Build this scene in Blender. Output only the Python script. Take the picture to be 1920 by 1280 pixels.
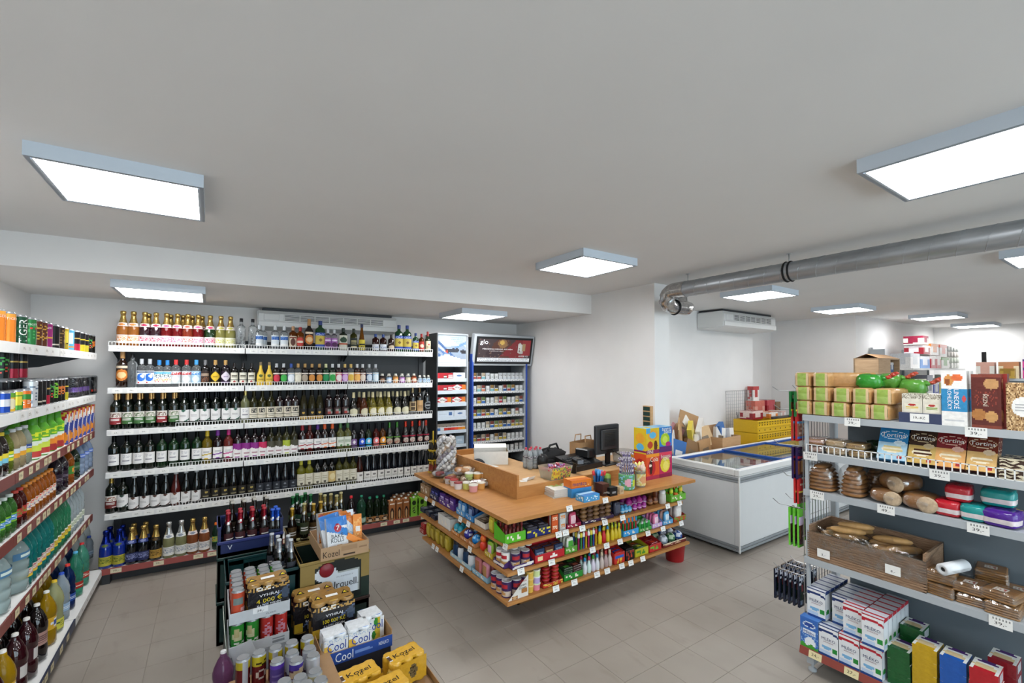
import bpy, math, random
from mathutils import Matrix, Vector
random.seed(7)
for _o in list(bpy.data.objects):
 bpy.data.objects.remove(_o)
SC = bpy.context.scene
COL = SC.collection
PI = math.pi
# camera
CAM_H, CAM_F, CAM_YAW, CAM_PITCH, CAM_CY = 1.9, 847.0, 0.58816, 0.0238, 671.8
_cd = bpy.data.cameras.new('camera')
_co = bpy.data.objects.new('camera', _cd)
COL.objects.link(_co)
_cd.sensor_width = 36.0
_cd.lens = CAM_F / 1920.0 * 36.0
_cd.shift_y = (CAM_CY - 640.0) / 1920.0
_cd.clip_start = 0.05
_co.matrix_world = (Matrix.Translation((0, 0, CAM_H)) @ Matrix.Rotation(-CAM_YAW, 4, 'Z')
     @ Matrix.Rotation(PI / 2 + CAM_PITCH, 4, 'X') @ Matrix.Rotation(0.002, 4, 'Z'))
SC.camera = _co
# world, exposure
_w = bpy.data.worlds.new('world')
SC.world = _w
_w.use_nodes = True
_w.node_tree.nodes['Background'].inputs[0].default_value = (0.75, 0.82, 0.9, 1)
_w.node_tree.nodes['Background'].inputs[1].default_value = 1.0
SC.view_settings.view_transform = 'Standard'
SC.view_settings.look = 'None'
SC.view_settings.gamma = 1.0
SC.view_settings.use_curve_mapping = False
SC.view_settings.exposure = 0.55
PANEL_POWER = 15.0
for _x, _sx in ((.8, 3.7), (5.2, 3.9)):
 _l = bpy.data.lights.new('window_daylight', 'AREA')
 _l.shape = 'RECTANGLE'
 _l.size, _l.size_y = _sx, 2.3
 _l.energy = 95
 _l.color = (.80, .89, 1.0)
 _lo = bpy.data.objects.new('window_daylight', _l)
 COL.objects.link(_lo)
 _lo.location = (_x, -3.62, 1.45)
 _lo.rotation_euler = (PI / 2, 0, 0)
# helpers: pixels of the photograph to places in the room
def ray(px, py):
 X = (px - 960) / CAM_F
 Z = -(py - CAM_CY) / CAM_F
 cp, sp = math.cos(CAM_PITCH), math.sin(CAM_PITCH)
 y = cp - Z * sp
 z = sp + Z * cp
 s, c = math.sin(CAM_YAW), math.cos(CAM_YAW)
 return (X * c + y * s, -X * s + y * c, z)
def on_line(px, o, d):
 """plan position where the sight line of image column px meets the plan line o + t*d ; returns t"""
 r = ray(px, 692)
 det = r[0] * (-d[1]) + d[0] * r[1]
 return (r[0] * (-o[1]) + o[0] * r[1]) / det if 0 else (o[1] * r[0] - o[0] * r[1]) / (d[0] * r[1] - d[1] * r[0])
def at(px, py, z):
 r = ray(px, py)
 t = (z - CAM_H) / r[2]
 return (r[0] * t, r[1] * t, z)
# colours and materials
def lin(c):
 if isinstance(c, str):
  c = c.lstrip('#')
  if len(c) == 3:
   c = ''.join(x * 2 for x in c)
  c = [int(c[i:i + 2], 16) / 255 for i in (0, 2, 4)]
  return tuple(((x + .055) / 1.055) ** 2.4 if x > .04045 else x / 12.92 for x in c)
 return tuple(c)
MATS = {}
def nodes(name):
 m = bpy.data.materials.new(name)
 m.use_nodes = True
 t = m.node_tree
 return m, t, t.nodes['Principled BSDF']
def setp(b, rough=.5, metal=0, spec=.5, trans=0, ior=1.45, coat=0, sheen=0):
 b.inputs['Roughness'].default_value = rough
 b.inputs['Metallic'].default_value = metal
 b.inputs['Specular IOR Level'].default_value = spec
 b.inputs['Transmission Weight'].default_value = trans
 b.inputs['IOR'].default_value = ior
 b.inputs['Coat Weight'].default_value = coat
def noise_mix(t, col_socket_or_rgb, b, scale, amt, detail=3, coords='Object', sx=(1, 1, 1)):
 n = t.nodes.new('ShaderNodeTexNoise')
 n.inputs['Scale'].default_value = scale
 n.inputs['Detail'].default_value = detail
 tc = t.nodes.new('ShaderNodeTexCoord')
 mp = t.nodes.new('ShaderNodeMapping')
 mp.inputs['Scale'].default_value = sx
 t.links.new(tc.outputs[coords], mp.inputs[0])
 t.links.new(mp.outputs[0], n.inputs['Vector'])
 mr = t.nodes.new('ShaderNodeMapRange')
 mr.inputs[1].default_value = .3
 mr.inputs[2].default_value = .7
 mr.inputs[3].default_value = 1 - amt
 mr.inputs[4].default_value = 1 + amt * .4
 t.links.new(n.outputs[0], mr.inputs[0])
 mx = t.nodes.new('ShaderNodeMix')
 mx.data_type = 'RGBA'
 mx.blend_type = 'MULTIPLY'
 mx.inputs[0].default_value = 1
 if isinstance(col_socket_or_rgb, tuple):
  mx.inputs[6].default_value = (*col_socket_or_rgb, 1)
 else:
  t.links.new(col_socket_or_rgb, mx.inputs[6])
 t.links.new(mr.outputs[0], mx.inputs[7])
 t.links.new(mx.outputs[2], b.inputs['Base Color'])
 return n
def bump(t, b, fac, strength, dist=.002):
 bp = t.nodes.new('ShaderNodeBump')
 bp.inputs['Strength'].default_value = strength
 bp.inputs['Distance'].default_value = dist
 t.links.new(fac, bp.inputs['Height'])
 t.links.new(bp.outputs[0], b.inputs['Normal'])
def plain(name, col, rough=.5, metal=0, amt=.06, scale=8, bstr=0, sx=(1, 1, 1), **k):
 if name in MATS:
  return MATS[name]
 m, t, b = nodes(name)
 setp(b, rough, metal, **k)
 n = noise_mix(t, lin(col), b, scale, amt, sx=sx)
 if bstr:
  bump(t, b, n.outputs[0], bstr)
 MATS[name] = m
 return m
def printed(name, rough=.5, metal=0, amt=.05, scale=30, bstr=0, **k):
 """colour comes from the printed design stored on the faces"""
 m, t, b = nodes(name)
 setp(b, rough, metal, **k)
 a = t.nodes.new('ShaderNodeAttribute')
 a.attribute_name = 'Col'
 n = noise_mix(t, a.outputs['Color'], b, scale, amt)
 if bstr:
  bump(t, b, n.outputs[0], bstr, .004)
 MATS[name] = m
 return m
PAPER = printed('printed_paper', .55)
CARTON = printed('printed_carton', .4, spec=.4)
FILM = printed('printed_film', .18, spec=.6, amt=.12, scale=45, bstr=.7)
CAN = printed('printed_can_metal', .25, metal=.35, amt=.03)
FOIL = printed('foil', .25, metal=.85, amt=.12, scale=60, bstr=.3)
PLAS = printed('coloured_plastic', .35, spec=.5, amt=.04)
GLASSD = printed('dark_bottle_glass', .04, spec=.7, amt=.1, scale=20, coat=.3)
CLEAR = printed('clear_bottle_glass', .03, trans=.93, ior=1.33, amt=.02)
TINT = printed('tinted_bottle_glass', .04, trans=.55, ior=1.33, amt=.05)
PET = printed('clear_pet_plastic', .07, trans=.6, ior=1.3, amt=.05)
WRAP = None
def clearfilm():
 m, t, b = nodes('clear_wrapping_film')
 out = t.nodes['Material Output']
 gl = t.nodes.new('ShaderNodeBsdfGlossy')
 gl.inputs['Roughness'].default_value = .12
 tr = t.nodes.new('ShaderNodeBsdfTransparent')
 tr.inputs[0].default_value = (.93, .93, .93, 1)
 mx = t.nodes.new('ShaderNodeMixShader')
 n = t.nodes.new('ShaderNodeTexNoise')
 n.inputs['Scale'].default_value = 22
 n.inputs['Detail'].default_value = 4
 mr = t.nodes.new('ShaderNodeMapRange')
 mr.inputs[1].default_value = .45
 mr.inputs[2].default_value = .75
 mr.inputs[3].default_value = .07
 mr.inputs[4].default_value = .38
 tc = t.nodes.new('ShaderNodeTexCoord')
 t.links.new(tc.outputs['Object'], n.inputs['Vector'])
 t.links.new(n.outputs[0], mr.inputs[0])
 t.links.new(mr.outputs[0], mx.inputs[0])
 t.links.new(tr.outputs[0], mx.inputs[1])
 t.links.new(gl.outputs[0], mx.inputs[2])
 bp = t.nodes.new('ShaderNodeBump')
 bp.inputs['Strength'].default_value = .8
 bp.inputs['Distance'].default_value = .01
 t.links.new(n.outputs[0], bp.inputs['Height'])
 t.links.new(bp.outputs[0], gl.inputs['Normal'])
 t.links.new(mx.outputs[0], out.inputs['Surface'])
 return m
WRAP = clearfilm()
def glasspane():
 m, t, b = nodes('freezer_glass')
 out = t.nodes['Material Output']
 gl = t.nodes.new('ShaderNodeBsdfGlossy')
 gl.inputs['Roughness'].default_value = .02
 tr = t.nodes.new('ShaderNodeBsdfTransparent')
 tr.inputs[0].default_value = (.85, .9, .9, 1)
 mx = t.nodes.new('ShaderNodeMixShader')
 lw = t.nodes.new('ShaderNodeLayerWeight')
 pw = t.nodes.new('ShaderNodeMath')
 pw.operation = 'POWER'
 pw.inputs[1].default_value = 2.2
 fr = t.nodes.new('ShaderNodeMapRange')
 fr.inputs[3].default_value = .05
 fr.inputs[4].default_value = .75
 t.links.new(lw.outputs['Facing'], pw.inputs[0])
 t.links.new(pw.outputs[0], fr.inputs[0])
 t.links.new(fr.outputs[0], mx.inputs[0])
 t.links.new(tr.outputs[0], mx.inputs[1])
 t.links.new(gl.outputs[0], mx.inputs[2])
 t.links.new(mx.outputs[0], out.inputs['Surface'])
 return m
GLASSPANE = glasspane()
WALLM = plain('white_wall_paint', '#e6e4e2', .85, amt=.03, scale=3, bstr=.05)
CEILM = plain('white_ceiling_paint', '#dedcda', .9, amt=.02, scale=2)
GROUT = plain('grey_grout', '#8f867b', .9, amt=.15)
def tilemat():
 m, t, b = nodes('beige_floor_tile')
 setp(b, .38, spec=.4)
 tc = t.nodes.new('ShaderNodeTexCoord')
 g = t.nodes.new('ShaderNodeNewGeometry')
 def ns(sc, det, sxy=(1, 1, 1)):
  mp = t.nodes.new('ShaderNodeMapping')
  mp.inputs['Scale'].default_value = sxy
  t.links.new(g.outputs['Position'], mp.inputs[0])
  n = t.nodes.new('ShaderNodeTexNoise')
  n.inputs['Scale'].default_value = sc
  n.inputs['Detail'].default_value = det
  t.links.new(mp.outputs[0], n.inputs['Vector'])
  return n
 n1, n2, n3 = ns(1.2, 4), ns(9, 5, (1, .35, 1)), ns(160, 2)
 oi = t.nodes.new('ShaderNodeObjectInfo')
 r = t.nodes.new('ShaderNodeValToRGB')
 r.color_ramp.elements[0].position = .3
 r.color_ramp.elements[1].position = .7
 r.color_ramp.elements[0].color = (*lin('#8d847b'), 1)
 r.color_ramp.elements[1].color = (*lin('#9f978e'), 1)
 t.links.new(n1.outputs[0], r.inputs[0])
 r2 = t.nodes.new('ShaderNodeValToRGB')
 r2.color_ramp.elements[0].position = .28
 r2.color_ramp.elements[1].position = .42
 r2.color_ramp.elements[0].color = (.78, .76, .74, 1)
 r2.color_ramp.elements[1].color = (1, 1, 1, 1)
 t.links.new(n2.outputs[0], r2.inputs[0])
 mx = t.nodes.new('ShaderNodeMix')
 mx.data_type = 'RGBA'
 mx.blend_type = 'MULTIPLY'
 mx.inputs[0].default_value = .6
 t.links.new(r.outputs[0], mx.inputs[6])
 t.links.new(r2.outputs[0], mx.inputs[7])
 mr = t.nodes.new('ShaderNodeMapRange')
 mr.inputs[3].default_value = .985
 mr.inputs[4].default_value = 1.015
 t.links.new(oi.outputs['Random'], mr.inputs[0])
 m2 = t.nodes.new('ShaderNodeMix')
 m2.data_type = 'RGBA'
 m2.blend_type = 'MULTIPLY'
 m2.inputs[0].default_value = 1
 t.links.new(mx.outputs[2], m2.inputs[6])
 t.links.new(mr.outputs[0], m2.inputs[7])
 t.links.new(m2.outputs[2], b.inputs['Base Color'])
 bump(t, b, n3.outputs[0], .06, .001)
 return m
TILE = tilemat()
def woodmat(name, c0, c1, sx):
 m, t, b = nodes(name)
 setp(b, .42, spec=.4)
 tc = t.nodes.new('ShaderNodeTexCoord')
 mp = t.nodes.new('ShaderNodeMapping')
 mp.inputs['Scale'].default_value = sx
 t.links.new(tc.outputs['Object'], mp.inputs[0])
 n = t.nodes.new('ShaderNodeTexNoise')
 n.inputs['Scale'].default_value = 6
 n.inputs['Detail'].default_value = 5
 n.inputs['Distortion'].default_value = .6
 t.links.new(mp.outputs[0], n.inputs['Vector'])
 r = t.nodes.new('ShaderNodeValToRGB')
 r.color_ramp.elements[0].position = .3
 r.color_ramp.elements[1].position = .7
 r.color_ramp.elements[0].color = (*lin(c0), 1)
 r.color_ramp.elements[1].color = (*lin(c1), 1)
 t.links.new(n.outputs[0], r.inputs[0])
 t.links.new(r.outputs[0], b.inputs['Base Color'])
 return m
WOOD = woodmat('beech_laminate', '#a9733e', '#ba854c', (1, 6, 6))
WOODD = woodmat('pale_desk_laminate', '#bf9566', '#cda678', (1, 6, 6))
WICK = woodmat('brown_wicker', '#6f523c', '#b09074', (3, 3, 60))
def spiralmat():
 m, t, b = nodes('galvanised_steel')
 setp(b, .36, metal=.7)
 n = noise_mix(t, lin('#aeb2b6'), b, 18, .25, sx=(1, .2, 1))
 return m
GALV = spiralmat()
ALU = plain('crinkled_aluminium_tape', '#c8c8c8', .18, metal=.95, amt=.3, scale=40, bstr=.9)
STEELW = plain('white_painted_steel', '#e4e4e2', .4, amt=.03)
STEELG = plain('grey_painted_steel', '#a9aeb2', .4, amt=.04)
STEELB = plain('slate_blue_steel', '#69747c', .5, amt=.05)
STEELD = plain('dark_grey_steel', '#3a3c3f', .5, amt=.06)
CHROME = plain('zinc_wire', '#b4b6b8', .3, metal=.8)
BLACKP = plain('black_plastic', '#17181a', .35, amt=.1)
RUBBER = plain('black_rubber', '#101010', .7)
WHITEP = plain('white_plastic', '#dcdcda', .35, amt=.02)
GREYP = plain('grey_plastic', '#8b9094', .4)
BLUEP = plain('blue_plastic', '#1f4f9c', .35)
CARDB = plain('brown_cardboard', '#b58e66', .8, amt=.1, scale=12, sx=(1, 1, 8))
LAMPW = plain('lamp_frame_white', '#c9d2dc', .4, amt=.01)
def emis(name, col, s):
 m, t, b = nodes(name)
 b.inputs['Base Color'].default_value = (.8, .8, .8, 1)
 b.inputs['Emission Color'].default_value = (*col, 1)
 b.inputs['Emission Strength'].default_value = s
 return m
PANELM = emis('led_panel_light', (.98, .99, 1.0), PANEL_POWER)
# mesh builder
_TX = {}
def text_geo(s):
 if s in _TX:
  return _TX[s]
 cu = bpy.data.curves.new('lettering', 'FONT')
 cu.body = s
 cu.resolution_u = 2
 cu.align_x = 'CENTER'
 cu.align_y = 'CENTER'
 cu.size = 1
 ob = bpy.data.objects.new('lettering', cu)
 COL.objects.link(ob)
 dg = bpy.context.evaluated_depsgraph_get()
 me = bpy.data.meshes.new_from_object(ob.evaluated_get(dg))
 vs = [tuple(v.co) for v in me.vertices]
 fs = [tuple(p.vertices) for p in me.polygons]
 bpy.data.objects.remove(ob)
 bpy.data.curves.remove(cu)
 bpy.data.meshes.remove(me)
 xs = [v[0] for v in vs] or [0]
 ys = [v[1] for v in vs] or [0]
 w = max(xs) - min(xs) or 1
 h = max(ys) - min(ys) or 1
 cx = (max(xs) + min(xs)) / 2
 cy = (max(ys) + min(ys)) / 2
 vs = [((x - cx) / w, (y - cy) / h) for x, y, z in vs]
 _TX[s] = (vs, fs, w / h)
 return _TX[s]
def paint(bg, *shapes):
 """a flat printed design: the last shape that covers a spot gives its colour; (u,v) run 0..1 from lower left"""
 bgc = lin(bg)
 S = [(s[0], s[1:-1], lin(s[-1])) for s in shapes]
 def fn(u, v):
  c = bgc
  for k, a, col in S:
   if k == 'r':
    hit = a[0] <= u <= a[2] and a[1] <= v <= a[3]
   elif k == 'e':
    hit = ((u - a[0]) / a[2]) ** 2 + ((v - a[1]) / a[3]) ** 2 <= 1
   elif k == 'd':      # diamond
    hit = abs((u - a[0]) / a[2]) + abs((v - a[1]) / a[3]) <= 1
   elif k == 'w':      # wavy upper part: a=(v0, amp, freq)
    hit = v > a[0] + a[1] * math.sin(u * a[2] * 6.283)
   elif k == 'W':      # wavy lower part
    hit = v < a[0] + a[1] * math.sin(u * a[2] * 6.283)
   elif k == 's':      # slanted band v = a0 + a1*u +- a2
    hit = abs(v - a[0] - a[1] * u) < a[2]
   elif k == 'n':      # speckle inside a rectangle (small print): a=(u0,v0,u1,v1,density)
    hit = a[0] <= u <= a[2] and a[1] <= v <= a[3] and (math.sin(u * 91.7 + v * 57.3) * 4375.8) % 1 < a[4]
   elif k == 'l':      # lines of print: a=(u0,v0,u1,v1,count)
    hit = a[0] <= u <= a[2] and a[1] <= v <= a[3] and ((v - a[1]) / (a[3] - a[1]) * a[4]) % 1 < .5
   else:
    hit = False
   if hit:
    c = col
  return c
 return fn
class MB:
 def __init__(s):
  s.v, s.f, s.m, s.c, s.sm = [], [], [], [], []
  s.M = Matrix()
 def add(s, vs, fs, m=0, col='#fff', smooth=False, cols=None):
  o = len(s.v)
  M = s.M
  for p in vs:
   q = M @ Vector(p)
   s.v.append((q.x, q.y, q.z))
  c = lin(col)
  for i, f in enumerate(fs):
   s.f.append(tuple(k + o for k in f))
   s.m.append(m)
   s.c.append(cols[i] if cols else c)
   s.sm.append(smooth)
  return s
 def box(s, x0, y0, z0, x1, y1, z1, m=0, col='#fff', ch=0):
  if ch <= 0:
   vs = [(x0, y0, z0), (x1, y0, z0), (x1, y1, z0), (x0, y1, z0), (x0, y0, z1), (x1, y0, z1), (x1, y1, z1), (x0, y1, z1)]
   fs = [(3, 2, 1, 0), (4, 5, 6, 7), (0, 1, 5, 4), (1, 2, 6, 5), (2, 3, 7, 6), (3, 0, 4, 7)]
   return s.add(vs, fs, m, col)
  a = ch
  def ring(z, d):
   X0, X1, Y0, Y1 = x0 + d, x1 - d, y0 + d, y1 - d
   return [(X0 + a, Y0, z), (X1 - a, Y0, z), (X1, Y0 + a, z), (X1, Y1 - a, z), (X1 - a, Y1, z), (X0 + a, Y1, z), (X0, Y1 - a, z), (X0, Y0 + a, z)]
  vs = ring(z0, a) + ring(z0 + a, 0) + ring(z1 - a, 0) + ring(z1, a)
  fs = [tuple(range(7, -1, -1)), tuple(range(24, 32))]
  for k in range(3):
   for i in range(8):
    j = (i + 1) % 8
    fs.append((k * 8 + i, k * 8 + j, k * 8 + 8 + j, k * 8 + 8 + i))
  return s.add(vs, fs, m, col)
 def lathe(s, prof, n=14, m=0, col='#fff', smooth=True, sy=1.0, cols=None, cx=0, cy=0):
  """prof = [(r,z)...]; cols = colour per profile segment"""
  vs, fs, cc = [], [], []
  for r, z in prof:
   for i in range(n):
    a = 2 * PI * i / n
    vs.append((cx + r * math.cos(a), cy + r * math.sin(a) * sy, z))
  for k in range(len(prof) - 1):
   for i in range(n):
    j = (i + 1) % n
    fs.append((k * n + i, k * n + j, (k + 1) * n + j, (k + 1) * n + i))
    cc.append(lin(cols[k] if cols else col))
  s.add(vs, fs, m, col, smooth, cc)
  if prof[0][0] > 1e-4:
   s.add(vs[:n], [tuple(range(n - 1, -1, -1))], m, cols[0] if cols else col)
  if prof[-1][0] > 1e-4:
   s.add(vs[-n:], [tuple(range(n))], m, cols[-1] if cols else col)
  return s
 def wrap(s, r, z0, z1, a0, a1, nu, nv, fn, m=0, off=.0008, sy=1.0, r1=None):
  """printed label bent round a bottle; a0..a1 are angles, -pi/2 faces the front (-y)"""
  vs, fs, cc = [], [], []
  for j in range(nv + 1):
   z = z0 + (z1 - z0) * j / nv
   rr = r + ((r1 if r1 else r) - r) * j / nv + off
   for i in range(nu + 1):
    a = a0 + (a1 - a0) * i / nu
    vs.append((rr * math.cos(a), rr * math.sin(a) * sy, z))
  for j in range(nv):
   for i in range(nu):
    b = j * (nu + 1) + i
    fs.append((b, b + 1, b + nu + 2, b + nu + 1))
    cc.append(fn((i + .5) / nu, (j + .5) / nv))
  return s.add(vs, fs, m, '#fff', True, cc)
 def sheet(s, o, du, dv, nu, nv, fn, m=0, bulge=0):
  """printed flat panel at corner o spanned by du, dv"""
  o, du, dv = Vector(o), Vector(du), Vector(dv)
  n = du.cross(dv).normalized()
  vs, fs, cc = [], [], []
  for j in range(nv + 1):
   for i in range(nu + 1):
    u, v = i / nu, j / nv
    p = o + du * u + dv * v + n * (bulge * 16 * u * (1 - u) * v * (1 - v))
    vs.append(tuple(p))
  for j in range(nv):
   for i in range(nu):
    b = j * (nu + 1) + i
    fs.append((b, b + 1, b + nu + 2, b + nu + 1))
    cc.append(fn((i + .5) / nu, (j + .5) / nv))
  return s.add(vs, fs, m, '#fff', bulge != 0, cc)
 def tube(s, pts, r, n=6, m=0, col='#fff', caps=True):
  P = [Vector(p) for p in pts]
  vs, fs = [], []
  rr = r if isinstance(r, (list, tuple)) else [r] * len(P)
  up = Vector((0, 0, 1))
  for k, p in enumerate(P):
   d = (P[min(k + 1, len(P) - 1)] - P[max(k - 1, 0)]).normalized()
   a = d.cross(up)
   if a.length < 1e-3:
    a = d.cross(Vector((1, 0, 0)))
   a.normalize()
   b = d.cross(a)
   for i in range(n):
    t = 2 * PI * i / n
    vs.append(tuple(p + (a * math.cos(t) + b * math.sin(t)) * rr[k]))
  for k in range(len(P) - 1):
   for i in range(n):
    j = (i + 1) % n
    fs.append((k * n + i, (k + 1) * n + i, (k + 1) * n + j, k * n + j))
  s.add(vs, fs, m, col, n > 5)
  if caps:
   s.add(vs[:n], [tuple(range(n))], m, col)
   s.add(vs[-n:], [tuple(range(n - 1, -1, -1))], m, col)
  return s
 def text(s, t, c, du, dv, w, h, m=0, col='#000', r=None, off=.0015, skew=0):
  """lettering centred at c, w wide and h high along unit vectors du, dv; r bends it round a cylinder of that radius (front -y)"""
  vs, fs, asp = text_geo(t)
  if h is None:
   h = w / asp
  if w is None:
   w = h * asp
  out = []
  if r:
   for x, y in vs:
    a = -PI / 2 + (x * w + skew * y * h) / r
    out.append(((r + off) * math.cos(a), (r + off) * math.sin(a), c[2] + y * h))
  else:
   c, du, dv = Vector(c), Vector(du), Vector(dv)
   n = du.cross(dv).normalized()
   for x, y in vs:
    out.append(tuple(c + du * (x * w + skew * y * h) + dv * (y * h) + n * off))
  return s.add(out, fs, m, col)
 def prism(s, poly, z0, z1, m=0, col='#fff'):
  n = len(poly)
  vs = [(x, y, z0) for x, y in poly] + [(x, y, z1) for x, y in poly]
  fs = [tuple(range(n - 1, -1, -1)), tuple(range(n, 2 * n))] + [(i, (i + 1) % n, n + (i + 1) % n, n + i) for i in range(n)]
  return s.add(vs, fs, m, col)
 def blob(s, c, rx, ry, rz, m=0, col='#fff', nu=12, nv=8, e=1.0, seed=0, wob=0, fn=None):
  """rounded lump; e<1 gives a boxier (loaf like) body"""
  def p(x):
   return math.copysign(abs(x) ** e, x)
  rnd = random.Random(seed)
  vs, fs, cc = [], [], []
  for j in range(nv + 1):
   t = -PI / 2 + PI * j / nv
   for i in range(nu):
    a = 2 * PI * i / nu
    k = 1 + (rnd.random() - .5) * wob
    vs.append((c[0] + rx * k * p(math.cos(t)) * p(math.cos(a)), c[1] + ry * k * p(math.cos(t)) * p(math.sin(a)), c[2] + rz * k * p(math.sin(t))))
  C = lin(col)
  for j in range(nv):
   for i in range(nu):
    k = (i + 1) % nu
    f = (j * nu + i, j * nu + k, (j + 1) * nu + k, (j + 1) * nu + i)
    fs.append(f)
    if fn:
     q = [sum(vs[w][z] for w in f) / 4 - c[z] for z in range(3)]
     cc.append(lin(fn(q[0] / rx, q[1] / ry, q[2] / rz)))
    else:
     cc.append(C)
  return s.add(vs, fs, m, col, True, cc)
 def mesh(s, mats, name='mesh'):
  me = bpy.data.meshes.new(name)
  me.from_pydata(s.v, [], s.f)
  if not isinstance(mats, (list, tuple)):
   mats = [mats]
  for m in mats:
   me.materials.append(m)
  me.polygons.foreach_set('material_index', s.m)
  me.polygons.foreach_set('use_smooth', s.sm)
  at = me.attributes.new('Col', 'FLOAT_COLOR', 'FACE')
  fl = []
  for c in s.c:
   fl += [c[0], c[1], c[2], 1.0]
  at.data.foreach_set('color', fl)
  me.update()
  return me
# object helpers
def ob(name, me, parent=None, loc=(0, 0, 0), rot=(0, 0, 0), scale=None):
 o = bpy.data.objects.new(name, me)
 COL.objects.link(o)
 o.location = loc
 o.rotation_euler = rot
 if scale:
  o.scale = scale
 if parent:
  o.parent = parent
 return o
def tag(o, label, cat, group=None):
 o['label'] = label
 o['category'] = cat
 if group:
  o['group'] = group
 return o
def struct(o):
 o['kind'] = 'structure'
 return o
def thing(name, label, cat, loc=(0, 0, 0), rz=0, group=None):
 return tag(ob(name, None, None, loc, (0, 0, rz)), label, cat, group)
def stamp(proto, name, label, cat, loc, rz=0, group=None, rot=None, scale=None):
 """proto = list of (part name, mesh[, list of (sub-part name, mesh)]); the first entry is the thing's own mesh, or None for an Empty"""
 o = tag(ob(name, proto[0][1], None, loc, rot or (0, 0, rz), scale), label, cat, group)
 for p in proto[1:]:
  c = ob(p[0], p[1], o)
  for q in (p[2] if len(p) > 2 else ()):
   ob(q[0], q[1], c)
 return o
def simple(name, label, cat, mb, mats, loc=(0, 0, 0), rz=0, group=None, rot=None):
 return tag(ob(name, mb.mesh(mats, name), None, loc, rot or (0, 0, rz)), label, cat, group)
# the room
ZC, ZL = 2.80, 2.571           # main ceiling, lowered ceiling at the back
WX0 = -1.363                   # left wall
BW = [(-1.363, 5.80), (3.83, 5.625)]   # back wall line
def wallbox(name, poly, z0, z1, m=WALLM):
 return struct(ob(name, MB().prism(poly, z0, z1).mesh(m, name)))
wallbox('wall_left', [(WX0 - .15, -3.4), (WX0, -3.4), (WX0, 5.80), (WX0 - .15, 5.95)], 0, ZC)
wallbox('wall_back', [(WX0, 5.80), (3.83, 5.625), (3.83, 5.8), (WX0, 5.95)], 0, ZC)
wallbox('wall_partition', [(3.83, 3.075), (4.065, 3.075), (4.065, 4.18), (4.065, 5.8), (3.83, 5.8)], 0, ZC)
wallbox('wall_freezer', [(4.065, 4.17), (7.82, 4.20), (7.82, 4.38), (8.85, 4.38), (8.85, 4.6), (4.065, 4.6)], 0, ZC)
wallbox('wall_store', [(8.80, 3.03), (13.05, 3.03), (13.05, 3.2), (8.95, 3.2), (8.95, 4.6), (8.80, 4.6)], 0, ZC)
wallbox('wall_right', [(12.87, -3.4), (13.05, -3.4), (13.05, 3.03), (12.87, 3.03)], 0, ZC)
_wf = MB()
for a in ((WX0 - .15, 0, 13.05, .25), (WX0 - .15, 2.62, 13.05, ZC), (WX0 - .15, .25, -1.1, 2.62), (7.2, .25, 13.05, 2.62), (2.7, .25, 3.2, 2.62)):
 _wf.box(a[0], -3.55, a[1], a[2], -3.4, a[3])
struct(ob('wall_front', _wf.mesh(WALLM, 'wall_front')))
for _n, (_a, _b) in enumerate(((-1.1, 2.7), (3.2, 7.2)), 1):
 _w = struct(ob('window_%d' % _n, None))
 _fm = MB()
 for k in range(4):
  x = _a + (_b - _a - .06) * k / 3
  _fm.box(x, -3.52, .25, x + .06, -3.44, 2.62)
 for z in (.25, 2.56):
  _fm.box(_a, -3.519, z, _b, -3.441, z + .06)
 ob('window_frame', _fm.mesh(STEELG, 'window_frame'), _w)
 for k in range(3):
  x = _a + (_b - _a) * k / 3
  ob('pane', MB().box(x + .03, -3.484, .3, x + (_b - _a) / 3 - .03, -3.476, 2.57).mesh(GLASSPANE, 'pane'), _w)
struct(ob('ceiling', MB().box(WX0 - .15, -3.55, ZC, 13.05, 6.0, ZC + .1).mesh(CEILM, 'ceiling')))
wallbox('trim_1', [(WX0, 4.285), (3.83, 4.011), (3.83, 5.63), (WX0, 5.81)], ZL, ZC, WALLM)
bpy.data.objects['trim_1']['label'] = 'lowered ceiling section with a white beam face above the drinks rack'
struct(ob('baseboard_left', MB().box(WX0, -3.4, 0, WX0 + .012, 5.79, .07).mesh(plain('skirting_tile', '#938a80', .4), 'baseboard')))
struct(ob('baseboard_freezer', MB().box(4.07, 4.155, 0, 7.8, 4.172, .07).mesh(MATS['skirting_tile'], 'baseboard')))
fl = struct(ob('floor', MB().box(WX0 - .15, -3.55, -.12, 13.05, 6.0, -.004).mesh(GROUT, 'floor')))
TX, TY = .305, .297
def visible(x, y):
 s, c = math.sin(CAM_YAW), math.cos(CAM_YAW)
 r, d = x * c - y * s, x * s + y * c
 if d < .6:
  return None
 px, py = 960 + CAM_F * r / d, 692 + CAM_F * 1.9 / d
 return d if -60 < px < 1980 and py < 1400 else None
_tm = MB().box(-TX / 2 + .001, -TY / 2 + .001, -.012, TX / 2 - .001, TY / 2 - .001, 0, ch=.0006).mesh(TILE, 'tile')
_seen, _rest = [], []
for i in range(-18, 40):
 for j in range(-20, 16):
  x, y = 2.429 + TX * (i + .5), 1.643 + TY * (j + .5)
  if not (WX0 - .1 < x < 13 and -3.5 < y < 5.95):
   continue
  d = visible(x, y)
  hid = x < -.75 or (y > 5.35 and x < 3.8) or (2.15 < x < 3.8 and y > 3.1) or (4.55 < x < 6.6 and 2.6 < y < 3.4) or (x > 3.9 and y > 4.25) or (3.3 < x < 4.2 and y < 1.45) or (x > 8.9 and y > 3.1)
  if d and not hid:
   _seen.append((d, x, y))
  else:
   _rest.append((x, y))
_seen.sort()
for d, x, y in _seen[:300]:
 ob('tile', _tm, fl, (x, y, 0))
mb = MB()
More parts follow.
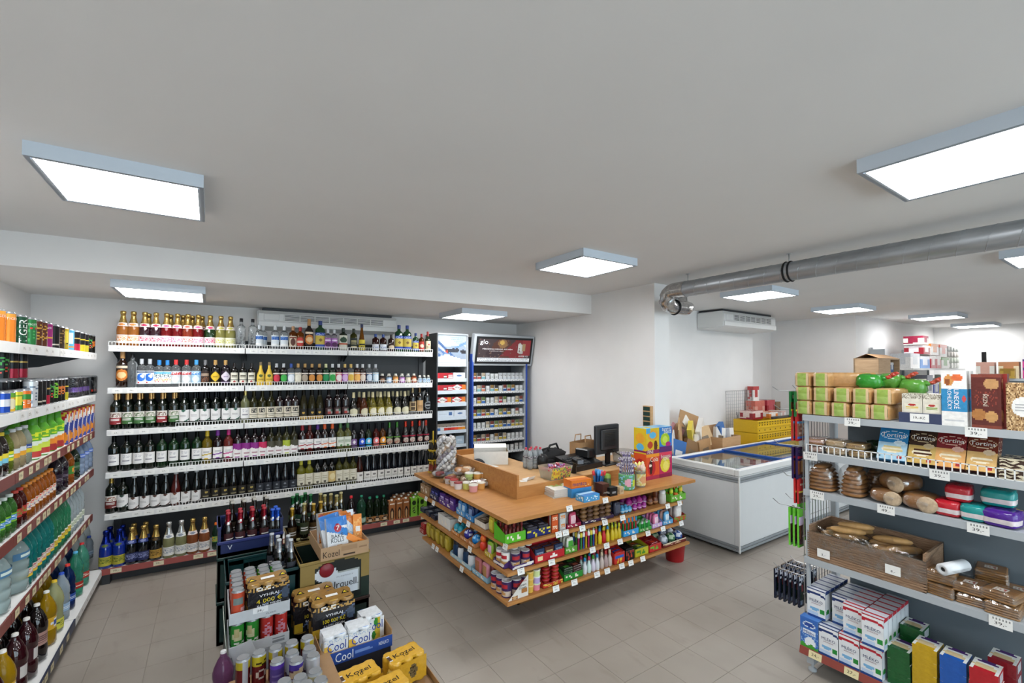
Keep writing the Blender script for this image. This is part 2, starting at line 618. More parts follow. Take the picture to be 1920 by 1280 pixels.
for x, y in _rest + [(x, y) for d, x, y in _seen[300:]]:
 mb.M = Matrix.Translation((x, y, 0))
 mb.box(-TX / 2 + .0016, -TY / 2 + .0016, -.012, TX / 2 - .0016, TY / 2 - .0016, 0)
_o = ob('tile_field', mb.mesh(TILE, 'tile_field'), fl)
_o['kind'] = 'stuff'
LS, LT = .59, .06
_lf = MB()
for a in (0, 1, 2, 3):
 _lf.M = Matrix.Rotation(a * PI / 2, 4, 'Z')
 _lf.box(-LS / 2, -LS / 2, -LT, LS / 2, -LS / 2 + .016, 0)
 _lf.box(-LS / 2, -LS / 2, -LT, LS / 2, -LS / 2 + .024, -LT + .004)
_lfm = _lf.mesh(LAMPW, 'lamp_frame')
_ldm = MB().box(-LS / 2 + .02, -LS / 2 + .02, -LT + .006, LS / 2 - .02, LS / 2 - .02, -LT + .012).mesh(PANELM, 'diffuser')
_lights = [(-.335, 2.825, ZC, 'over the left drinks aisle'), (2.575, 2.765, ZC, 'above the checkout counter'),
   (-.34, 4.765, ZL, 'on the lowered ceiling before the sparkling wine'), (2.57, 4.69, ZL, 'on the lowered ceiling by the tobacco cabinet'),
   (2.585, .48, ZC, 'nearest the bread shelf beside the steel duct'), (5.235, 2.735, ZC, 'above the chest freezer'),
   (7.52, 2.735, ZC, 'beyond the chest freezer'), (9.84, 2.26, ZC, 'before the household paper shelf'),
   (12.31, 2.28, ZC, 'deepest in the back room'), (5.245, .49, ZC, 'between the steel duct and the back room'),
   (-.335, .35, ZC, 'added out of view over the entrance aisle'), (-.335, -2.0, ZC, 'added out of view by the shop front'), (2.6, -2.0, ZC, 'added out of view midway along the shop front'), (5.4, -2.0, ZC, 'added out of view at the right of the shop front'), (7.52, .47, ZC, 'added out of view in the middle of the back room'), (9.84, -.05, ZC, 'added out of view between the back room shelves')]  # unseen panels, added for their light; the last pair brightens the back room wall
for x, y, z, w in _lights:
 stamp([None or ('lamp', None), ('lamp_frame', _lfm), ('diffuser', _ldm)], 'ceiling_light', 'square white LED ceiling light ' + w, 'light', (x, y, z), group='LED ceiling lights')
# ventilation duct and air conditioners
DX, DZ, DR = 3.72, 2.66, .073
duct = thing('ventilation_duct', 'round galvanised spiral duct hanging below the ceiling with an elbow at the wall end', 'duct', (DX, 0, DZ))
def ring_tube(pts, r, n=24):
 return MB().tube(pts, r, n)
ob('pipe', ring_tube([(0, -3.2, 0), (0, 2.70, 0)], DR).mesh(GALV, 'pipe'), duct)
hx = [(DR * 1.005 * math.cos(t * .35), -3.2 + t * .35 * .125 / (2 * PI), DR * 1.005 * math.sin(t * .35)) for t in range(int(5.85 / (.35 * .125 / (2 * PI))))]
ob('spiral_seam', MB().tube(hx, .0028, 4).mesh(GALV, 'spiral_seam'), duct)
el = [(0, 2.62, 0)] + [(0, 2.76 + .08 * math.sin(a), -.08 + .08 * math.cos(a)) for a in (0, .4, .8, 1.2, 1.57)] + [(0.03, 2.85, -.12), (.10, 2.86, -.135), (.30, 2.86, -.135)]
ob('elbow', MB().tube(el, [DR + .004] * 2 + [DR + .002] * 5 + [DR * .95] * 2, 20).mesh(ALU, 'elbow'), duct)
ob('branch_pipe', ring_tube([(.16, 2.86, -.135), (.34, 2.86, -.135), (.42, 2.90, -.12), (.45, 3.0, -.06), (.45, 3.02, .14)], DR * .93).mesh(ALU, 'branch_pipe'), duct)
for y in (1.69, 1.725):
 ob('clamp', MB().lathe([(DR + .006, -.006), (DR + .009, 0), (DR + .006, .006)], 24).mesh(RUBBER, 'clamp'), duct, (0, y, 0), (PI / 2, 0, 0))
ob('clamp', MB().lathe([(DR + .004, -.006), (DR + .007, 0), (DR + .004, .006)], 24).mesh(RUBBER, 'clamp'), duct, (.15, 2.86, -.135), (0, PI / 2, 0))
for y in (1.708, 2.6, -.6):
 ob('hanger', MB().lathe([(.004, DR), (.004, ZC - DZ - .004), (.02, ZC - DZ - .003), (.02, ZC - DZ)], 8).mesh(CHROME, 'hanger'), duct, (0, y, 0))
def aircon(label, loc, rz, L, D, H):
 t = thing('air_conditioner', label, 'air conditioner', loc, rz)
 p = [(0, 0), (0, H * .36), (D * .04, H * .42), (D * .04, H * .8), (D * .10, H * .95), (D, H), (D, H * .2), (D * .8, 0)]
 p = [(0, H * .08), (0, H * .34), (.012, H * .4), (.012, H * .82), (.045, H), (D, H), (D, -.02), (.06, 0)]
 b = MB()
 n = len(p)
 vs = [(0, y, z) for y, z in p] + [(L, y, z) for y, z in p]
 b.add(vs, [tuple(range(n)), tuple(range(2 * n - 1, n - 1, -1))] + [(i, n + i, n + (i + 1) % n, (i + 1) % n) for i in range(n)])
 ob('housing', b.mesh(WHITEP, 'housing'), t)
 for x in (-.012, L):
  ob('end_cap', MB().box(x, .02, .005, x + .012, D, H * .97, ch=.004).mesh(WHITEP, 'end_cap'), t)
 ob('control_cover', MB().box(.05, .004, H * .44, .20, .014, H * .8, ch=.004).mesh(WHITEP, 'control_cover'), t)
 g0, g1 = .25, L - .16
 ob('grille_recess', MB().box(g0, .010, H * .43, g1, .0135, H * .81).mesh(STEELD, 'grille_recess'), t)
 for k in range(6):
  z = H * .44 + (H * .36) * k / 5
  ob('slat', MB().box(g0, .002, z - .004, g1, .012, z + .003).mesh(WHITEP, 'slat'), t)
 for k in range(8):
  x = g0 + (g1 - g0) * k / 7
  ob('grille_bar', MB().box(x - .004, .0, H * .43, x + .004, .011, H * .81).mesh(WHITEP, 'grille_bar'), t)
 ob('mount', MB().box(.04, .06, H, L - .04, D, H + .03).mesh(STEELD, 'mount'), t)
 return t
aircon('white ceiling air conditioner with a slatted grille above the freezer', (6.22, 3.74, 2.53), .01, 1.50, .44, .235)
aircon('white air conditioner with a long slatted grille behind the top bottles', (.42, 5.535, 2.345), math.radians(-2), 1.50, .23, .19)
# bottles, cans and cartons: one builder per kind
PRO = {}
FRONT = -PI / 2
def prof(kind, H, R):
 if kind == 'wine':
  return [(.82 * R, 0), (R, .012), (R, .6 * H), (.93 * R, .645 * H), (.62 * R, .70 * H), (.42 * R, .745 * H), (.37 * R, .80 * H), (.36 * R, .985 * H)]
 if kind == 'champ':
  return [(.85 * R, 0), (R, .012), (R, .44 * H), (.95 * R, .52 * H), (.72 * R, .64 * H), (.46 * R, .76 * H), (.36 * R, .86 * H), (.36 * R, .985 * H)]
 if kind == 'hock':
  return [(.85 * R, 0), (R, .01), (R, .42 * H), (.93 * R, .5 * H), (.66 * R, .66 * H), (.45 * R, .78 * H), (.40 * R, .985 * H)]
 if kind == 'bell':
  return [(.8 * R, 0), (R, .015), (1.02 * R, .34 * H), (.9 * R, .48 * H), (.58 * R, .62 * H), (.36 * R, .74 * H), (.33 * R, .985 * H)]
 if kind == 'vodka':
  return [(.9 * R, 0), (R, .01), (R, .68 * H), (.9 * R, .735 * H), (.5 * R, .775 * H), (.38 * R, .80 * H), (.38 * R, .985 * H)]
 if kind == 'long':
  return [(.8 * R, 0), (R, .02), (R, .3 * H), (.85 * R, .42 * H), (.5 * R, .68 * H), (.4 * R, .8 * H), (.4 * R, .985 * H)]
 if kind == 'mini':
  return [(.9 * R, 0), (R, .006), (R, .68 * H), (.9 * R, .76 * H), (.55 * R, .82 * H), (.5 * R, .985 * H)]
 if kind == 'beer':
  return [(.85 * R, 0), (R, .01), (R, .5 * H), (.9 * R, .58 * H), (.55 * R, .70 * H), (.42 * R, .80 * H), (.38 * R, .97 * H)]
 if kind == 'pet':
  return [(.6 * R, 0), (.9 * R, .012), (R, .05 * H), (R, .27 * H), (.93 * R, .30 * H), (.93 * R, .52 * H), (R, .56 * H), (R, .64 * H), (.85 * R, .74 * H), (.55 * R, .85 * H), (.32 * R, .91 * H), (.3 * R, .96 * H)]
 if kind == 'water':
  return [(.6 * R, 0), (.92 * R, .012), (R, .04 * H), (R, .18 * H), (.9 * R, .2 * H), (R, .23 * H), (R, .34 * H), (.9 * R, .36 * H), (R, .39 * H), (R, .5 * H), (.92 * R, .53 * H), (R, .57 * H), (.98 * R, .68 * H), (.75 * R, .8 * H), (.4 * R, .9 * H), (.3 * R, .96 * H)]
 if kind == 'juice':
  return [(.8 * R, 0), (R, .012), (R, .62 * H), (.95 * R, .7 * H), (.6 * R, .8 * H), (.52 * R, .86 * H), (.52 * R, .97 * H)]
def bottle(key, kind, H, R, glass, gcol, capm, capc, capz, label=None, sy=1.0, n=14, capr=None, ring=None, text=None, neck=None):
 """label = (z0, z1, half angle in degrees, design[, paper]); ring = coloured neck band (z0,z1,design)"""
 if key in PRO:
  return PRO[key]
 pr = prof(kind, H, R)
 body = MB().lathe(pr, n, 0, gcol, sy=sy)
 def rad(z):
  for (r0, z0), (r1, z1) in zip(pr, pr[1:]):
   if z0 <= z <= z1:
    return r0 + (r1 - r0) * (z - z0) / max(z1 - z0, 1e-6)
  return pr[-1][0]
 cap = MB()
 z0 = capz * H
 rr = capr or None
 if kind == 'champ':
  zs = [z0 + (H - z0) * t for t in (0, .25, .5, .7)]
  cap.lathe([(rad(z) + .0012, z) for z in zs] + [(.47 * R, .90 * H), (.44 * R, .93 * H), (.5 * R, .95 * H), (.42 * R, .99 * H), (.1 * R, H)], n, 0, capc)
 elif capr:
  cap.lathe([(capr, z0), (capr, H - .002), (capr * .85, H)], n, 0, capc)
 else:
  zs = [z0 + (H * .985 - z0) * t / 3 for t in range(4)]
  cap.lathe([(rad(z) + .0013, z) for z in zs] + [(rad(H * .98) + .001, H - .001), (rad(H * .98) * .9, H)], n, 0, capc)
 parts = [('body', body.mesh(glass, 'bottle_glass')), ('cap', cap.mesh(capm, 'cap'))]
 if label:
  a = math.radians(label[2])
  lb = MB()
  lb.wrap(R * (1.0 if kind != 'pet' else .93 if label[0] > .28 else 1), label[0] * H, label[1] * H, FRONT - a, FRONT + a, 16, 20, label[3], sy=sy)
  if text:
   for t in text:   # (string, z, width, colour)
    lb.text(t[0], (0, 0, t[1] * H), None, None, t[2], t[4] if len(t) > 4 else None, 0, t[3], r=R, off=.0018)
  parts.append(('label', lb.mesh(PAPER, 'label')))
 if ring:
  lb = MB()
  z0, z1 = ring[0] * H, ring[1] * H
  lb.wrap(rad(z0) + .001, z0, z1, FRONT - 1.2, FRONT + 1.2, 8, 6, ring[2], sy=sy, r1=rad(z1) + .001)
  parts.append(('neck_label', lb.mesh(PAPER, 'neck_label')))
 PRO[key] = parts
 return parts
def can(key, H, R, design, lid='#96999c', text=None, n=16, nv=16, nu=16):
 if key in PRO:
  return PRO[key]
 b = MB().wrap(R, .008, H - .012, FRONT - PI, FRONT + PI, nu, nv, design, 0, off=0)
 b.lathe([(.78 * R, 0), (.8 * R, .002), (R, .008)], n, 0, '#b8babb')
 b.lathe([(R, H - .012), (.82 * R, H - .004), (.84 * R, H)], n, 0, lid)
 if text:
  for t in text:
   if len(t) > 4 and t[4]:   # vertical lettering
    vs, fs, asp = text_geo(t[0])
    hh = t[2]
    ww = hh / asp
    out = [((R + .0015) * math.cos(FRONT - y * ww / R), (R + .0015) * math.sin(FRONT - y * ww / R), t[1] * H + x * hh) for x, y in vs]
    b.add(out, fs, 0, t[3])
   else:
    b.text(t[0], (0, 0, t[1] * H), None, None, t[2], None, 0, t[3], r=R, off=.0018)
 top = MB().lathe([(.84 * R, H - .0005), (.78 * R, H), (.76 * R, H - .003), (.001, H - .003)], n, 0, lid)
 top.box(-.006, -.016, H - .003, .006, .006, H - .0005, 0, '#a9abad')
 parts = [('body', b.mesh(CAN, 'can')), ('lid', top.mesh(FOIL, 'lid'))]
 PRO[key] = parts
 return parts
def carton(key, w, d, h, front, side=None, top=None, cap=None, mat=None, nu=14, nv=16, text=None, back=None, ch=None):
 """printed carton, origin at the middle of its base, front towards -y; text = list of (string, u, v, width, colour)"""
 if key in PRO:
  return PRO[key]
 side = side or front
 b = MB()
 x, y = w / 2, d / 2
 b.sheet((-x, -y, 0), (w, 0, 0), (0, 0, h), nu, nv, front)
 b.sheet((x, -y, 0), (0, d, 0), (0, 0, h), max(4, nu // 2), nv, side)
 b.sheet((x, y, 0), (-w, 0, 0), (0, 0, h), 4, 6, back or side)
 b.sheet((-x, y, 0), (0, -d, 0), (0, 0, h), max(4, nu // 2), nv, side)
 b.sheet((-x, -y, h), (w, 0, 0), (0, d, 0), 8, 8, top or side)
 b.sheet((-x, y, 0), (w, 0, 0), (0, -d, 0), 1, 1, side)
 for t in text or ():
  b.text(t[0], (-x + w * t[1], -y, h * t[2]), (1, 0, 0), (0, 0, 1), w * t[3], (h * t[5] if len(t) > 5 else None), 0, t[4])
 parts = [('body', b.mesh(mat or CARTON, 'carton'))]
 if cap:
  c = MB().lathe([(.013, h - .001), (.013, h + .013), (.011, h + .015)], 10, 0, cap[0], cx=cap[1] * w, cy=cap[2] * d)
  parts.append(('cap', c.mesh(PLAS, 'cap')))
 PRO[key] = parts
 return parts
# ---- label designs
def L_plain(bg, ink='#555', band=None):
 s = [('l', .15, .35, .85, .7, 4, ink)]
 if band:
  s.append(('r', 0, .1, 1, .2, band))
 return paint(bg, *s)
GOLD, SILV, WHT, BLK = '#c9a860', '#b9bcc0', '#e8e6e2', '#161414'
DG, DB, DR = '#0a120b', '#0e0a08', '#16070a'       # dark green, brown and red glass
def sparkling(k, glass, gcol, lab, foil=GOLD, ring='#e8d9d4', ink='#b03050', H=.315, R=.044):
 return bottle('sp' + k, 'champ', H, R, glass, gcol, FOIL, foil, .66, (.08, .32, 85, paint(lab, ('n', .1, .3, .9, .75, .55, ink), ('r', .1, .78, .9, .86, ink))), ring=(.56, .66, paint(ring, ('e', .5, .5, .2, .3, ink))))
def wine(k, gcol, capc, lab, z=(.14, .46), ang=70, glass=None, kind='wine', H=.33, R=.0395, capz=.78, capm=None, **kw):
 return bottle('wi' + k, kind, H, R, glass or GLASSD, gcol, capm or FOIL, capc, capz, (z[0], z[1], ang, lab), **kw)
def castle(c, c2):
 return paint(c, ('r', 0, .55, 1, 1, '#d8d4cc'), ('n', .1, .58, .9, .9, .5, c2), ('l', .2, .3, .8, .5, 2, '#f0eee8'), ('r', .65, .03, .95, .12, '#eee'))
def sq(bg='#e4e2e0'):
 return paint(bg, ('n', .2, .62, .8, .85, .4, '#b4b2b8'), ('l', .25, .3, .75, .45, 2, '#8a8890'))
def slash(c):
 return paint('#e0dedd', ('e', .5, .93, .16, .12, c), ('l', .2, .4, .7, .6, 2, '#a8a6a6'), ('s', -.35, .55, .06, c))
def topwave(c, c2='#e8e4e2'):
 return paint(c2, ('w', .58, .05, 1, c), ('l', .25, .25, .75, .4, 2, '#b08a90'), ('r', .3, 0, .7, .08, c))
def badge(c):
 return paint('#e9e6e4', ('l', .25, .55, .75, .75, 2, '#999'), ('s', .33, .15, .05, c), ('d', .5, .04, .2, .1, c))
WT = {}
def W(code, desc, parts, cat='bottle', name='wine_bottle'):
 WT[code] = (desc, parts, cat, name)
W('pe', 'sparkling wine of peach colour under gold foil', sparkling('pe', TINT, '#c27a35', '#e9ddd2', ink='#d9883f'), name='sparkling_wine_bottle')
W('dr', 'sparkling wine of dark red under gold foil', sparkling('dr', GLASSD, '#2b0a16', '#e9dfe0', ink='#b5174c'), name='sparkling_wine_bottle')
W('re', 'sparkling wine of bright red under gold foil', sparkling('re', TINT, '#8e1a1e', '#eadfe0', ink='#d85a8a'), name='sparkling_wine_bottle')
W('ro', 'sparkling wine of orange red under gold foil', sparkling('ro', TINT, '#a8442c', '#eae0de', ink='#d8574a'), name='sparkling_wine_bottle')
W('gn', 'sparkling wine in green glass with a pink label', sparkling('gn', GLASSD, '#123312', '#e6d2d4', ink='#d03a6a'), name='sparkling_wine_bottle')
W('yg', 'pale yellow green sparkling wine under gold foil', sparkling('yg', TINT, '#a9a35a', '#dcd9c4', ink='#b3b24c'), name='sparkling_wine_bottle')
W('bg', 'dark sparkling wine with gold foil', sparkling('bg', GLASSD, '#3a1216', '#e4d6d4', ink='#a04050'), name='sparkling_wine_bottle')
def vod(k, gcol, capc, lab, H=.27, R=.036, glass=None, z=(.12, .58), ang=75, kind='vodka', capz=.82, capm=None, capr=None, **kw):
 return bottle('vo' + k, kind, H, R, glass or CLEAR, gcol, capm or PLAS, capc, capz, (z[0], z[1], ang, lab), capr=capr, **kw)
_cl = '#eef3f6'
def nordic(k, col):
 p = bottle(k, 'vodka', .30, .037, CLEAR, _cl, PLAS, col, .88, capr=.0145)
 return p
def vlabel(R, H, s, z, hgt, col):
 m = MB()
 vs, fs, asp = text_geo(s)
 ww = hgt / asp
 m.add([((R + .0012) * math.cos(FRONT - y * ww / R), (R + .0012) * math.sin(FRONT - y * ww / R), z * H + x * hgt) for x, y in vs], fs, 0, col)
 return m
_n = nordic('nord', '#1a1c20')
_m = vlabel(.037, .30, 'NORDIC', .36, .11, '#22262c')
_vs, _fs, _as = text_geo('ICE')
_m.add([((.037 + .0012) * math.cos(FRONT + .75 - y * .016 / .037), (.037 + .0012) * math.sin(FRONT + .75 - y * .016 / .037), .24 * .30 + x * .05) for x, y in _vs], _fs, 0, '#22262c')
W('no', 'clear vodka with black upright lettering', _n + [('label', _m.mesh(PAPER, 'label'))], name='spirit_bottle')
W('ab', 'clear vodka with a blue printed block', vod('ab', _cl, '#cfd3d6', paint('#dfe6ea', ('r', .05, .6, .95, .92, '#2c5fb0'), ('n', .1, .62, .9, .9, .3, '#6f97d0'), ('r', .1, .06, .9, .26, '#f0f2f2')), H=.245), name='spirit_bottle')
W('cm', 'amber rum with a cream label', vod('cm', '#7a3f14', '#b98a62', paint('#d8c8ae', ('e', .5, .45, .25, .35, '#5a2f22'), ('r', .1, .82, .9, .92, '#7a2b20')), glass=TINT, H=.245), name='spirit_bottle')
W('bn', 'amber spirit with a round red label', vod('bn', '#8a4a16', '#a62424', paint('#7a3f14', ('e', .5, .5, .42, .42, '#c23d35'), ('r', .2, .42, .8, .58, '#e6d7c2')), glass=TINT, H=.24), name='spirit_bottle')
W('bz', 'tall brown rum with an orange emblem label', wine('bz', '#1c0c05', '#b98a55', paint('#2a140a', ('e', .5, .42, .45, .36, '#c9762c'), ('e', .5, .42, .3, .2, '#e6c08a'), ('r', .05, .83, .95, .98, '#d9c7b0')), z=(.16, .58), H=.33, R=.042, capm=PLAS), name='spirit_bottle')
_bech = paint('#c9b24a', ('r', 0, .8, 1, 1, '#2b4aa8'), ('r', 0, 0, 1, .22, '#2b4aa8'), ('e', .5, .5, .12, .1, '#7a5a20'), ('n', .1, .82, .9, .96, .4, '#9fb0e0'))
W('bc', 'flat green herbal liqueur with blue and yellow label', bottle('bech', 'vodka', .315, .048, GLASSD, '#0f3d1c', PLAS, '#22387e', .86, (.1, .6, 80, _bech), sy=.55), name='spirit_bottle')
W('bs', 'small flat green herbal liqueur', bottle('bechs', 'vodka', .23, .036, GLASSD, '#0f3d1c', PLAS, '#22387e', .86, (.1, .6, 80, _bech), sy=.6), name='spirit_bottle')
W('pl', 'clear liqueur with a violet fruit label', vod('pl', '#d8d0dc', '#c9ccd0', paint('#a866b4', ('e', .5, .35, .35, .25, '#4c1d4f'), ('r', .1, .7, .9, .85, '#e8d8ee')), H=.23, R=.032), name='spirit_bottle')
W('jg', 'dark green square shouldered herb liqueur', bottle('jager', 'vodka', .25, .043, GLASSD, '#0c1a0e', PLAS, '#15271a', .84, (.05, .68, 82, paint('#cfcdbd', ('e', .5, .68, .3, .2, '#26422c'), ('r', 0, .33, 1, .45, '#b24a26'))), sy=.6), name='spirit_bottle')
W('tu', 'olive green whiskey with a black label', vod('tu', '#49481c', '#1c2a1a', paint('#17231a', ('l', .2, .4, .8, .8, 3, '#c9bd85'), ('r', .1, .05, .9, .22, '#cfc39a')), glass=TINT, H=.25), name='spirit_bottle')
W('me', 'long necked golden liqueur with yellow label', bottle('metax', 'long', .305, .034, TINT, '#8a5418', PLAS, '#1a2450', .86, (.05, .42, 80, paint('#d8c23a', ('r', .1, .45, .9, .6, '#222'), ('n', .2, .1, .8, .4, .4, '#3a3310')))), name='spirit_bottle')
W('aq', 'dark rum with a white wavy label and blue cap', vod('aq', '#3d1712', '#27488e', paint('#dfe2ea', ('n', .1, .25, .9, .6, .5, '#5a6ea8')), glass=TINT, H=.20, R=.037, z=(.08, .42)), name='spirit_bottle')
W('rb', 'dark brown rum with a cream oval label', vod('rb', '#2c130c', '#221814', paint('#3a1c12', ('e', .5, .5, .45, .3, '#d8c4a8')), glass=GLASSD, H=.20, R=.034, z=(.08, .45)), name='spirit_bottle')
W('re2', 'amber whiskey with a red label', vod('gr', '#7a3a12', '#b02a2a', paint('#b53a2e', ('e', .5, .5, .3, .2, '#e8d8b8')), glass=TINT, H=.225, R=.031), name='spirit_bottle')
W('ja', 'green whiskey with a cream label and red cap', wine('ja', '#20301a', '#9a2a24', paint('#d8ceab', ('e', .5, .62, .12, .1, '#a33'), ('l', .2, .2, .8, .5, 3, '#7a7048')), z=(.12, .55), H=.255, R=.034, capm=PLAS), name='spirit_bottle')
W('bl', 'clear vodka with a blue swirl label', vod('bl', _cl, '#b9bcc0', paint('#e6ebf0', ('e', .5, .5, .34, .3, '#2b6fd0'), ('e', .6, .6, .15, .14, '#dfeaf6'), ('r', .1, .85, .9, .95, '#3a4a6a'), ('e', .3, .1, .08, .06, '#c33')), H=.255, R=.035), name='spirit_bottle')
W('pf', 'clear vodka with a blue cap and party label', vod('pf', _cl, '#2f7fc4', paint('#dfeaf0', ('r', 0, .82, 1, .95, '#5fb0d8'), ('n', .1, .5, .9, .78, .4, '#222'), ('n', .1, .15, .9, .45, .4, '#e0b030'), ('n', .1, .15, .9, .45, .2, '#d04030')), H=.245, capm=PLAS), name='spirit_bottle')
W('pr', 'clear vodka with red cap and red banner', vod('pr', _cl, '#c23434', paint('#c3c9cc', ('r', 0, .72, 1, .92, '#c02a30'), ('n', .1, .76, .9, .88, .4, '#f4e8e8'), ('d', .5, .35, .35, .34, '#dde0e0')), H=.25, R=.038), name='spirit_bottle')
W('pb', 'clear vodka with blue cap and blue banner', vod('pb', _cl, '#3d8ecb', paint('#9fc0d8', ('r', 0, .72, 1, .92, '#2f7fc4'), ('n', .1, .76, .9, .88, .4, '#e8f0f8'), ('d', .5, .35, .35, .34, '#cfdde6')), H=.25, R=.038), name='spirit_bottle')
W('bw', 'black bottle with a brown script label', vod('bw', '#0d0a0a', '#6a6a6c', paint('#2b1c16', ('n', .1, .1, .9, .5, .5, '#7a4f35'), ('l', .15, .6, .85, .85, 2, '#b9a08a')), glass=GLASSD, H=.25, R=.034), name='spirit_bottle')
W('dy', 'black bottle with a yellow diamond label', vod('dy', '#0d0a08', '#b08a50', paint('#120e08', ('d', .5, .55, .5, .42, '#d8b32c'), ('l', .3, .5, .7, .65, 2, '#5a4408'), ('r', 0, 0, 1, .08, '#d8b32c')), glass=GLASSD, H=.25, R=.036), name='spirit_bottle')
W('dv', 'black bottle with a violet diamond label', vod('dv', '#120a14', '#b08a50', paint('#1d0c22', ('d', .5, .55, .5, .42, '#cfc6d4'), ('l', .3, .5, .7, .65, 2, '#6a3a80'), ('r', 0, 0, 1, .08, '#8a6aa0')), glass=GLASSD, H=.25, R=.036), name='spirit_bottle')
W('cr', 'slim dark bottle with a cream label', vod('cr', '#0f0c0a', '#1a1616', paint('#dcd8c8', ('l', .2, .55, .8, .8, 2, '#55503c'), ('r', 0, .3, 1, .36, '#222'), ('e', .5, .15, .12, .1, '#a33')), glass=GLASSD, H=.225, R=.030), name='spirit_bottle')
W('eg', 'yellow egg liqueur bottle', bottle('egg', 'bell', .235, .034, PLAS, '#dcb83a', PLAS, '#7a6a50', .86, (.12, .5, 70, paint('#e0c04a', ('l', .2, .3, .8, .5, 2, '#7a5a10'), ('e', .5, .78, .2, .16, '#55602a')))), name='spirit_bottle')
def boz(k, lab, e, cap='#b9bcc0', g='#140c0a', gl=None, H=.222, R=.033):
 return vod(k, g, cap, paint(lab, ('e', .5, .45, .4, .34, e), ('r', .05, .84, .95, .96, '#e6ded2')), glass=gl or GLASSD, H=H, R=R)
W('k1', 'small dark liqueur with a red fruit label', boz('k1', '#3a0f18', '#d0344a'), name='spirit_bottle')
W('k2', 'small dark liqueur with a green apple label', boz('k2', '#123018', '#3fae4a'), name='spirit_bottle')
W('k3', 'small clear spirit with blue cap and white shield label', boz('k3', '#9fb4c4', '#e8ecf2', '#2f4f9c', _cl, CLEAR), name='spirit_bottle')
W('k4', 'small clear spirit with gold cap and cream label', boz('k4', '#cfc6b0', '#e8e2d0', '#b08a50', _cl, CLEAR), name='spirit_bottle')
W('k5', 'small dark rum with a grey emblem label', boz('k5', '#1a1412', '#a89a88', '#b08a50'), name='spirit_bottle')
W('k6', 'small dark rum with an orange emblem label', boz('k6', '#2a140a', '#d08a3c', '#b08a50'), name='spirit_bottle')
W('k7', 'small green spirit with a deep green label', boz('k7', '#0d5a34', '#168a50', '#c9cc9a', '#0c2a18'), name='spirit_bottle')
W('k8', 'small dark spirit with a pale green label', boz('k8', '#a8d4a8', '#2fa048', '#c9ccd0', '#0c1a12'), name='spirit_bottle')
W('k9', 'small dark liqueur with a red and white label', boz('k9', '#c43a4c', '#f0dfe0', '#cfd2d4', '#1a0a10'), name='spirit_bottle')
W('ka', 'small dark liqueur with a violet plum label', boz('ka', '#9a4aa8', '#d8b0e0', '#c9a860', '#1a0c1e'), name='spirit_bottle')
W('kb', 'small clear liqueur with a yellow pear label', boz('kb', '#d8cc9a', '#e0b84a', '#c9a860', _cl, CLEAR), name='spirit_bottle')
W('kc', 'small dark liqueur with an apricot orange label', boz('kc', '#d88a3c', '#f0b860', '#cfd2d4', '#2a1410'), name='spirit_bottle')
W('kd', 'small dark liqueur with a chocolate brown label', boz('kd', '#6a3020', '#e0d0c0', '#cfd2d4', '#1a0c0a'), name='spirit_bottle')
W('ke', 'small clear vodka with a navy label', boz('ke', '#2a4a78', '#cfdcea', '#b9bcc0', _cl, CLEAR), name='spirit_bottle')
W('kf', 'small clear vodka with a pale blue label', boz('kf', '#a8cfe6', '#e6f0f6', '#b9bcc0', _cl, CLEAR), name='spirit_bottle')
def mini(k, lab, e, g=_cl, gl=None, H=.115, R=.029, cap='#c9c6bc'):
 return bottle('mi' + k, 'mini', H, R, gl or CLEAR, g, PLAS, cap, .8, (.1, .62, 80, paint(lab, ('e', .5, .5, .35, .3, e))), n=12)
W('m1', 'miniature flask with a dark brown label', mini('1', '#3a2018', '#b08a6a', '#2a1410', TINT), name='miniature_bottle')
W('m2', 'miniature flask with a blue label', mini('2', '#9fc0e6', '#e6ecf2'), name='miniature_bottle')
W('m3', 'miniature flask with an orange label', mini('3', '#e08a2c', '#f0d0a0', '#c9a070', TINT), name='miniature_bottle')
W('m4', 'miniature flask with a pink violet label', mini('4', '#c07ac8', '#ecd8f0'), name='miniature_bottle')
W('m5', 'miniature flask with a cream label', mini('5', '#d8d0a8', '#e8e0c8'), name='miniature_bottle')
W('m6', 'miniature flask with a rust red label', mini('6', '#c0603a', '#f0d8c0', '#8a4a2a', TINT), name='miniature_bottle')
W('m7', 'very small clear flask with pale label', mini('7', '#c8dcea', '#7aa0c8', H=.095, R=.022), name='miniature_bottle')
W('cR', 'dark wine with gold cap and red castle label', wine('cR', DG, '#b08a58', castle('#8e2a30', '#7a5a52')))
W('cG', 'dark wine with gold cap and green castle label', wine('cG', DG, '#b08a58', castle('#3f6a38', '#6a7a5a')))
W('wS', 'dark wine with a white label and green slash', wine('wS', DG, '#15181a', slash('#2a5a48')))
W('wC', 'clear white wine with a plain white label', wine('wC', '#8e9068', '#b0a060', sq(), glass=TINT, capz=.82))
_sl = paint('#d8d0bd', ('r', .22, .52, .78, .9, '#1c1a1a'), ('n', .3, .56, .7, .86, .35, '#d8d0bd'), ('r', 0, .28, 1, .34, '#2a2622'), ('l', .25, .08, .75, .22, 2, '#8a8272'))
W('qS', 'dark wine with a cream label and black square emblem', wine('qS', DR, '#14100f', _sl))
W('qC', 'olive wine with a cream label and black square emblem', wine('qC', '#3a381c', '#2a2616', _sl, glass=TINT))
W('gB', 'slender olive wine with a gold band at its base', wine('gB', '#38341a', '#1a1814', paint('#15120c', ('r', 0, 0, 1, .3, '#c0983e'), ('e', .5, .62, .12, .1, '#c0983e')), kind='hock', glass=TINT, z=(.03, .36)))
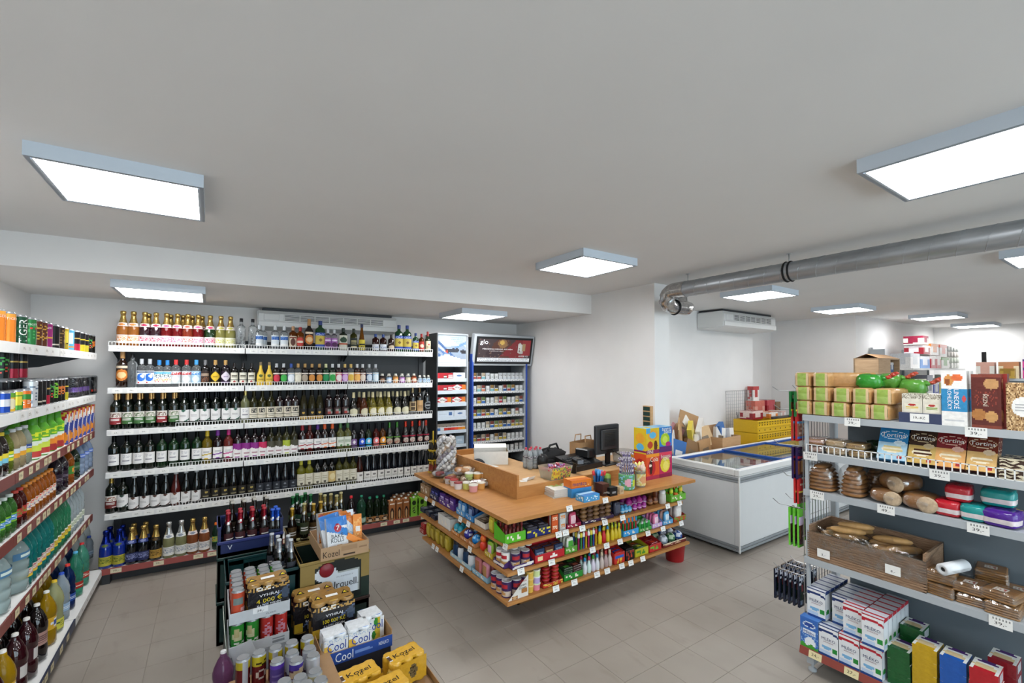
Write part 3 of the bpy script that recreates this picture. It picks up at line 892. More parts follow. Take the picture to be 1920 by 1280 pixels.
W('rL', 'dark red wine with a small chequered label', wine('rL', '#170a0c', '#120c0c', paint('#3a2424', ('r', .3, .2, .9, .8, '#9a9090'), ('r', .3, .2, .6, .5, '#a33a34'), ('r', .6, .5, .9, .8, '#2f5a48')), z=(.12, .36)))
W('bD', 'dark bell shaped wine with cream cap and oval label', wine('bD', '#0c0d08', '#cfc49a', paint('#0c0d08', ('e', .5, .45, .5, .5, '#d8d2b2')), kind='bell', H=.275, R=.042, z=(.06, .38), capm=PLAS))
W('bA', 'amber bell shaped wine with cream cap and oval label', wine('bA', '#6a3418', '#cfc49a', paint('#5a2c14', ('e', .6, .45, .42, .5, '#d8cfb0')), kind='bell', H=.275, R=.042, z=(.06, .38), glass=TINT, capm=PLAS))
W('bY', 'yellow bell shaped wine with cream cap and oval label', wine('bY', '#8e8236', '#cfc49a', paint('#a89a44', ('e', .55, .45, .4, .5, '#e0dac0')), kind='bell', H=.275, R=.042, z=(.06, .38), glass=TINT, capm=PLAS))
W('tB', 'dark wine with a narrow tan emblem label', wine('tB', DB, '#8a7a5a', paint('#b8a078', ('r', .25, .5, .75, .9, '#4a3a28'), ('r', .25, .08, .75, .4, '#4a3a28'))))
W('tT', 'dark wine with a large tan paper label', wine('tT', DB, '#6a5238', paint('#c09a6a', ('l', .2, .3, .8, .6, 3, '#7a5a38')), z=(.1, .5)))
W('cP', 'dark wine with a round black crest label', wine('cP', '#0c0e10', '#1a1c20', paint('#101216', ('e', .5, .55, .45, .42, '#8e9498'), ('e', .5, .55, .34, .32, '#15181c'), ('r', .2, .48, .8, .6, '#c9ccce'))))
W('sW', 'dark wine with a square white engraved label', wine('sW', DG, '#0e1010', sq(), z=(.17, .46)))
W('sG', 'dark green wine with a square white engraved label', wine('sG', '#0c2a12', '#0e1410', sq(), z=(.17, .46)))
W('fY', 'yellow wine with yellow cap and badge label', wine('fY', '#8e7a24', '#d0b228', badge('#c9a82c'), glass=TINT, capm=PLAS))
W('fV', 'dark wine with violet cap and badge label', wine('fV', DR, '#7a2f9a', badge('#7a2f9a'), capm=PLAS))
W('fP', 'rose wine with pink cap and badge label', wine('fP', '#8a3a34', '#c2247a', badge('#c2247a'), glass=TINT, capm=PLAS))
W('tV', 'dark wine with violet topped white label', wine('tV', DR, '#1a1014', topwave('#8a2a84'), z=(.1, .52)))
W('tK', 'dark wine with raspberry topped white label', wine('tK', DR, '#1a1014', topwave('#c22a58'), z=(.1, .52)))
W('tN', 'olive wine with grey topped white label', wine('tN', '#3c3a22', '#2a2a20', topwave('#4a4838'), glass=TINT, z=(.1, .52)))
W('tL', 'olive wine with lime topped white label', wine('tL', '#4a4a24', '#2a2a20', topwave('#a8b83a'), glass=TINT, z=(.1, .52)))
W('hR', 'dark wine with red cap and shield label', wine('hR', DR, '#a8242e', badge('#a8242e'), capm=PLAS, z=(.2, .5)))
W('hS', 'rose wine with dark red cap and shield label', wine('hS', '#5a2018', '#7a2a2a', badge('#a8242e'), glass=TINT, capm=PLAS, z=(.2, .5)))
W('hV', 'dark wine with purple cap and shield label', wine('hV', DR, '#5a2a86', badge('#7a2a4a'), capm=PLAS, z=(.2, .5)))
W('hO', 'dark wine with orange cap and shield label', wine('hO', DR, '#e0602a', badge('#e0702a'), capm=PLAS, z=(.2, .5)))
W('oG', 'pale olive wine with green cap and white label', wine('oG', '#7a7a44', '#4a7a44', paint('#d8dcd0', ('l', .2, .4, .8, .75, 3, '#8a9a80'), ('e', .5, .1, .12, .1, '#3a7a3a')), glass=TINT, capm=PLAS, z=(.2, .5)))
def arch(c):
 return paint('#0e0c10', ('e', .5, .55, .45, .45, c), ('r', .05, 0, .95, .5, c), ('d', .5, .6, .22, .24, '#e6e0e6'), ('r', .05, .12, .95, .26, '#15131a'))
for _c, _k, _t in (('aV', '#7a5a8a', 'violet'), ('aB', '#2f5ad0', 'royal blue'), ('aC', '#4ab4d8', 'sky blue'), ('aP', '#e87a7a', 'salmon pink'), ('aO', '#e8a040', 'orange')):
 W(_c, 'fruit wine with an arched %s label' % _t, wine(_c, {'aC': '#2a3a20', 'aP': '#5a1a14', 'aO': '#6a3a10'}.get(_c, '#100c10'), '#16141a', arch(_k), glass=TINT if _c in ('aC', 'aP', 'aO') else GLASSD, R=.035, H=.29))
W('pG', 'dark fruit wine with green capsule and fruit photo label', wine('pG', '#0a1008', '#3a6a30', paint('#15120e', ('r', 0, .82, 1, .95, '#5a8a3a'), ('e', .45, .4, .38, .34, '#b0a490'), ('n', .1, .1, .9, .5, .4, '#a03a2a')), kind='hock', H=.29))
W('pR', 'dark fruit wine with red capsule and fruit photo label', wine('pR', '#120608', '#b0382a', paint('#15080c', ('r', 0, .82, 1, .95, '#9a1f3a'), ('e', .5, .4, .34, .3, '#c0b4a8'), ('n', .1, .1, .9, .5, .3, '#8a1a2a')), kind='hock', H=.29))
W('eR', 'dark wine with gold cap and brown red castle label', wine('eR', DG, '#b09048', castle('#6a2420', '#8a5a4a')))
W('eW', 'dark wine with a white slanted ribbon label', wine('eW', DG, '#12140f', slash('#1f3a30')))
def hock(k, g, cap, lab, gl=None, z=(.06, .36), **kw):
 return wine('h' + k, g, cap, lab, kind='hock', H=.33, R=.037, glass=gl, z=z, capz=.86, **kw)
W('eH', 'slender dark wine with white cap and ribbon label', hock('eH', '#0b0d0d', '#c9ccce', slash('#4a2a20'), capm=PLAS))
W('eK', 'slender red wine with white cap and ribbon label', hock('eK', '#4a1412', '#c9ccce', slash('#6a3a28'), capm=PLAS))
W('eD', 'slender black wine with a dark grey gold dotted label', hock('eD', '#090a0b', '#1a1c20', paint('#26241f', ('e', .55, .72, .14, .1, '#b09a50'), ('l', .25, .3, .75, .45, 2, '#8a8060'))))
W('eB', 'slender blue black wine with a slate label', hock('eB', '#0a0d14', '#141a22', paint('#2c3038', ('e', .5, .72, .1, .06, '#8a9098'), ('l', .3, .35, .7, .45, 1, '#7a8088'))))
_shield = paint('#d6d0bd', ('l', .25, .5, .75, .75, 3, '#a09880'), ('e', .5, .22, .14, .1, '#5a5446'), ('r', 0, 0, 1, .08, '#6a6454'))
W('eY', 'lemon yellow wine with a cream shield label', wine('eY', '#8e8a2a', '#c9c23a', _shield, glass=TINT, z=(.12, .5), capm=PLAS))
W('eS', 'dark wine with a cream shield label', wine('eS', '#0c0b08', '#14120e', _shield, z=(.12, .5)))
W('eT', 'dark wine with a tan rounded label', wine('eT', '#0c0b08', '#14120e', paint('#c9ad70', ('e', .5, .5, .3, .3, '#e0d0a0')), z=(.16, .5)))
W('eO', 'olive wine with a cream shield label', wine('eO', '#5a5826', '#3a381c', _shield, glass=TINT, z=(.12, .5)))
W('eL', 'slender blue black wine with white cap and white label', hock('eL', '#0b0e16', '#c9c6bc', paint('#dedad4', ('e', .55, .65, .2, .12, '#7a7470'), ('l', .25, .25, .75, .45, 2, '#a09a92')), capm=PLAS))
W('eN', 'slender rose wine with white cap and white label', hock('eN', '#4a2018', '#c9c6bc', paint('#dedad4', ('e', .55, .65, .2, .12, '#7a7470')), gl=TINT, capm=PLAS))
W('u1', 'cobalt blue sparkling bottle with a yellow label', sparkling('u1', GLASSD, '#0f2a86', '#b0a83a', foil='#1a2f8a', ring='#1a2f8a', ink='#5a6a20', H=.32), name='sparkling_wine_bottle')
W('u2', 'dark sparkling wine with navy label and gold foil', sparkling('u2', GLASSD, '#0a0c10', '#222a55', ring='#2a3a78', ink='#8a92c0', H=.32), name='sparkling_wine_bottle')
W('u3', 'black sparkling wine with an ornate gold label', sparkling('u3', GLASSD, '#0c0b08', '#b08a3a', ring='#0c0b08', ink='#5a4012', H=.31), name='sparkling_wine_bottle')
W('u4', 'pale sparkling wine under white foil', sparkling('u4', TINT, '#a8a878', '#dcdcd6', foil='#d6d8d8', ring='#e4e4e0', ink='#8a92a0', H=.32), name='sparkling_wine_bottle')
W('u5', 'rose sparkling wine under gold foil with white label', sparkling('u5', TINT, '#a8623c', '#dedad4', ink='#8a92a0', H=.32), name='sparkling_wine_bottle')
def pet(k, g, cap, lab, H=.30, R=.045, kind='pet', z=(.3, .52), mat=None, ang=175, **kw):
 return bottle('pt' + k, kind, H, R, mat or PET, g, PLAS, cap, .92, (z[0], z[1], ang, lab), capr=.0145 if R < .06 else .02, **kw)
W('x1', 'small orange capped lemonade', pet('x1', '#1a3a28', '#e06a1c', paint('#3a8a4a', ('n', 0, .1, 1, .9, .5, '#d0a030')), H=.25, R=.032), name='plastic_bottle')
W('x2', 'dark cola bottle with a red cap and dark label', pet('x2', '#1c0c0a', '#c2242c', paint('#3a0d14', ('l', 0, .3, 1, .6, 2, '#a08a8a')), mat=GLASSD), name='plastic_bottle')
W('x3', 'large green soda bottle', pet('x3', '#1c8a34', '#1f7a3a', paint('#2fae44', ('n', 0, .2, 1, .8, .3, '#b0e0a0')), H=.32, R=.048), name='plastic_bottle')
W('x4', 'cola bottle with red cap and red violet label', pet('x4', '#150a0c', '#d0242c', paint('#4a1428', ('r', 0, .6, 1, .8, '#c9c2c8')), H=.33, mat=GLASSD), name='plastic_bottle')
W('x5', 'grey green mineral water bottle with pale label', pet('x5', '#2f5a44', '#1f8a6a', paint('#7a9a88', ('l', .1, .2, .9, .8, 4, '#b0c4b8')), H=.32, R=.05, z=(.1, .27)), name='plastic_bottle')
W('x6', 'dark green beer bottle of plastic with monk label', pet('x6', '#1a2a16', '#1f7a5a', paint('#a07040', ('e', .5, .45, .1, .45, '#2c1a10'), ('e', .5, .35, .05, .3, '#c9b090')), H=.29, R=.046, z=(.06, .27)), name='plastic_bottle')
_tb = paint('#9a6036', ('e', .5, .3, .3, .32, '#2a1610'), ('e', .5, .26, .14, .24, '#c9a070'), ('l', .15, .72, .85, .9, 2, '#e8d8c4'))
W('y1', 'brown drink carton with a monk picture', carton('y1', .072, .072, .215, _tb, cap=('#e4e0da', 0, -.1)), cat='carton', name='drink_carton')
_tg = paint('#7fb83a', ('e', .5, .75, .3, .12, '#1c2a12'), ('r', .3, .18, .7, .58, '#1c2a12'), ('n', .3, .2, .7, .55, .3, '#8fc04a'))
W('y2', 'lime green drink carton with dark emblem', carton('y2', .076, .072, .21, _tg, cap=('#e4e4e0', 0, -.1)), cat='carton', name='drink_carton')
# the drinks rack along the back wall
RA = math.radians(-2.94)
RO = (-.772, 5.309)                    # front lower left corner
RU = (math.cos(RA), math.sin(RA))
RV = (-RU[1], RU[0])
RLEN = 3.075
BAYS = [0, 1.06, 2.06, RLEN]
def rk(u, v):
 return (RO[0] + RU[0] * u + RV[0] * v, RO[1] + RU[1] * u + RV[1] * v)
def rk_u(px, v):
 o = rk(0, v)
 return on_line(px, o, RU)
rack = thing('gondola_rack', 'long white and dark grey drinks rack full of wine along the back wall', 'rack', (RO[0], RO[1], 0), RA)
UP = [2.105, 1.725, 1.345, .965, .595]
ORD = ['top', 'second', 'third', 'fourth', 'fifth', 'bottom']
for b in range(3):
 ob('back_panel', MB().box(BAYS[b] + .01, .455, .1, BAYS[b + 1] - .01, .47, 2.10 if b == 0 else 2.2).mesh(STEELD, 'back_panel'), rack)
for u in BAYS:
 uu = min(max(u, .03), RLEN - .03)
 ob('upright', MB().box(uu - .03, .43, 0, uu + .03, .49, 2.2).mesh(STEELD, 'upright'), rack)
 ob('foot', MB().box(uu - .028, .02, 0, uu + .028, .45, .09).mesh(STEELD, 'foot'), rack)
def wires(u0, u1, v, z0, z1, r=.0022, step=.024, m=None):
 w = MB()
 w.box(u0, v - r, z1 - 2 * r, u1, v + r, z1)
 w.box(u0, v - r, z0, u1, v + r, z0 + 2 * r)
 n = max(1, int((u1 - u0) / step))
 for i in range(n + 1):
  u = u0 + (u1 - u0) * i / n
  w.box(u - r, v - r, z0, u + r, v + r, z1)
 return w
def price_text(k):
 return ['79,-', '99,-', '179,-', '249,-', '64,-', '329,-', '149,-'][k % 7]
_tickets = 0
for r, z in enumerate(UP):
 for b in range(3):
  u0, u1 = BAYS[b] + (.004 if b else 0), BAYS[b + 1] - .004
  bd = MB().box(u0, .085, z - .03, u1, .455, z).box(u0, .08, z - .052, u1, .086, z + .001)
  bo = ob('shelf_board', bd.mesh(STEELW, 'shelf_board'), rack)
  pr_ = MB().box(u0 + .002, .0765, z - .05, u1 - .002, .0795, z - .004, 0, '#dcdcda')
  q = u0 + .07
  while q < u1 - .06:
   pr_.sheet((q - .035, .0762, z - .044), (.07, 0, 0), (0, 0, .034), 1, 1, paint('#e9e8e4'))
   pr_.text(price_text(int(q * 37) + r), (q, .0762, z - .027), (1, 0, 0), (0, 0, 1), .032, .012, 0, '#3a3a3a', off=.0006)
   q += random.uniform(.075, .16)
  ob('price_rail', pr_.mesh(PLAS, 'price_rail'), bo)
  g0 = u0
  if b == 0 and r > 0:
   g0 = u0 + [0, .52, .5, .46, .49][r]
  ob('wire_guard', wires(g0, u1, .083, z, z + .04).mesh(STEELW, 'wire_guard'), bo)
  for uu in (u0 + .012, u1 - .012):
   ob('bracket', MB().add([(uu - .001, .12, z - .03), (uu - .001, .455, z - .03), (uu - .001, .455, z - .12), (uu - .001, .38, z - .12), (uu + .001, .12, z - .03), (uu + .001, .455, z - .03), (uu + .001, .455, z - .12), (uu + .001, .38, z - .12)],
         [(0, 1, 2, 3), (7, 6, 5, 4), (0, 4, 5, 1), (1, 5, 6, 2), (2, 6, 7, 3), (3, 7, 4, 0)]).mesh(STEELD, 'bracket'), bo)
_pk = plain('pink_red_rail', '#9c4f4a', .4)
for b in range(3):
 u0, u1 = BAYS[b] + .002, BAYS[b + 1] - .002
 bo = ob('shelf_board', MB().box(u0, .01, .10, u1, .455, .13).mesh(STEELW, 'base_board'), rack)
 ob('price_rail', MB().box(u0, 0, .088, u1, .01, .14).mesh(_pk, 'base_rail'), bo)
 q = u0 + .1
 k = 0
 while q < u1 - .08:
  t = MB().sheet((-.038, 0, -.019), (.076, 0, 0), (0, 0, .038), 1, 1, paint('#ddd3b4'))
  t.text(price_text(k + b), (0, 0, 0), (1, 0, 0), (0, 0, 1), .04, .016, 0, '#3a3428', off=.0006)
  ob('price_ticket', t.mesh(PAPER, 'price_ticket'), bo, (q, -.0015, .114))
  q += random.choice((.11, .15, .22, .3))
  k += 1
 ob('kick_plate', MB().box(u0, .10, .0, u1, .115, .09).mesh(STEELD, 'kick_plate'), bo)
def fill(row, z, v, seq, back=False):
 for px, code in seq:
  desc, parts, cat, name = WT[code]
  u = rk_u(px, v)
  x, y = rk(u, v)
  kind = '' if ('carton' in name) else ' bottle'
  desc = desc.replace(' with a ', ' with ').replace(' and a ', ' and ')
  lab = desc + (kind if 'bottle' not in desc and 'flask' not in desc else '') + ', %s drinks rack %sshelf' % (ORD[row], '' if v < .16 else 'rear ')
  grp = desc + ', %s shelf' % ORD[row]
  stamp(parts, name, lab, cat, (x, y, z), RA + random.uniform(-.12, .12), grp, scale=(1.07, 1.07, 1.04) if row < 5 else (1.05, 1.05, 1.03))
def zipw(pxs, codes):
 return list(zip(pxs, codes.split()))
fill(0, UP[0], .15, zipw([229, 248.6, 270, 291, 311, 331.5, 351, 370.5, 393, 413, 431, 451, 472.6, 485, 515, 532, 548.6, 562, 578.5, 599.6, 614, 626, 643, 662.5, 677.7, 703.7, 718, 733, 747.5, 763, 779, 790, 801.7],
  'pe pe dr dr re re ro re gn yg yg no no ab ab ab cm bn bz bc pl pl jg tu me aq aq rb bc bc bs re2 ja'))
fill(0, UP[0], .27, zipw([277, 318.6, 341.5, 359.5, 378, 492.7], 'bg bg bg bg bg ab'))
fill(1, UP[1], .145, zipw([229.6, 248, 265.5, 281, 298.6, 314, 330, 350, 368.4, 385, 404, 423, 439.5, 456, 472, 489, 505, 518.6, 532, 546, 559, 572, 585, 599, 611, 623.5, 635, 646.7, 658, 669.5, 680, 692, 704, 716.7, 729.4, 741.6, 753.7, 765, 776, 787, 795.4, 803],
  'bz no bl bl pf pf pr pr pb bw dy dv cr cr cr eg eg k1 k2 k3 k4 k5 k6 k6 k7 k8 k9 ka kb kc kd ke kf m1 m2 m3 m4 m5 m6 m7 m7 m7'))
fill(2, UP[2], .135, zipw([219, 241, 262.7, 284.4, 306, 327.7, 347.3, 366.7, 386, 406, 426, 442.7, 461, 477, 492.7, 509, 525, 540.6, 554, 570, 585.5, 600, 617, 633, 648, 663.6, 682.6, 699.4, 714, 729, 745, 759.6, 774, 787, 800.7],
  'cR cG cG cG cR cG wS wS wS wS wS wS wC qC qC qC qS qS qS gB gB gB rL rL rL bD bA bY bY bY bD bD tB tT cP'))
fill(2, UP[2], .25, zipw([225, 247, 268, 289, 311, 332, 351, 371, 391, 410, 430, 447, 674, 692, 708, 722, 737, 752, 766], 'cR cG cG cG cR cG wS wS wS wS wS wS bA bY bY bY bD bD bD'))
fill(3, UP[3], .135, zipw([217, 240.8, 263, 284.5, 306.8, 328.7, 350, 372, 391, 410.7, 430.8, 448, 464, 479.6, 495, 510, 524.4, 538.7, 552.8, 568.5, 582, 597, 610, 624.4, 639.4, 653, 664.7, 679.7, 692, 706, 718.5, 731, 745, 761, 773.4, 787, 799],
  'sW sW sW sW sG sG sG sG fY fV fP tV tV tV tK tN tN tL tN hR hS hV hO hO oG oG aV aB aC aP aO pG pG pR pR pR pR'))
fill(4, UP[4], .135, zipw([214, 235.8, 256.5, 277, 296.6, 315, 334, 352.8, 372.5, 390, 408.5, 425, 441, 457.8, 474, 491, 506, 522, 537, 552, 567, 582, 597, 611, 624, 637.5, 650.6, 663.7, 676, 690, 702, 715, 728, 739.7, 751, 764, 776, 787.5, 799],
  'eR eW eH eH eH eH eK eH eH eD eD eD eD eD eD eB eB eB eB eB eY eY eS eS eT eO eO eO eN eL eL eL eL eL eL eL eL eL eL'))
fill(5, .13, .075, zipw([206, 231, 254, 276, 299, 323, 346, 367, 389, 410.5, 583, 605, 638, 661, 680, 695.6, 709, 721.5, 736, 749, 762, 777, 791],
  'u1 u1 u2 u2 u3 u4 u4 u5 u5 x1 x2 x2 x3 x4 x5 x6 x6 x6 y1 y1 y1 y2 y2'))
fill(5, .13, .19, zipw([213.5, 237, 258, 280, 741, 754, 767, 780, 793], 'u1 u1 u2 u2 y1 y1 y1 y2 y2'))
fill(5, .13, .28, zipw([745, 758, 771, 783.5, 795], 'y1 y1 y1 y2 y2'))
# soft drinks rack along the left wall
LX, LXB = -.85, -.775
LY0, LY1 = 2.44, 5.30
LB = [2.44, 3.42, 4.40, 5.37]
LZ = [2.03, 1.665, 1.345, 1.015, .62]
lrack = thing('gondola_rack', 'tall soft drinks rack with dark red price rails along the left wall', 'rack', (0, 0, 0))
_rr = plain('dark_red_rail', '#7a3b34', .4)
_bl = plain('navy_rail', '#26304a', .4)
for b in range(3):
 ob('back_panel', MB().box(-1.34, LB[b] + .005, .1, -1.325, LB[b + 1] - .005, 1.98).mesh(STEELG, 'back_panel'), lrack)
for y in LB:
 ob('upright', MB().box(-1.345, y - .03, 0, -1.29, y + .03, 2.0).mesh(STEELD, 'upright'), lrack)
 ob('foot', MB().box(-1.3, y - .028, 0, -.80, y + .028, .09).mesh(STEELD, 'foot'), lrack)
LORD = ['top', 'second', 'third', 'fourth', 'fifth', 'bottom']
for r, z in enumerate(LZ + [.13]):
 for b in range(3):
  y0, y1 = LB[b] + .003, LB[b + 1] - .003
  xf = LX if r < 5 else LXB
  bo = ob('shelf_board', MB().box(-1.325, y0, z - .03, xf, y1, z).mesh(STEELW, 'shelf_board'), lrack)
  rm = STEELW if r < 2 or (r == 5 and b == 2) else (_rr if r < 5 else _bl)
  ob('price_rail', MB().box(xf, y0, z - .052, xf + .008, y1, z + .004).mesh(rm, 'price_rail'), bo)
  if b == 0:
   continue
  q = y0 + .08
  k = 0
  tc = '#e6e4e0' if r < 2 or (r == 5 and b == 2) else '#d8cba4'
  while q < y1 - .05:
   t = MB().sheet((0, -.034, -.021), (0, .068, 0), (0, 0, .042), 1, 1, paint(tc))
   t.text(['19,-', '27,-', '34,-', '39,-', '24,-'][k % 5], (0, 0, 0), (0, 1, 0), (0, 0, 1), .042, .018, 0, '#4a4236', off=.0006)
   ob('price_ticket', t.mesh(PAPER, 'price_ticket'), bo, (xf + .0095, q, z - .024))
   q += random.choice((.085, .12, .16, .2))
   k += 1
  if r < 5:
   for yy in (y0 + .01, y1 - .01):
    ob('bracket', MB().add([(-.9, yy - .001, z - .03), (-1.3, yy - .001, z - .03), (-1.3, yy - .001, z - .13), (-1.2, yy - .001, z - .12), (-.9, yy + .001, z - .03), (-1.3, yy + .001, z - .03), (-1.3, yy + .001, z - .13), (-1.2, yy + .001, z - .12)],
          [(0, 1, 2, 3), (7, 6, 5, 4), (0, 4, 5, 1), (1, 5, 6, 2), (2, 6, 7, 3), (3, 7, 4, 0)]).mesh(STEELD, 'bracket'), bo)
def ly(px, x):
 return on_line(px, (x, 0), (0, 1))
def put_l(row, code, y, x, dz=0, where=''):
 desc, parts, cat, name = LT[code]
 z = (LZ + [.13])[row] + dz
 stamp(parts, name, '%s, %s soft drinks rack %sshelf' % (desc, LORD[row], where), cat, (x, y, z), (.65 + random.uniform(-.3, .3)) if cat == 'can' else PI / 2 + random.uniform(-.25, .25) * (cat == 'bottle'), '%s, %s rack shelf' % (desc, LORD[row]))
LT = {}
def LW(c, desc, parts, cat='bottle', name='plastic_bottle'):
 LT[c] = (desc, parts, cat, name)
def en(k, d, text=None, H=.168, **kw):
 return can('en' + k, H, .0325, d, text=text, **kw)
LW('t1', 'orange energy drink can with white lettering', en('t1', paint('#e8862a', ('r', 0, .85, 1, 1, '#e8a040')), [('TIGER', .78, .05, '#f2e2c8')]), 'can', 'drink_can')
LW('t2', 'dark green energy drink can with tall white lettering', en('t2', paint('#1d4a32', ('n', 0, 0, 1, 1, .1, '#2f6a48')), [('TIGER', .46, .135, '#e8ece4', 1)]), 'can', 'drink_can')
LW('t3', 'leaf green energy drink can', en('t3', paint('#2c7a40', ('n', 0, .1, 1, .9, .3, '#49a85c'), ('n', 0, .6, 1, .68, .5, '#d03a3a')), [('TIGER', .76, .045, '#e8ece4')]), 'can', 'drink_can')
LW('t4', 'brown and gold energy drink can', en('t4', paint('#5a2d1c', ('n', 0, .1, 1, .9, .4, '#c99a3a'))), 'can', 'drink_can')
LW('t5', 'magenta energy drink can', en('t5', paint('#a02a7a', ('r', 0, .35, 1, .42, '#d8a040')), [('TIGER', .78, .045, '#f0e0ec')]), 'can', 'drink_can')
LW('t6', 'black energy drink can with a gold claw', en('t6', paint('#141214', ('r', .42, .35, .46, .9, '#b0904a'), ('r', .48, .3, .52, .9, '#b0904a'), ('r', .54, .35, .58, .9, '#b0904a'), ('r', .4, .12, .6, .2, '#c9c2b0'))), 'can', 'drink_can')
LW('t7', 'dark brown energy drink can', en('t7', paint('#3a2a1a', ('n', 0, .2, 1, .9, .3, '#8a6a3a'))), 'can', 'drink_can')
LW('t8', 'mustard yellow energy drink can', en('t8', paint('#b09a2c', ('r', .45, .3, .55, .9, '#e0cc4a'), ('n', 0, .1, 1, .3, .4, '#3a3010'))), 'can', 'drink_can')
LW('t9', 'light blue energy drink can', en('t9', paint('#58a6cc', ('r', .45, .3, .55, .9, '#d8ecf4'), ('r', 0, .1, 1, .18, '#d0802a'))), 'can', 'drink_can')
LW('ta', 'black energy drink can with red lower band', en('ta', paint('#15151a', ('r', 0, 0, 1, .36, '#b01f3a'), ('r', .3, .6, .7, .66, '#c0a050'))), 'can', 'drink_can')
LW('tb', 'black energy drink can with yellow lower band', en('tb', paint('#15171a', ('r', 0, 0, 1, .36, '#c2b42c'), ('r', .3, .6, .7, .7, '#c9b030'))), 'can', 'drink_can')
LW('tc', 'black energy drink can with green and red marks', en('tc', paint('#141614', ('n', .2, .3, .8, .8, .5, '#4aa04a'), ('n', .2, .2, .8, .5, .3, '#d04a3a'))), 'can', 'drink_can')
LW('td', 'black energy drink can with orange marks', en('td', paint('#15120f', ('r', .25, .3, .75, .75, '#d0702a'), ('n', .2, .2, .8, .9, .4, '#1a1614'))), 'can', 'drink_can')
LW('te', 'silver white energy drink can', en('te', paint('#c9ced2', ('n', .1, .1, .9, .9, .3, '#6a7a8a'))), 'can', 'drink_can')
LW('tf', 'black energy drink can with lime marks', en('tf', paint('#101410', ('r', .4, .2, .6, .85, '#7ac03a'), ('n', .4, .2, .6, .85, .4, '#101410'))), 'can', 'drink_can')
LW('c1', 'small blue cola can', en('c1', paint('#1f4aa8', ('r', .3, .3, .7, .7, '#dfe4ec')), H=.118), 'can', 'drink_can')
LW('c2', 'small lemon soda can with orange slice', en('c2', paint('#e8b83a', ('e', .5, .4, .15, .3, '#f0e8c0'), ('r', 0, .75, 1, 1, '#6aa83a')), H=.118), 'can', 'drink_can')
LW('c3', 'small green lime soda can', en('c3', paint('#4a9a3a', ('e', .5, .5, .16, .28, '#e8d84a'), ('r', 0, .8, 1, 1, '#d8cc3a')), H=.118), 'can', 'drink_can')
LW('c4', 'small orange soda can', en('c4', paint('#e8742a', ('n', .2, .2, .8, .8, .4, '#f0e0d0'), ('r', .3, .5, .7, .8, '#3a8a3a')), H=.118), 'can', 'drink_can')
def mpack(key, cols, n=3, m=2, H=.168, R=.0325):
 if key in PRO:
  return PRO[key]
 b = MB()
 for i in range(n):
  for j in range(m):
   b.M = Matrix.Translation(((i - (n - 1) / 2) * R * 2, (j - (m - 1) / 2) * R * 2, 0))
   b.wrap(R - .0005, .004, H - .012, FRONT - PI, FRONT + PI, 12, 8, cols, 0, off=0)
   b.lathe([(R, H - .012), (.84 * R, H - .002), (.7 * R, H - .003), (.001, H - .003)], 12, 0, '#8a8c90')
 b.M = Matrix()
 f = MB()
 x, y = n * R + .0015, m * R + .0015
 f.box(-x, -y, .002, x, y, H + .001, ch=.012)
 PRO[key] = [('cans', b.mesh(CAN, 'cans')), ('film', f.mesh(WRAP, 'film'))]
 return PRO[key]
LW('mp', 'film wrapped pack of black violet cans', mpack('mp', paint('#15131c', ('r', 0, .25, 1, .55, '#6a4a9a'))), 'can pack', 'can_pack')
LW('mq', 'film wrapped pack of black cans with red and yellow', mpack('mq', paint('#121416', ('n', 0, .1, 1, .4, .5, '#d0a030'), ('n', 0, .1, 1, .4, .3, '#d04030'))), 'can pack', 'can_pack')
LW('s1', 'half litre cola bottle with yellow label', pet('s1', '#160c0a', '#e0c22a', paint('#7ac0d8', ('r', 0, .5, 1, 1, '#e0cc3a')), H=.225, R=.033, mat=GLASSD))
LW('s2', 'half litre green soda bottle with lemon label', pet('s2', '#7a8a2a', '#2a6a3a', paint('#d8d02a', ('r', 0, .3, 1, .7, '#4aa83a'), ('r', .3, .4, .7, .6, '#f0f0e0')), H=.225, R=.033))
LW('s3', 'half litre clear drink bottle with orange label', pet('s3', '#c9b890', '#d8dadc', paint('#e0a030', ('r', 0, .5, 1, 1, '#c9d0d4')), H=.225, R=.034))
LW('s4', 'half litre clear drink bottle with blue yellow label', pet('s4', '#b8c0b0', '#d8dadc', paint('#d8c22a', ('r', 0, .5, 1, 1, '#2a4a8a'), ('l', .3, .6, .7, .8, 1, '#e0e8f0')), H=.225, R=.034))
_j = lambda c: paint(c, ('r', 0, .62, 1, 1, '#5aa82a'), ('n', .1, .66, .9, .9, .35, '#c2d82a'), ('r', 0, .5, 1, .62, '#d8e0d8'), ('e', .5, .25, .35, .24, '#e88a2a'), ('e', .35, .12, .2, .12, '#a02a2a'))
LW('j1', 'juice bottle with green cap and orange fruit sleeve', bottle('j1', 'juice', .255, .042, PLAS, '#5aa82a', PLAS, '#4a9a24', .82, (.03, .72, 178, _j('#e8e0c8')), capr=.024))
LW('j2', 'juice bottle with green cap and apple sleeve', bottle('j2', 'juice', .255, .042, PLAS, '#5aa82a', PLAS, '#4a9a24', .82, (.03, .72, 178, paint('#dfe8d8', ('r', 0, .6, 1, 1, '#6ab02a'), ('e', .5, .28, .3, .2, '#c9d84a'), ('n', .1, .66, .9, .9, .35, '#d8e02a'), ('e', .4, .15, .2, .12, '#c0403a'))), capr=.024))
LW('ct', 'tall red and blue juice carton with orange picture', carton('ct', .062, .06, .235, paint('#3a4a9a', ('r', 0, .7, 1, 1, '#c22a34'), ('s', .35, .5, .1, '#e8e4e0'), ('e', .6, .22, .35, .2, '#e8922a'), ('s', .75, .3, .05, '#e8c83a'))), 'carton', 'drink_carton')
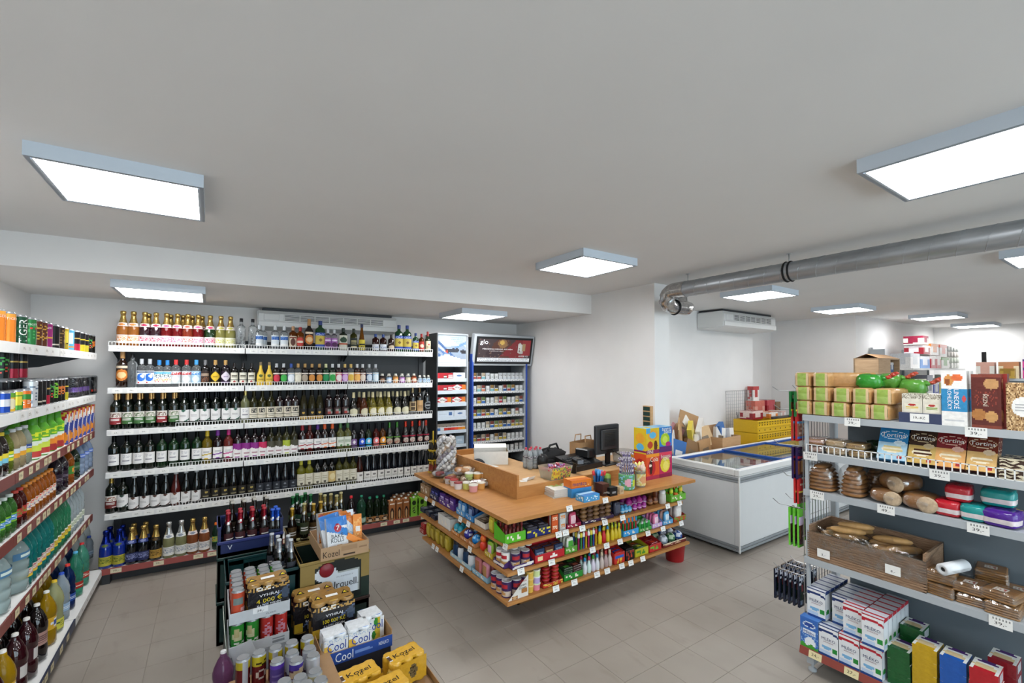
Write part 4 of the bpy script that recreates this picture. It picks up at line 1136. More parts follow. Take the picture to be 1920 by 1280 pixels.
LW('g1', 'small green drink bottle with blue script label', pet('g1', '#4a8a3a', '#d8e0d8', paint('#7ab02a', ('r', .1, .2, .9, .8, '#2a7ac0'), ('n', .2, .3, .8, .7, .4, '#e0f0f4')), H=.21, R=.032))
LW('g2', 'small dark red syrup drink bottle', pet('g2', '#5a1a14', '#c03a2a', paint('#b0302a', ('n', 0, .2, 1, .8, .4, '#4aa03a')), H=.21, R=.032))
LW('g3', 'small orange drink bottle with white and blue label', pet('g3', '#c06a1c', '#e08a2a', paint('#e0d8c8', ('n', 0, .1, 1, .9, .35, '#2a5aa0'), ('n', 0, .1, 1, .9, .25, '#d0402a')), H=.21, R=.032))
LW('d1', 'dark violet lemonade bottle', pet('d1', '#160a18', '#1a1418', paint('#241226', ('l', .2, .3, .8, .6, 2, '#9a90a0')), H=.27, R=.042, mat=GLASSD))
LW('d2', 'orange amber lemonade bottle', pet('d2', '#b0601a', '#1a4a2a', paint('#3a7a2a', ('e', .5, .5, .12, .4, '#d8902a')), H=.27, R=.042))
LW('d3', 'dark green lemonade bottle', pet('d3', '#0e2414', '#123a1e', paint('#1a4a24', ('l', .2, .3, .8, .6, 2, '#8aa08a')), H=.27, R=.042, mat=GLASSD))
LW('d4', 'pale blue clear water bottle', pet('d4', '#a8bcd8', '#2a4a9a', paint('#4a6ab8', ('l', .1, .3, .9, .7, 2, '#d0dcf0')), H=.26, R=.038, kind='water', z=(.56, .68)))
LW('w1', 'very large clear water canister', bottle('w1', 'water', .34, .085, PET, '#c8dcdc', PLAS, '#3a4aa0', .93, (.57, .68, 60, paint('#4a7aa0', ('r', .2, .3, .8, .7, '#d8e8e0'))), capr=.022))
LW('w2', 'teal mineral water bottle with colourful label', pet('w2', '#1f9a94', '#1a6a8a', paint('#d8d4c4', ('n', 0, .1, 1, .9, .4, '#b04a5a'), ('r', 0, 0, 1, .3, '#d8b83a')), H=.315, R=.043, kind='water', z=(.2, .36)))
LW('w3', 'green mineral water bottle with yellow label', pet('w3', '#3aa070', '#2a8a4a', paint('#d8c83a', ('n', 0, .2, 1, .8, .3, '#a02a2a'), ('r', 0, .8, 1, 1, '#e8e4d8')), H=.315, R=.043, kind='water', z=(.2, .36)))
LW('w4', 'clear spring water bottle with pale label', pet('w4', '#d0dce0', '#c8d0d8', paint('#d8dcd0', ('l', 0, .2, 1, .8, 3, '#8aa07a')), H=.315, R=.042, kind='water', z=(.2, .36)))
LW('b1', 'large yellow lemonade bottle with white cap', pet('b1', '#c9a01c', '#e4e2dc', paint('#d8a82a', ('e', .5, .5, .1, .35, '#e8e8e8'), ('e', .5, .5, .06, .22, '#2a4a9a')), H=.345, R=.052))
LW('b2', 'large dark red lemonade bottle with white cap', pet('b2', '#2c0a10', '#dcdad4', paint('#3a0f18', ('r', .4, .1, .6, .9, '#c9c4c0')), H=.345, R=.052, mat=GLASSD))
LW('b3', 'large cola bottle with white cap and pink label', pet('b3', '#120a0a', '#dcdad4', paint('#b08a80', ('l', .1, .2, .9, .8, 4, '#6a4a48')), H=.345, R=.052, mat=GLASSD))
LW('b4', 'large clear bottle with yellow cap and yellow label', pet('b4', '#c8cc9a', '#e0bc2a', paint('#d0cc4a', ('n', .2, .2, .8, .8, .3, '#3a5a3a')), H=.345, R=.052, z=(.08, .27)))
LW('b5', 'large clear bottle with a blue cap', pet('b5', '#c4d4e0', '#2a52c0', paint('#9ab8d8', ('l', .2, .3, .8, .7, 2, '#e0ecf4')), H=.33, R=.047, kind='water', z=(.2, .36)))
LW('b6', 'deep blue mineral water bottle with red cap', pet('b6', '#14306a', '#d0342a', paint('#1f4a9a', ('l', .2, .3, .8, .7, 2, '#c0d0e8')), H=.33, R=.047, kind='water', z=(.2, .36)))
LW('b7', 'sea green mineral water bottle with red script label', pet('b7', '#4aa88a', '#5ab4e0', paint('#a8281c', ('l', .1, .35, .9, .65, 1, '#e8d8c8')), H=.345, R=.049, kind='water', z=(.2, .34)))
LW('b8', 'sea green mineral water bottle with red cap', pet('b8', '#5aae94', '#c8242a', paint('#b0342a', ('n', .1, .3, .9, .7, .5, '#e8d8c8')), H=.345, R=.049, kind='water', z=(.2, .34)))
LW('b9', 'clear mineral water bottle with white cap', pet('b9', '#d4dcdc', '#e0e2e2', paint('#c8d4d4', ('l', .1, .3, .9, .7, 2, '#8aa0a8')), H=.345, R=.047, kind='water', z=(.2, .34)))
LW('ba', 'small clear water bottle with blue cap', pet('ba', '#c0ccd8', '#2a4aa8', paint('#a8bcd0', ('l', .1, .3, .9, .7, 2, '#5a7aa0')), H=.21, R=.033, kind='water', z=(.2, .36)))
for px, c in zip([-22, -10, 11, 34, 52, 64, 74, 84, 98, 108, 116, 127, 139, 149, 156, 162.5, 168.5], 't1 t1 t1 t2 t3 t4 t4 t5 t6 t7 t8 t9 ta tb tb tc td'.split()):
 put_l(0, c, ly(px, -.895), -.895)
for px, c in zip([0, 28, 48, 62, 80, 94, 107, 120], 't1 t2 t3 t5 t6 t8 ta tb'.split()):
 put_l(0, c, ly(px, -.97), -.97, where='rear ')
for px, c in zip([-22, 4, 14, 29, 45], 'c1 c1 c2 c3 c4'.split()):
 put_l(1, c, ly(px, -.89), -.89)
for px, c in zip([58, 67, 75, 82, 90, 98, 105, 111.5, 118], 'te t6 t6 ta tc tf td td tb'.split()):
 put_l(1, c, ly(px, -.89), -.89)
for px, c in zip([0, 14, 28, 41, 52, 64, 74], 'ta ta t6 ta t6 ta t6'.split()):
 put_l(1, c, ly(px, -.99), -.99, where='rear ')
put_l(1, 'mp', ly(133, -.95), -.955)
put_l(1, 'mp', ly(148, -.95), -.955)
put_l(1, 'mq', ly(164, -.95), -.955)
for px, c in zip([2, 20, 38], 'tc ta ta'.split()):
 put_l(1, c, ly(px, -.99), -.99, .169, 'stacked rear ')
for px, c in zip([-20, -8, 4, 14, 26, 38, 49], 's1 s1 s1 s2 s3 s3 s4'.split()):
 put_l(2, c, ly(px, -.895), -.895)
for px, c in zip([63, 80, 94, 107.5], 'j2 j2 j1 j1'.split()):
 put_l(2, c, ly(px, -.90), -.90)
for px, c in zip([30, 50, 66, 82], 'j2 j2 j2 j1'.split()):
 put_l(2, c, ly(px, -1.0), -1.0, where='rear ')
for px in (122, 131.5, 140, 148, 156, 163.5, 170):
 put_l(2, 'ct', ly(px, -.888), -.888)
for px, c in zip([-20, -8, 2, 13, 24, 34, 43, 51.5, 59.5, 67, 74, 80.5, 87, 93.5, 99], 'g1 g1 g1 g1 g1 g2 g2 g3 g3 g3 g3 g3 g3 g3 g3'.split()):
 put_l(3, c, ly(px, -.892), -.892)
for px, c in zip([108, 119, 130.5, 141.5], 'd1 d1 d2 d3'.split()):
 put_l(3, c, ly(px, -.90), -.90)
for px in (152, 160, 167.5):
 put_l(3, 'd4', ly(px, -.90), -.90)
put_l(4, 'w1', ly(-12, -.945), -.945)
put_l(4, 'w1', ly(25, -.945), -.945)
_y = ly(52, -.90)
for k in range(6):
 put_l(4, 'w2', _y + k * .088, -.90)
 put_l(4, 'w2', _y + .04 + k * .088, -1.0, where='rear ')
_y += 6 * .088
for k in range(5):
 put_l(4, 'w3', _y + k * .088, -.90)
 put_l(4, 'w3', _y + .04 + k * .088, -1.0, where='rear ')
_y += 5 * .088
while _y < 5.2:
 put_l(4, 'w4', _y, -.90)
 put_l(4, 'w4', _y - .04, -1.0, where='rear ')
 _y += .088
for px, c in zip([-24, -2, 20, 42, 62.5, 81, 98, 112, 125, 136, 150, 161.5], 'b1 b2 b1 b2 b2 b3 b1 b4 b5 b6 b7 b8'.split()):
 put_l(5, c, ly(px, -.855), -.855)
for px, c in zip([-20, 8, 34, 58, 76, 93, 108, 121.5, 134, 146, 156, 165], 'b3 b3 b3 b3 b1 b1 b6 b5 b6 b9 b9 b9'.split()):
 put_l(5, c, ly(px, -.965), -.965, where='rear ')
for px in (174.5, 182):
 put_l(5, 'ba', ly(px, -.92), -.92)
# bread and milk gondola on the right
GX, GY = 3.2, 1.40
GLEN, GD = .99, .42
def gu(px, x=GX):
 return GY - on_line(px, (x, 0), (0, 1))
def gp(u, v, z):
 return (GX + v, GY - u, z)
GR = -PI / 2
gond = thing('bread_gondola', 'grey shelf gondola with bread, wafers and milk beside the aisle', 'rack', (GX, GY, 0), GR)
GZ = [1.61, 1.37, 1.13, .70]
for r, z in enumerate(GZ):
 bo = ob('shelf_board', MB().box(0, .004, z - .025, GLEN, GD, z).box(0, 0, z - .038, GLEN, .006, z + .001).mesh(STEELG, 'shelf_board'), gond)
 if r == 1:
  ob('wire_guard', wires(.02, GLEN, .003, z, z + .055, .0025, .031).mesh(STEELW, 'wire_guard'), bo)
 for k, (u, s) in enumerate({0: [(.275, '39,-'), (.80, '39,-')], 1: [(.045, '34,-'), (.66, '39,-')], 2: [(.08, '29,-'), (.43, '49,-'), (.80, '39,-')], 3: [(.87, '39,-')]}[r]):
  t = MB().sheet((-.04, 0, -.025), (.08, 0, 0), (0, 0, .05), 1, 1, paint('#e9e8e4'))
  t.text(s, (0, 0, -.006), (1, 0, 0), (0, 0, 1), .042, .017, 0, '#2a2a2a', off=.0006)
  t.sheet((-.033, -.0004, .010), (.066, 0, 0), (0, 0, .010), 12, 1, lambda u, v: lin('#8a8a88') if int(u * 12) % 2 else lin('#e9e8e4'))
  ob('price_ticket', t.mesh(PAPER, 'price_ticket'), bo, (u, -.0035, z - .022), (random.uniform(-.12, .12), 0, 0))
_grr = plain('brick_red_rail', '#8a4238', .4)
bo = ob('shelf_board', MB().box(0, -.04, .118, GLEN, GD, .145).mesh(STEELG, 'shelf_board'), gond)
ob('price_rail', MB().add([(-.01, -.05, .15), (GLEN, -.05, .15), (GLEN, -.062, .108), (-.01, -.062, .108), (-.01, -.042, .15), (GLEN, -.042, .15), (GLEN, -.054, .108), (-.01, -.054, .108)],
       [(3, 2, 1, 0), (4, 5, 6, 7), (0, 1, 5, 4), (2, 3, 7, 6), (1, 2, 6, 5), (3, 0, 4, 7)]).mesh(_grr, 'price_rail'), bo)
for u, s in ((.08, '24,-'), (.27, '27,-'), (.52, '39,-')):
 t = MB().sheet((-.036, 0, -.02), (.072, -.0, 0), (0, .0115, .04), 1, 1, paint('#dccfa0'))
 t.text(s, (0, .006, 0), (1, 0, 0), (0, .28, .96), .042, .02, 0, '#4a4030', off=.001)
 ob('price_ticket', t.mesh(PAPER, 'price_ticket'), bo, (u, -.0645, .129))
ob('back_panel', MB().box(.1, GD, .1, GLEN, GD + .012, 1.62).mesh(STEELB, 'back_panel'), gond)
for u in (.0, GLEN - .03):
 ob('upright', MB().box(u, GD - .03, 0, u + .03, GD + .03, 1.66).mesh(STEELG, 'upright'), gond)
ob('post', MB().box(.006, .012, .12, .024, .03, 1.60).mesh(STEELG, 'post'), gond)
for u in (.04, GLEN - .06):
 ob('foot', MB().box(u - .02, -.03, .05, u + .02, GD, .118).lathe([(.008, .02), (.008, .06)], 8, cx=u, cy=.0).lathe([(.024, 0), (.024, .012), (.01, .02)], 10, cx=u, cy=.0).mesh(STEELG, 'foot'), gond)
g = MB()
for k in range(10):
 v = .03 + (GD - .05) * k / 9
 g.box(-.014, v - .0018, .15, -.010, v + .0018, 1.6)
for k in range(12):
 z = .2 + 1.36 * k / 11
 g.box(-.018, .02, z - .0018, -.0145, GD - .01, z + .0018)
ob('end_grid', g.mesh(CHROME, 'end_grid'), gond)
HK = [(.06, 1.76, .20), (.17, 1.77, .12), (.06, 1.635, .19), (.16, 1.65, .10), (.06, 1.395, .2), (.06, 1.19, .14), (.16, 1.20, .1), (.05, .99, .2), (.14, 1.02, .16), (.22, 1.02, .12), (.05, .55, .2), (.15, .56, .2), (.24, .56, .18)]
ob('post', MB().box(-.02, .05, 1.6, -.01, .07, 1.8).box(-.02, .16, 1.6, -.01, .18, 1.8).mesh(CHROME, 'post'), gond)
for v, z, l in HK:
 h = MB().tube([(-.016, v, z), (-.016 - l * .8, v, z - .004), (-.016 - l, v, z + .022)], .0028, 5)
 ob('hook', h.mesh(CHROME, 'hook'), gond)
# ---- hanging snack packs
def hang(key, w, h, d, design, nu=6, nv=14, text=None):
 if key in PRO:
  return PRO[key]
 b = MB()
 b.sheet((-w / 2, -d / 2, -h), (w, 0, 0), (0, 0, h), nu, nv, design, 0, d * .35)
 b.sheet((w / 2, d / 2, -h), (-w, 0, 0), (0, 0, h), nu, nv, design, 0, d * .35)
 for s in (-1, 1):
  b.add([(s * w / 2, -d / 2, -h), (s * w / 2, d / 2, -h), (s * w / 2, d / 2, 0), (s * w / 2, -d / 2, 0)], [(0, 1, 2, 3) if s > 0 else (3, 2, 1, 0)], 0, '#%02x%02x%02x' % tuple(int(255 * c ** .4545) for c in design(.5, .95)))
 b.add([(-w / 2, -d / 2, 0), (w / 2, -d / 2, 0), (w / 2, d / 2, 0), (-w / 2, d / 2, 0), (-w / 2, -d / 2, -h), (w / 2, -d / 2, -h), (w / 2, d / 2, -h), (-w / 2, d / 2, -h)], [(0, 1, 2, 3), (7, 6, 5, 4)], 0, '#5a4a3a')
 PRO[key] = [('pack', b.mesh(FILM, 'snack_pack'))]
 return PRO[key]
_hg = hang('hg', .12, .165, .012, paint('#1f6a34', ('r', 0, .25, 1, .6, '#5a3a24'), ('e', .5, .42, .3, .16, '#8a6a3a'), ('r', 0, .2, 1, .25, '#c9b83a'), ('r', .2, .75, .8, .85, '#d8d8c0')))
_hr = hang('hr', .10, .20, .014, paint('#b02a2c', ('r', 0, .1, 1, .55, '#8a5a4a'), ('n', .1, .1, .9, .55, .4, '#c9a08a'), ('r', 0, .08, 1, .14, '#3a6ac0'), ('r', 0, .58, 1, .64, '#5a9ac8')))
_hp = hang('hp', .10, .21, .014, paint('#2a1a4a', ('r', 0, .15, 1, .6, '#6a3a24'), ('r', .3, .2, .7, .55, '#c08a4a'), ('r', 0, .62, 1, .7, '#a02a3a')))
_hs = hang('hs', .09, .165, .012, paint('#c02a2c', ('r', 0, 0, 1, .5, '#5a3420'), ('r', 0, .46, 1, .52, '#d8b84a'), ('r', .2, .7, .8, .8, '#e0b0a0')))
_hb = hang('hb', .06, .25, .012, paint('#3c2030', ('r', 0, .78, 1, 1, '#6ac23a'), ('r', 0, 0, 1, .1, '#4a9a2a'), ('r', .2, .2, .4, .75, '#6a4a2a'), ('r', .6, .2, .8, .75, '#5a2a5a'), ('l', 0, .6, 1, .75, 2, '#d8c8e0')))
_hk = hang('hk', .065, .20, .012, paint('#12182c', ('r', .2, .25, .8, .72, '#2a3a30'), ('e', .5, .6, .25, .1, '#a03a4a'), ('r', .2, .1, .8, .22, '#8a98b0'), ('n', 0, .75, 1, 1, .5, '#d0d4e0')))
def hangput(p, name, label, v, z, l, n, group):
 for k in range(n):
  stamp(p, name, label, 'snack pack', gp(-.03 - l * (k + .5) / n, v, z), PI, group)
hangput(_hg, 'nut_pack', 'green and brown nut pack hanging above the bread gondola end', .06, 1.757, .06, 2, 'green hanging packs')
hangput(_hr, 'jerky_pack', 'red and blue meat snack pack hanging at the gondola end', .06, 1.632, .05, 2, 'red blue hanging packs')
hangput(_hp, 'sausage_pack', 'violet sausage snack pack hanging at the gondola end', .06, 1.392, .05, 2, 'violet hanging packs')
hangput(_hs, 'sausage_pack', 'small red sausage snack pack hanging at the gondola end', .06, 1.187, .04, 2, 'small red hanging packs')
hangput(_hb, 'sausage_stick_pack', 'long dark sausage stick pack with lime green top on hook', .05, .987, .08, 3, 'lime topped sausage sticks')
hangput(_hb, 'sausage_stick_pack', 'dark sausage stick pack with lime top on rear hook', .14, 1.017, .07, 2, 'rear sausage sticks')
for _v, _w in ((.05, 'front'), (.15, 'middle'), (.24, 'rear')):
 hangput(_hk, 'candy_pack', 'narrow navy candy pack with striped top on %s lower hook' % _w, _v, .548, .18, 6, 'navy candy packs on the %s hook' % _w)
# ---- goods on the shelves
def gitem(parts, name, label, cat, px, v, z, rz=0, group=None, rot=None):
 return stamp(parts, name, label, cat, gp(gu(px, GX + v), v, z), GR + rz, group, rot)
def loaf(key, w, d, h):
 if key in PRO:
  return PRO[key]
 b = MB()
 pf = [(-.5, .12), (-.46, .04), (-.38, 0), (.38, 0), (.46, .04), (.5, .12), (.5, .74), (.46, .9), (.34, 1), (-.34, 1), (-.46, .9), (-.5, .74)]
 fr = [(-.5, .86), (-.46, 1), (.4, 1), (.5, .85)]
 vs, fs, cc = [], [], []
 for yy, k in fr:
  for x, z in pf:
   vs.append((x * w * k, yy * d, .5 * h + (z - .5) * h * k))
 n = len(pf)
 for r in range(3):
  for i in range(n):
   fs.append((r * n + i, r * n + (i + 1) % n, (r + 1) * n + (i + 1) % n, (r + 1) * n + i))
   cc.append(lin('#3f9a34' if r == 2 else ('#b98d5a' if i % 2 else '#c39a68')))
 fs.append(tuple(range(3 * n + n - 1, 3 * n - 1, -1)))
 cc.append(lin('#3f9a34'))
 b.add(vs, fs, 0, '#fff', True, cc)
 b.sheet((-w * .41, -.5 * d - .0005, h * .06), (w * .82, 0, 0), (0, 0, h * .88), 12, 8, paint('#d0b28a', ('r', .17, 0, .80, 1, '#8fa84a'), ('l', .17, 0, .80, 1, 7, '#a2ba62')), 0, .006)
 PRO[key] = [('loaf', b.mesh(FILM, 'loaf'))]
 return PRO[key]
_lf_ = loaf('loaf', .094, .27, .092)
for row, pxs in enumerate([[1523, 1555.5, 1590, 1627, 1665], [1522.5, 1555.5, 1593, 1631, 1671], [1522, 1556]]):
 for k, px in enumerate(pxs):
  gitem(_lf_, 'toast_loaf', 'sliced toast loaf with green band, %s layer of the stack' % ['bottom', 'middle', 'top'][row], 'bread', px, .15, 1.61 + row * .0905, random.uniform(-.04, .04), 'toast loaves, %s layer' % ['bottom', 'middle', 'top'][row])
gitem(_lf_, 'toast_loaf', 'toast loaf lying sideways on top with green end and red clip', 'bread', 1592, .15, 1.61 + .181, PI / 2 + .25)
def topknot(key, col, c2):
 b = MB().blob((0, 0, .04), .062, .075, .045, 0, col, 18, 10, .6, 3, .16)
 b.blob((.06, .0, .06), .022, .02, .016, 0, col, 10, 6, 1, 4, .4)
 for q in range(4):
  b.blob((.085 + .012 * q, .01 * (q % 2), .065 + .008 * q), .016, .012 + .004 * (q % 2), .010, 0, c2, 8, 5, 1, q, .5)
 PRO[key] = [('bag', b.mesh(FILM, 'bag'))]
 return PRO[key]
gitem(topknot('tk', '#2f8a2c', '#b03a2a'), 'bread_bag', 'green bread bag with red twisted end on the toast stack', 'bread', 1632, .14, 1.61 + .181)
gitem(topknot('tk2', '#5a9a3a', '#b8462f'), 'bread_bag', 'green bread bag with red clip lying behind the toast loaves', 'bread', 1668, .32, 1.61 + .181)
gitem(topknot('tk3', '#5a9a3a', '#b8462f'), 'bread_bag', 'green bread bag with red clip lying behind the crispbread', 'bread', 1712, .33, 1.76)
def gbox(name, label, cat, px0, px1, z, h, d, front, side=None, top=None, text=None, mat=None, lean=0, v=.03, nu=26, nv=34, group=None, dz=0, rz=0):
 w = gu(px1, GX + v) - gu(px0, GX + v)
 key = 'gb%s%.3f%.3f%.3f' % (label, w, h, d)
 p = carton(key, w, d, h, front, side, top, mat=mat or FILM, nu=nu, nv=nv, text=text)
 u = (gu(px0, GX + v) + gu(px1, GX + v)) / 2
 o = stamp(p, name, label, cat, gp(u, v + d / 2, z + dz), GR + rz, group)
 if lean:
  o.rotation_euler = (Matrix.Rotation(GR + rz, 3, 'Z') @ Matrix.Rotation(-lean, 3, 'X')).to_euler()
  o.location = gp(u, v + d * .5 * math.cos(lean), z + d * .5 * math.sin(lean) + .001)
 return o
gbox('display_tray', 'dark blue cardboard tray holding crispbread packs', 'tray', 1683.5, 1764, 1.61, .055, .19, paint('#39415e'), v=.012, mat=CARTON)
t = MB().sheet((-.04, 0, -.022), (.08, 0, 0), (0, 0, .044), 1, 1, paint('#e9e8e4'))
t.text('19,-Kč', (0, 0, 0), (1, 0, 0), (0, 0, 1), .05, .016, 0, '#2a2a2a', off=.0006)
ob('price_ticket', t.mesh(PAPER, 'price_ticket'), gond, (gu(1722, 3.21), .0105, 1.64))
for px0, px1, c, w in ((1690, 1728, '#d8b84a', 'yellow'), (1729, 1763, '#7a9a3a', 'olive green')):
 gbox('crispbread_pack', 'clear wrapped crispbread pack with %s print in the blue tray' % w, 'crispbread', px0, px1, 1.665, .105, .15,
   paint('#d8d2c2', ('r', .1, .05, .9, .5, '#e2dcc8'), ('l', .2, .2, .8, .35, 2, c), ('e', .5, .42, .2, .06, '#b03a34'), ('n', 0, .75, 1, 1, .4, '#8a8272')), v=.025)
_lin = paint('#e6e4e0', ('r', 0, .27, 1, .69, '#2f86b8'), ('e', .3, .83, .2, .10, '#c98a4a'), ('e', .62, .88, .22, .07, '#d86a3a'), ('e', .25, .8, .1, .06, '#8a4a24'), ('l', .12, .1, .9, .2, 3, '#c4c6c8'), ('e', .88, .5, .07, .05, '#c04a4a'))
_o = gbox('biscuit_pack', 'tall white and blue biscuit pack standing upright', 'biscuits', 1764, 1812, 1.61, .285, .05, _lin, paint('#dcdcd8', ('r', 0, .27, 1, .69, '#2f86b8')), v=.012)
def upright_text(o, rows, w, h, d, mat=PAPER):
 m = MB()
 for s, x, z, hh, col in rows:
  vs, fs, asp = text_geo(s)
  ww = hh / asp
  m.add([(x + y * ww, -d / 2 - .0015, z - xx * hh) for xx, y in vs], fs, 0, col)
 ob('lettering', m.mesh(mat, 'lettering'), o)
upright_text(_o, [('LINECKÉ', .012, .14, .10, '#f0f0ee'), ('ROHLÍČKY', -.014, .14, .11, '#f0f0ee')], 0, 0, .05)
gbox('biscuit_pack', 'second white and blue biscuit pack behind the upright one', 'biscuits', 1776, 1820, 1.61, .285, .045, _lin, v=.065)
_bro = paint('#5a231c', ('e', .68, .82, .26, .1, '#b98a5a'), ('e', .25, .25, .24, .11, '#a8703c'), ('e', .68, .22, .22, .1, '#c09058'), ('r', 0, .93, 1, 1, '#7a3a2c'), ('r', 0, 0, 1, .05, '#7a3a2c'), ('n', .1, .4, .9, .7, .12, '#8a3a2c'))
_o = gbox('biscuit_pack', 'tall dark brown biscuit pack with cookie pictures', 'biscuits', 1820, 1876, 1.61, .27, .05, _bro, v=.012)
upright_text(_o, [('ŘEZNÍ', .0, .14, .06, '#d8c4b0')], 0, 0, .05)
gbox('biscuit_pack', 'dark brown biscuit pack behind another with red edge', 'biscuits', 1834, 1888, 1.61, .272, .05, paint('#6a2a20', ('r', .7, 0, 1, 1, '#8a2a24')), v=.066)
gbox('cookie_tray', 'clear tray of mixed cookies with a round white label', 'cookies', 1885, 1940, 1.61, .23, .06, paint('#a8845a', ('n', 0, 0, 1, 1, .4, '#6a4a2c'), ('n', 0, 0, 1, 1, .2, '#d8b888'), ('e', .55, .5, .36, .2, '#e6e4e0'), ('l', .3, .42, .8, .58, 3, '#b0b0b0')), v=.02)
def pastry(key, w, d, h, c1, c2):
 if key in PRO:
  return PRO[key]
 b = MB().blob((0, 0, h / 2), w / 2, d / 2, h / 2, 0, c1, 16, 8, .5, 1, .05, fn=lambda x, y, z: c2 if int((z + 1) * 4) % 2 else c1)
 f = MB().blob((0, 0, h / 2), w / 2 + .008, d / 2 + .006, h / 2 + .004, 0, '#fff', 14, 8, .4, 2, .12)
 PRO[key] = [('pastry', b.mesh(PAPER, 'pastry')), ('film', f.mesh(WRAP, 'film'))]
 return PRO[key]
for px, z, p, n, lab in ((1529, 0, ('ps1', .115, .15, .038, '#c9a898', '#b08a78'), 'pastry_pack', 'pale pink wrapped pastry, lower of two by the gondola end'), (1531, .042, ('ps2', .125, .15, .045, '#b07a4a', '#c9a090'), 'pastry_pack', 'brown pink wrapped pastry, upper of two by the gondola end'),
       (1571, 0, ('ps3', .115, .15, .045, '#c9b08a', '#a88a60'), 'pastry_pack', 'layered wafer slice pack under another in the middle'), (1571, .046, ('ps3', .115, .15, .045, '#c9b08a', '#a88a60'), 'pastry_pack', 'layered wafer slice pack lying on top in the middle'),
       (1612, 0, ('ps4', .10, .15, .042, '#c0a068', '#8a6a40'), 'pastry_pack', 'small wafer stack pack beside the blue wafers, lower one'), (1608, .044, ('ps4', .10, .15, .042, '#c0a068', '#8a6a40'), 'pastry_pack', 'small wafer stack pack beside the blue wafers, upper one')):
 gitem(pastry(*p), n, lab, 'pastry', px, .11, 1.37 + z)
gitem(topknot('tk4', '#1d3a1e', '#5a2a24'), 'salad_bag', 'dark green wrapped bundle behind the wafer packs', 'food bag', 1642, .3, 1.37)
def tort(c, c2, pic, cream):
 return paint(c2, ('r', 0, .5, 1, 1, c), ('e', .5, .72, .46, .12, cream), ('e', .5, .72, .43, .10, c), ('e', .5, .3, .36, .1, '#e8dcc0'), ('r', .2, .26, .85, .31, pic), ('r', .2, .36, .8, .4, pic), ('e', .72, .5, .2, .07, cream), ('r', .05, .07, .14, .1, '#223'), ('r', .7, .05, .85, .12, '#a33'))
for k, (a, b, c, c2, pic, cr, w) in enumerate([(1640, 1694, '#2a7fb8', '#a8cce0', '#d8c48a', '#d4e6ee', 'sky blue'), (1697, 1748, '#3a2418', '#c9a860', '#4a2818', '#c8b08a', 'dark brown'), (1748, 1804, '#7a1f24', '#e0a868', '#d8b078', '#e0b0a0', 'wine red'), (1806, 1863, '#6a2a1c', '#d8b070', '#d0a868', '#d8c0a0', 'red brown')]):
 gbox('wafer_pack', '%s wafer pack leaning back with white script lettering' % w, 'wafers', a, b, 1.37, .205, .045, tort(c, c2, pic, cr), lean=.45, v=.03, nu=30, nv=40, text=[('Tortina', .5, .72, .84, '#f2efe8')])
 gbox('wafer_pack', '%s wafer pack leaning behind another of its kind' % w, 'wafers', a + 5, b + 4, 1.37, .20, .045, tort(c, c2, pic, cr), lean=.42, v=.085)
_mar = paint('#3a2418', ('w', .62, .12, 2, '#d8ccb0'), ('w', .74, .1, 2.5, '#3a2418'), ('w', .86, .08, 2, '#d8ccb0'), ('W', .42, .1, 2, '#d8ccb0'), ('W', .28, .1, 2.5, '#3a2418'), ('W', .12, .06, 2, '#d8ccb0'))
gbox('cake_pack', 'marbled cake pack in clear film, lower of two', 'cake', 1868, 1935, 1.37, .05, .16, _mar, v=.03)
gbox('cake_pack', 'marbled cake pack in clear film, upper of two', 'cake', 1870, 1935, 1.42, .05, .16, _mar, v=.035)
def breadbag(key, w, d, h, knot=True):
 b = MB()
 n = 7
 for k in range(n):
  z0 = h * .02 + h * .8 * k / n
  f = math.sqrt(max(.05, 1 - ((k + .5) / n) ** 2.6))
  b.M = Matrix.Translation((0, 0, 0))
  b.blob((0, 0, z0 + h * .8 / n / 2), w / 2 * f, d / 2, h * .8 / n * .62, 0, '#a87a4c' if k % 2 else '#b98c5c', 16, 4, .6)
 f = MB().blob((0, 0, h * .43), w / 2 + .012, d / 2 + .012, h * .46, 0, '#fff', 16, 10, .7, 5, .06)
 if knot:
  f.blob((0, 0, h * .93), .03, .03, h * .1, 0, '#fff', 10, 6, 1, 6, .4)
 PRO[key] = [('bread', b.mesh(plain('bread_crust', '#9a6a3a', .45, amt=.3, scale=20), 'bread')), ('bag', f.mesh(WRAP, 'bag'))]
 return PRO[key]
gitem(breadbag('bb1', .165, .17, .20), 'sliced_bread', 'round sliced bread in a knotted clear bag', 'bread', 1541, .10, 1.13)
gitem(breadbag('bb2', .125, .17, .215, False), 'sliced_bread', 'tall stack of bread slices in a clear bag', 'bread', 1600, .10, 1.13)
gitem(breadbag('bb3', .12, .17, .18), 'sliced_bread', 'shaded sliced bread bag behind the half loaves', 'bread', 1640, .30, 1.13)
def half(key, w, d, h):
 if key in PRO:
  return PRO[key]
 b = MB().blob((0, 0, h / 2), w / 2, d / 2, h / 2, 0, '#9a6a38', 18, 10, .75, 2, .04)
 m = MB().lathe([(.001, 0), (w * .26, 0), (w * .27, .004), (w * .2, .008), (.001, .009)], 14, 0, '#b49a7c', sy=1)
 me = m.mesh(plain('bread_crumb', '#b8a084', .9, amt=.25, scale=60), 'crumb')
 f = MB().blob((0, 0, h / 2), w / 2 + .006, d / 2 + .006, h / 2 + .005, 0, '#fff', 14, 8, .7, 7, .08)
 PRO[key] = [('loaf', b.mesh(MATS['bread_crust'], 'loaf')), ('crumb', me), ('film', f.mesh(WRAP, 'film'))]
 return PRO[key]
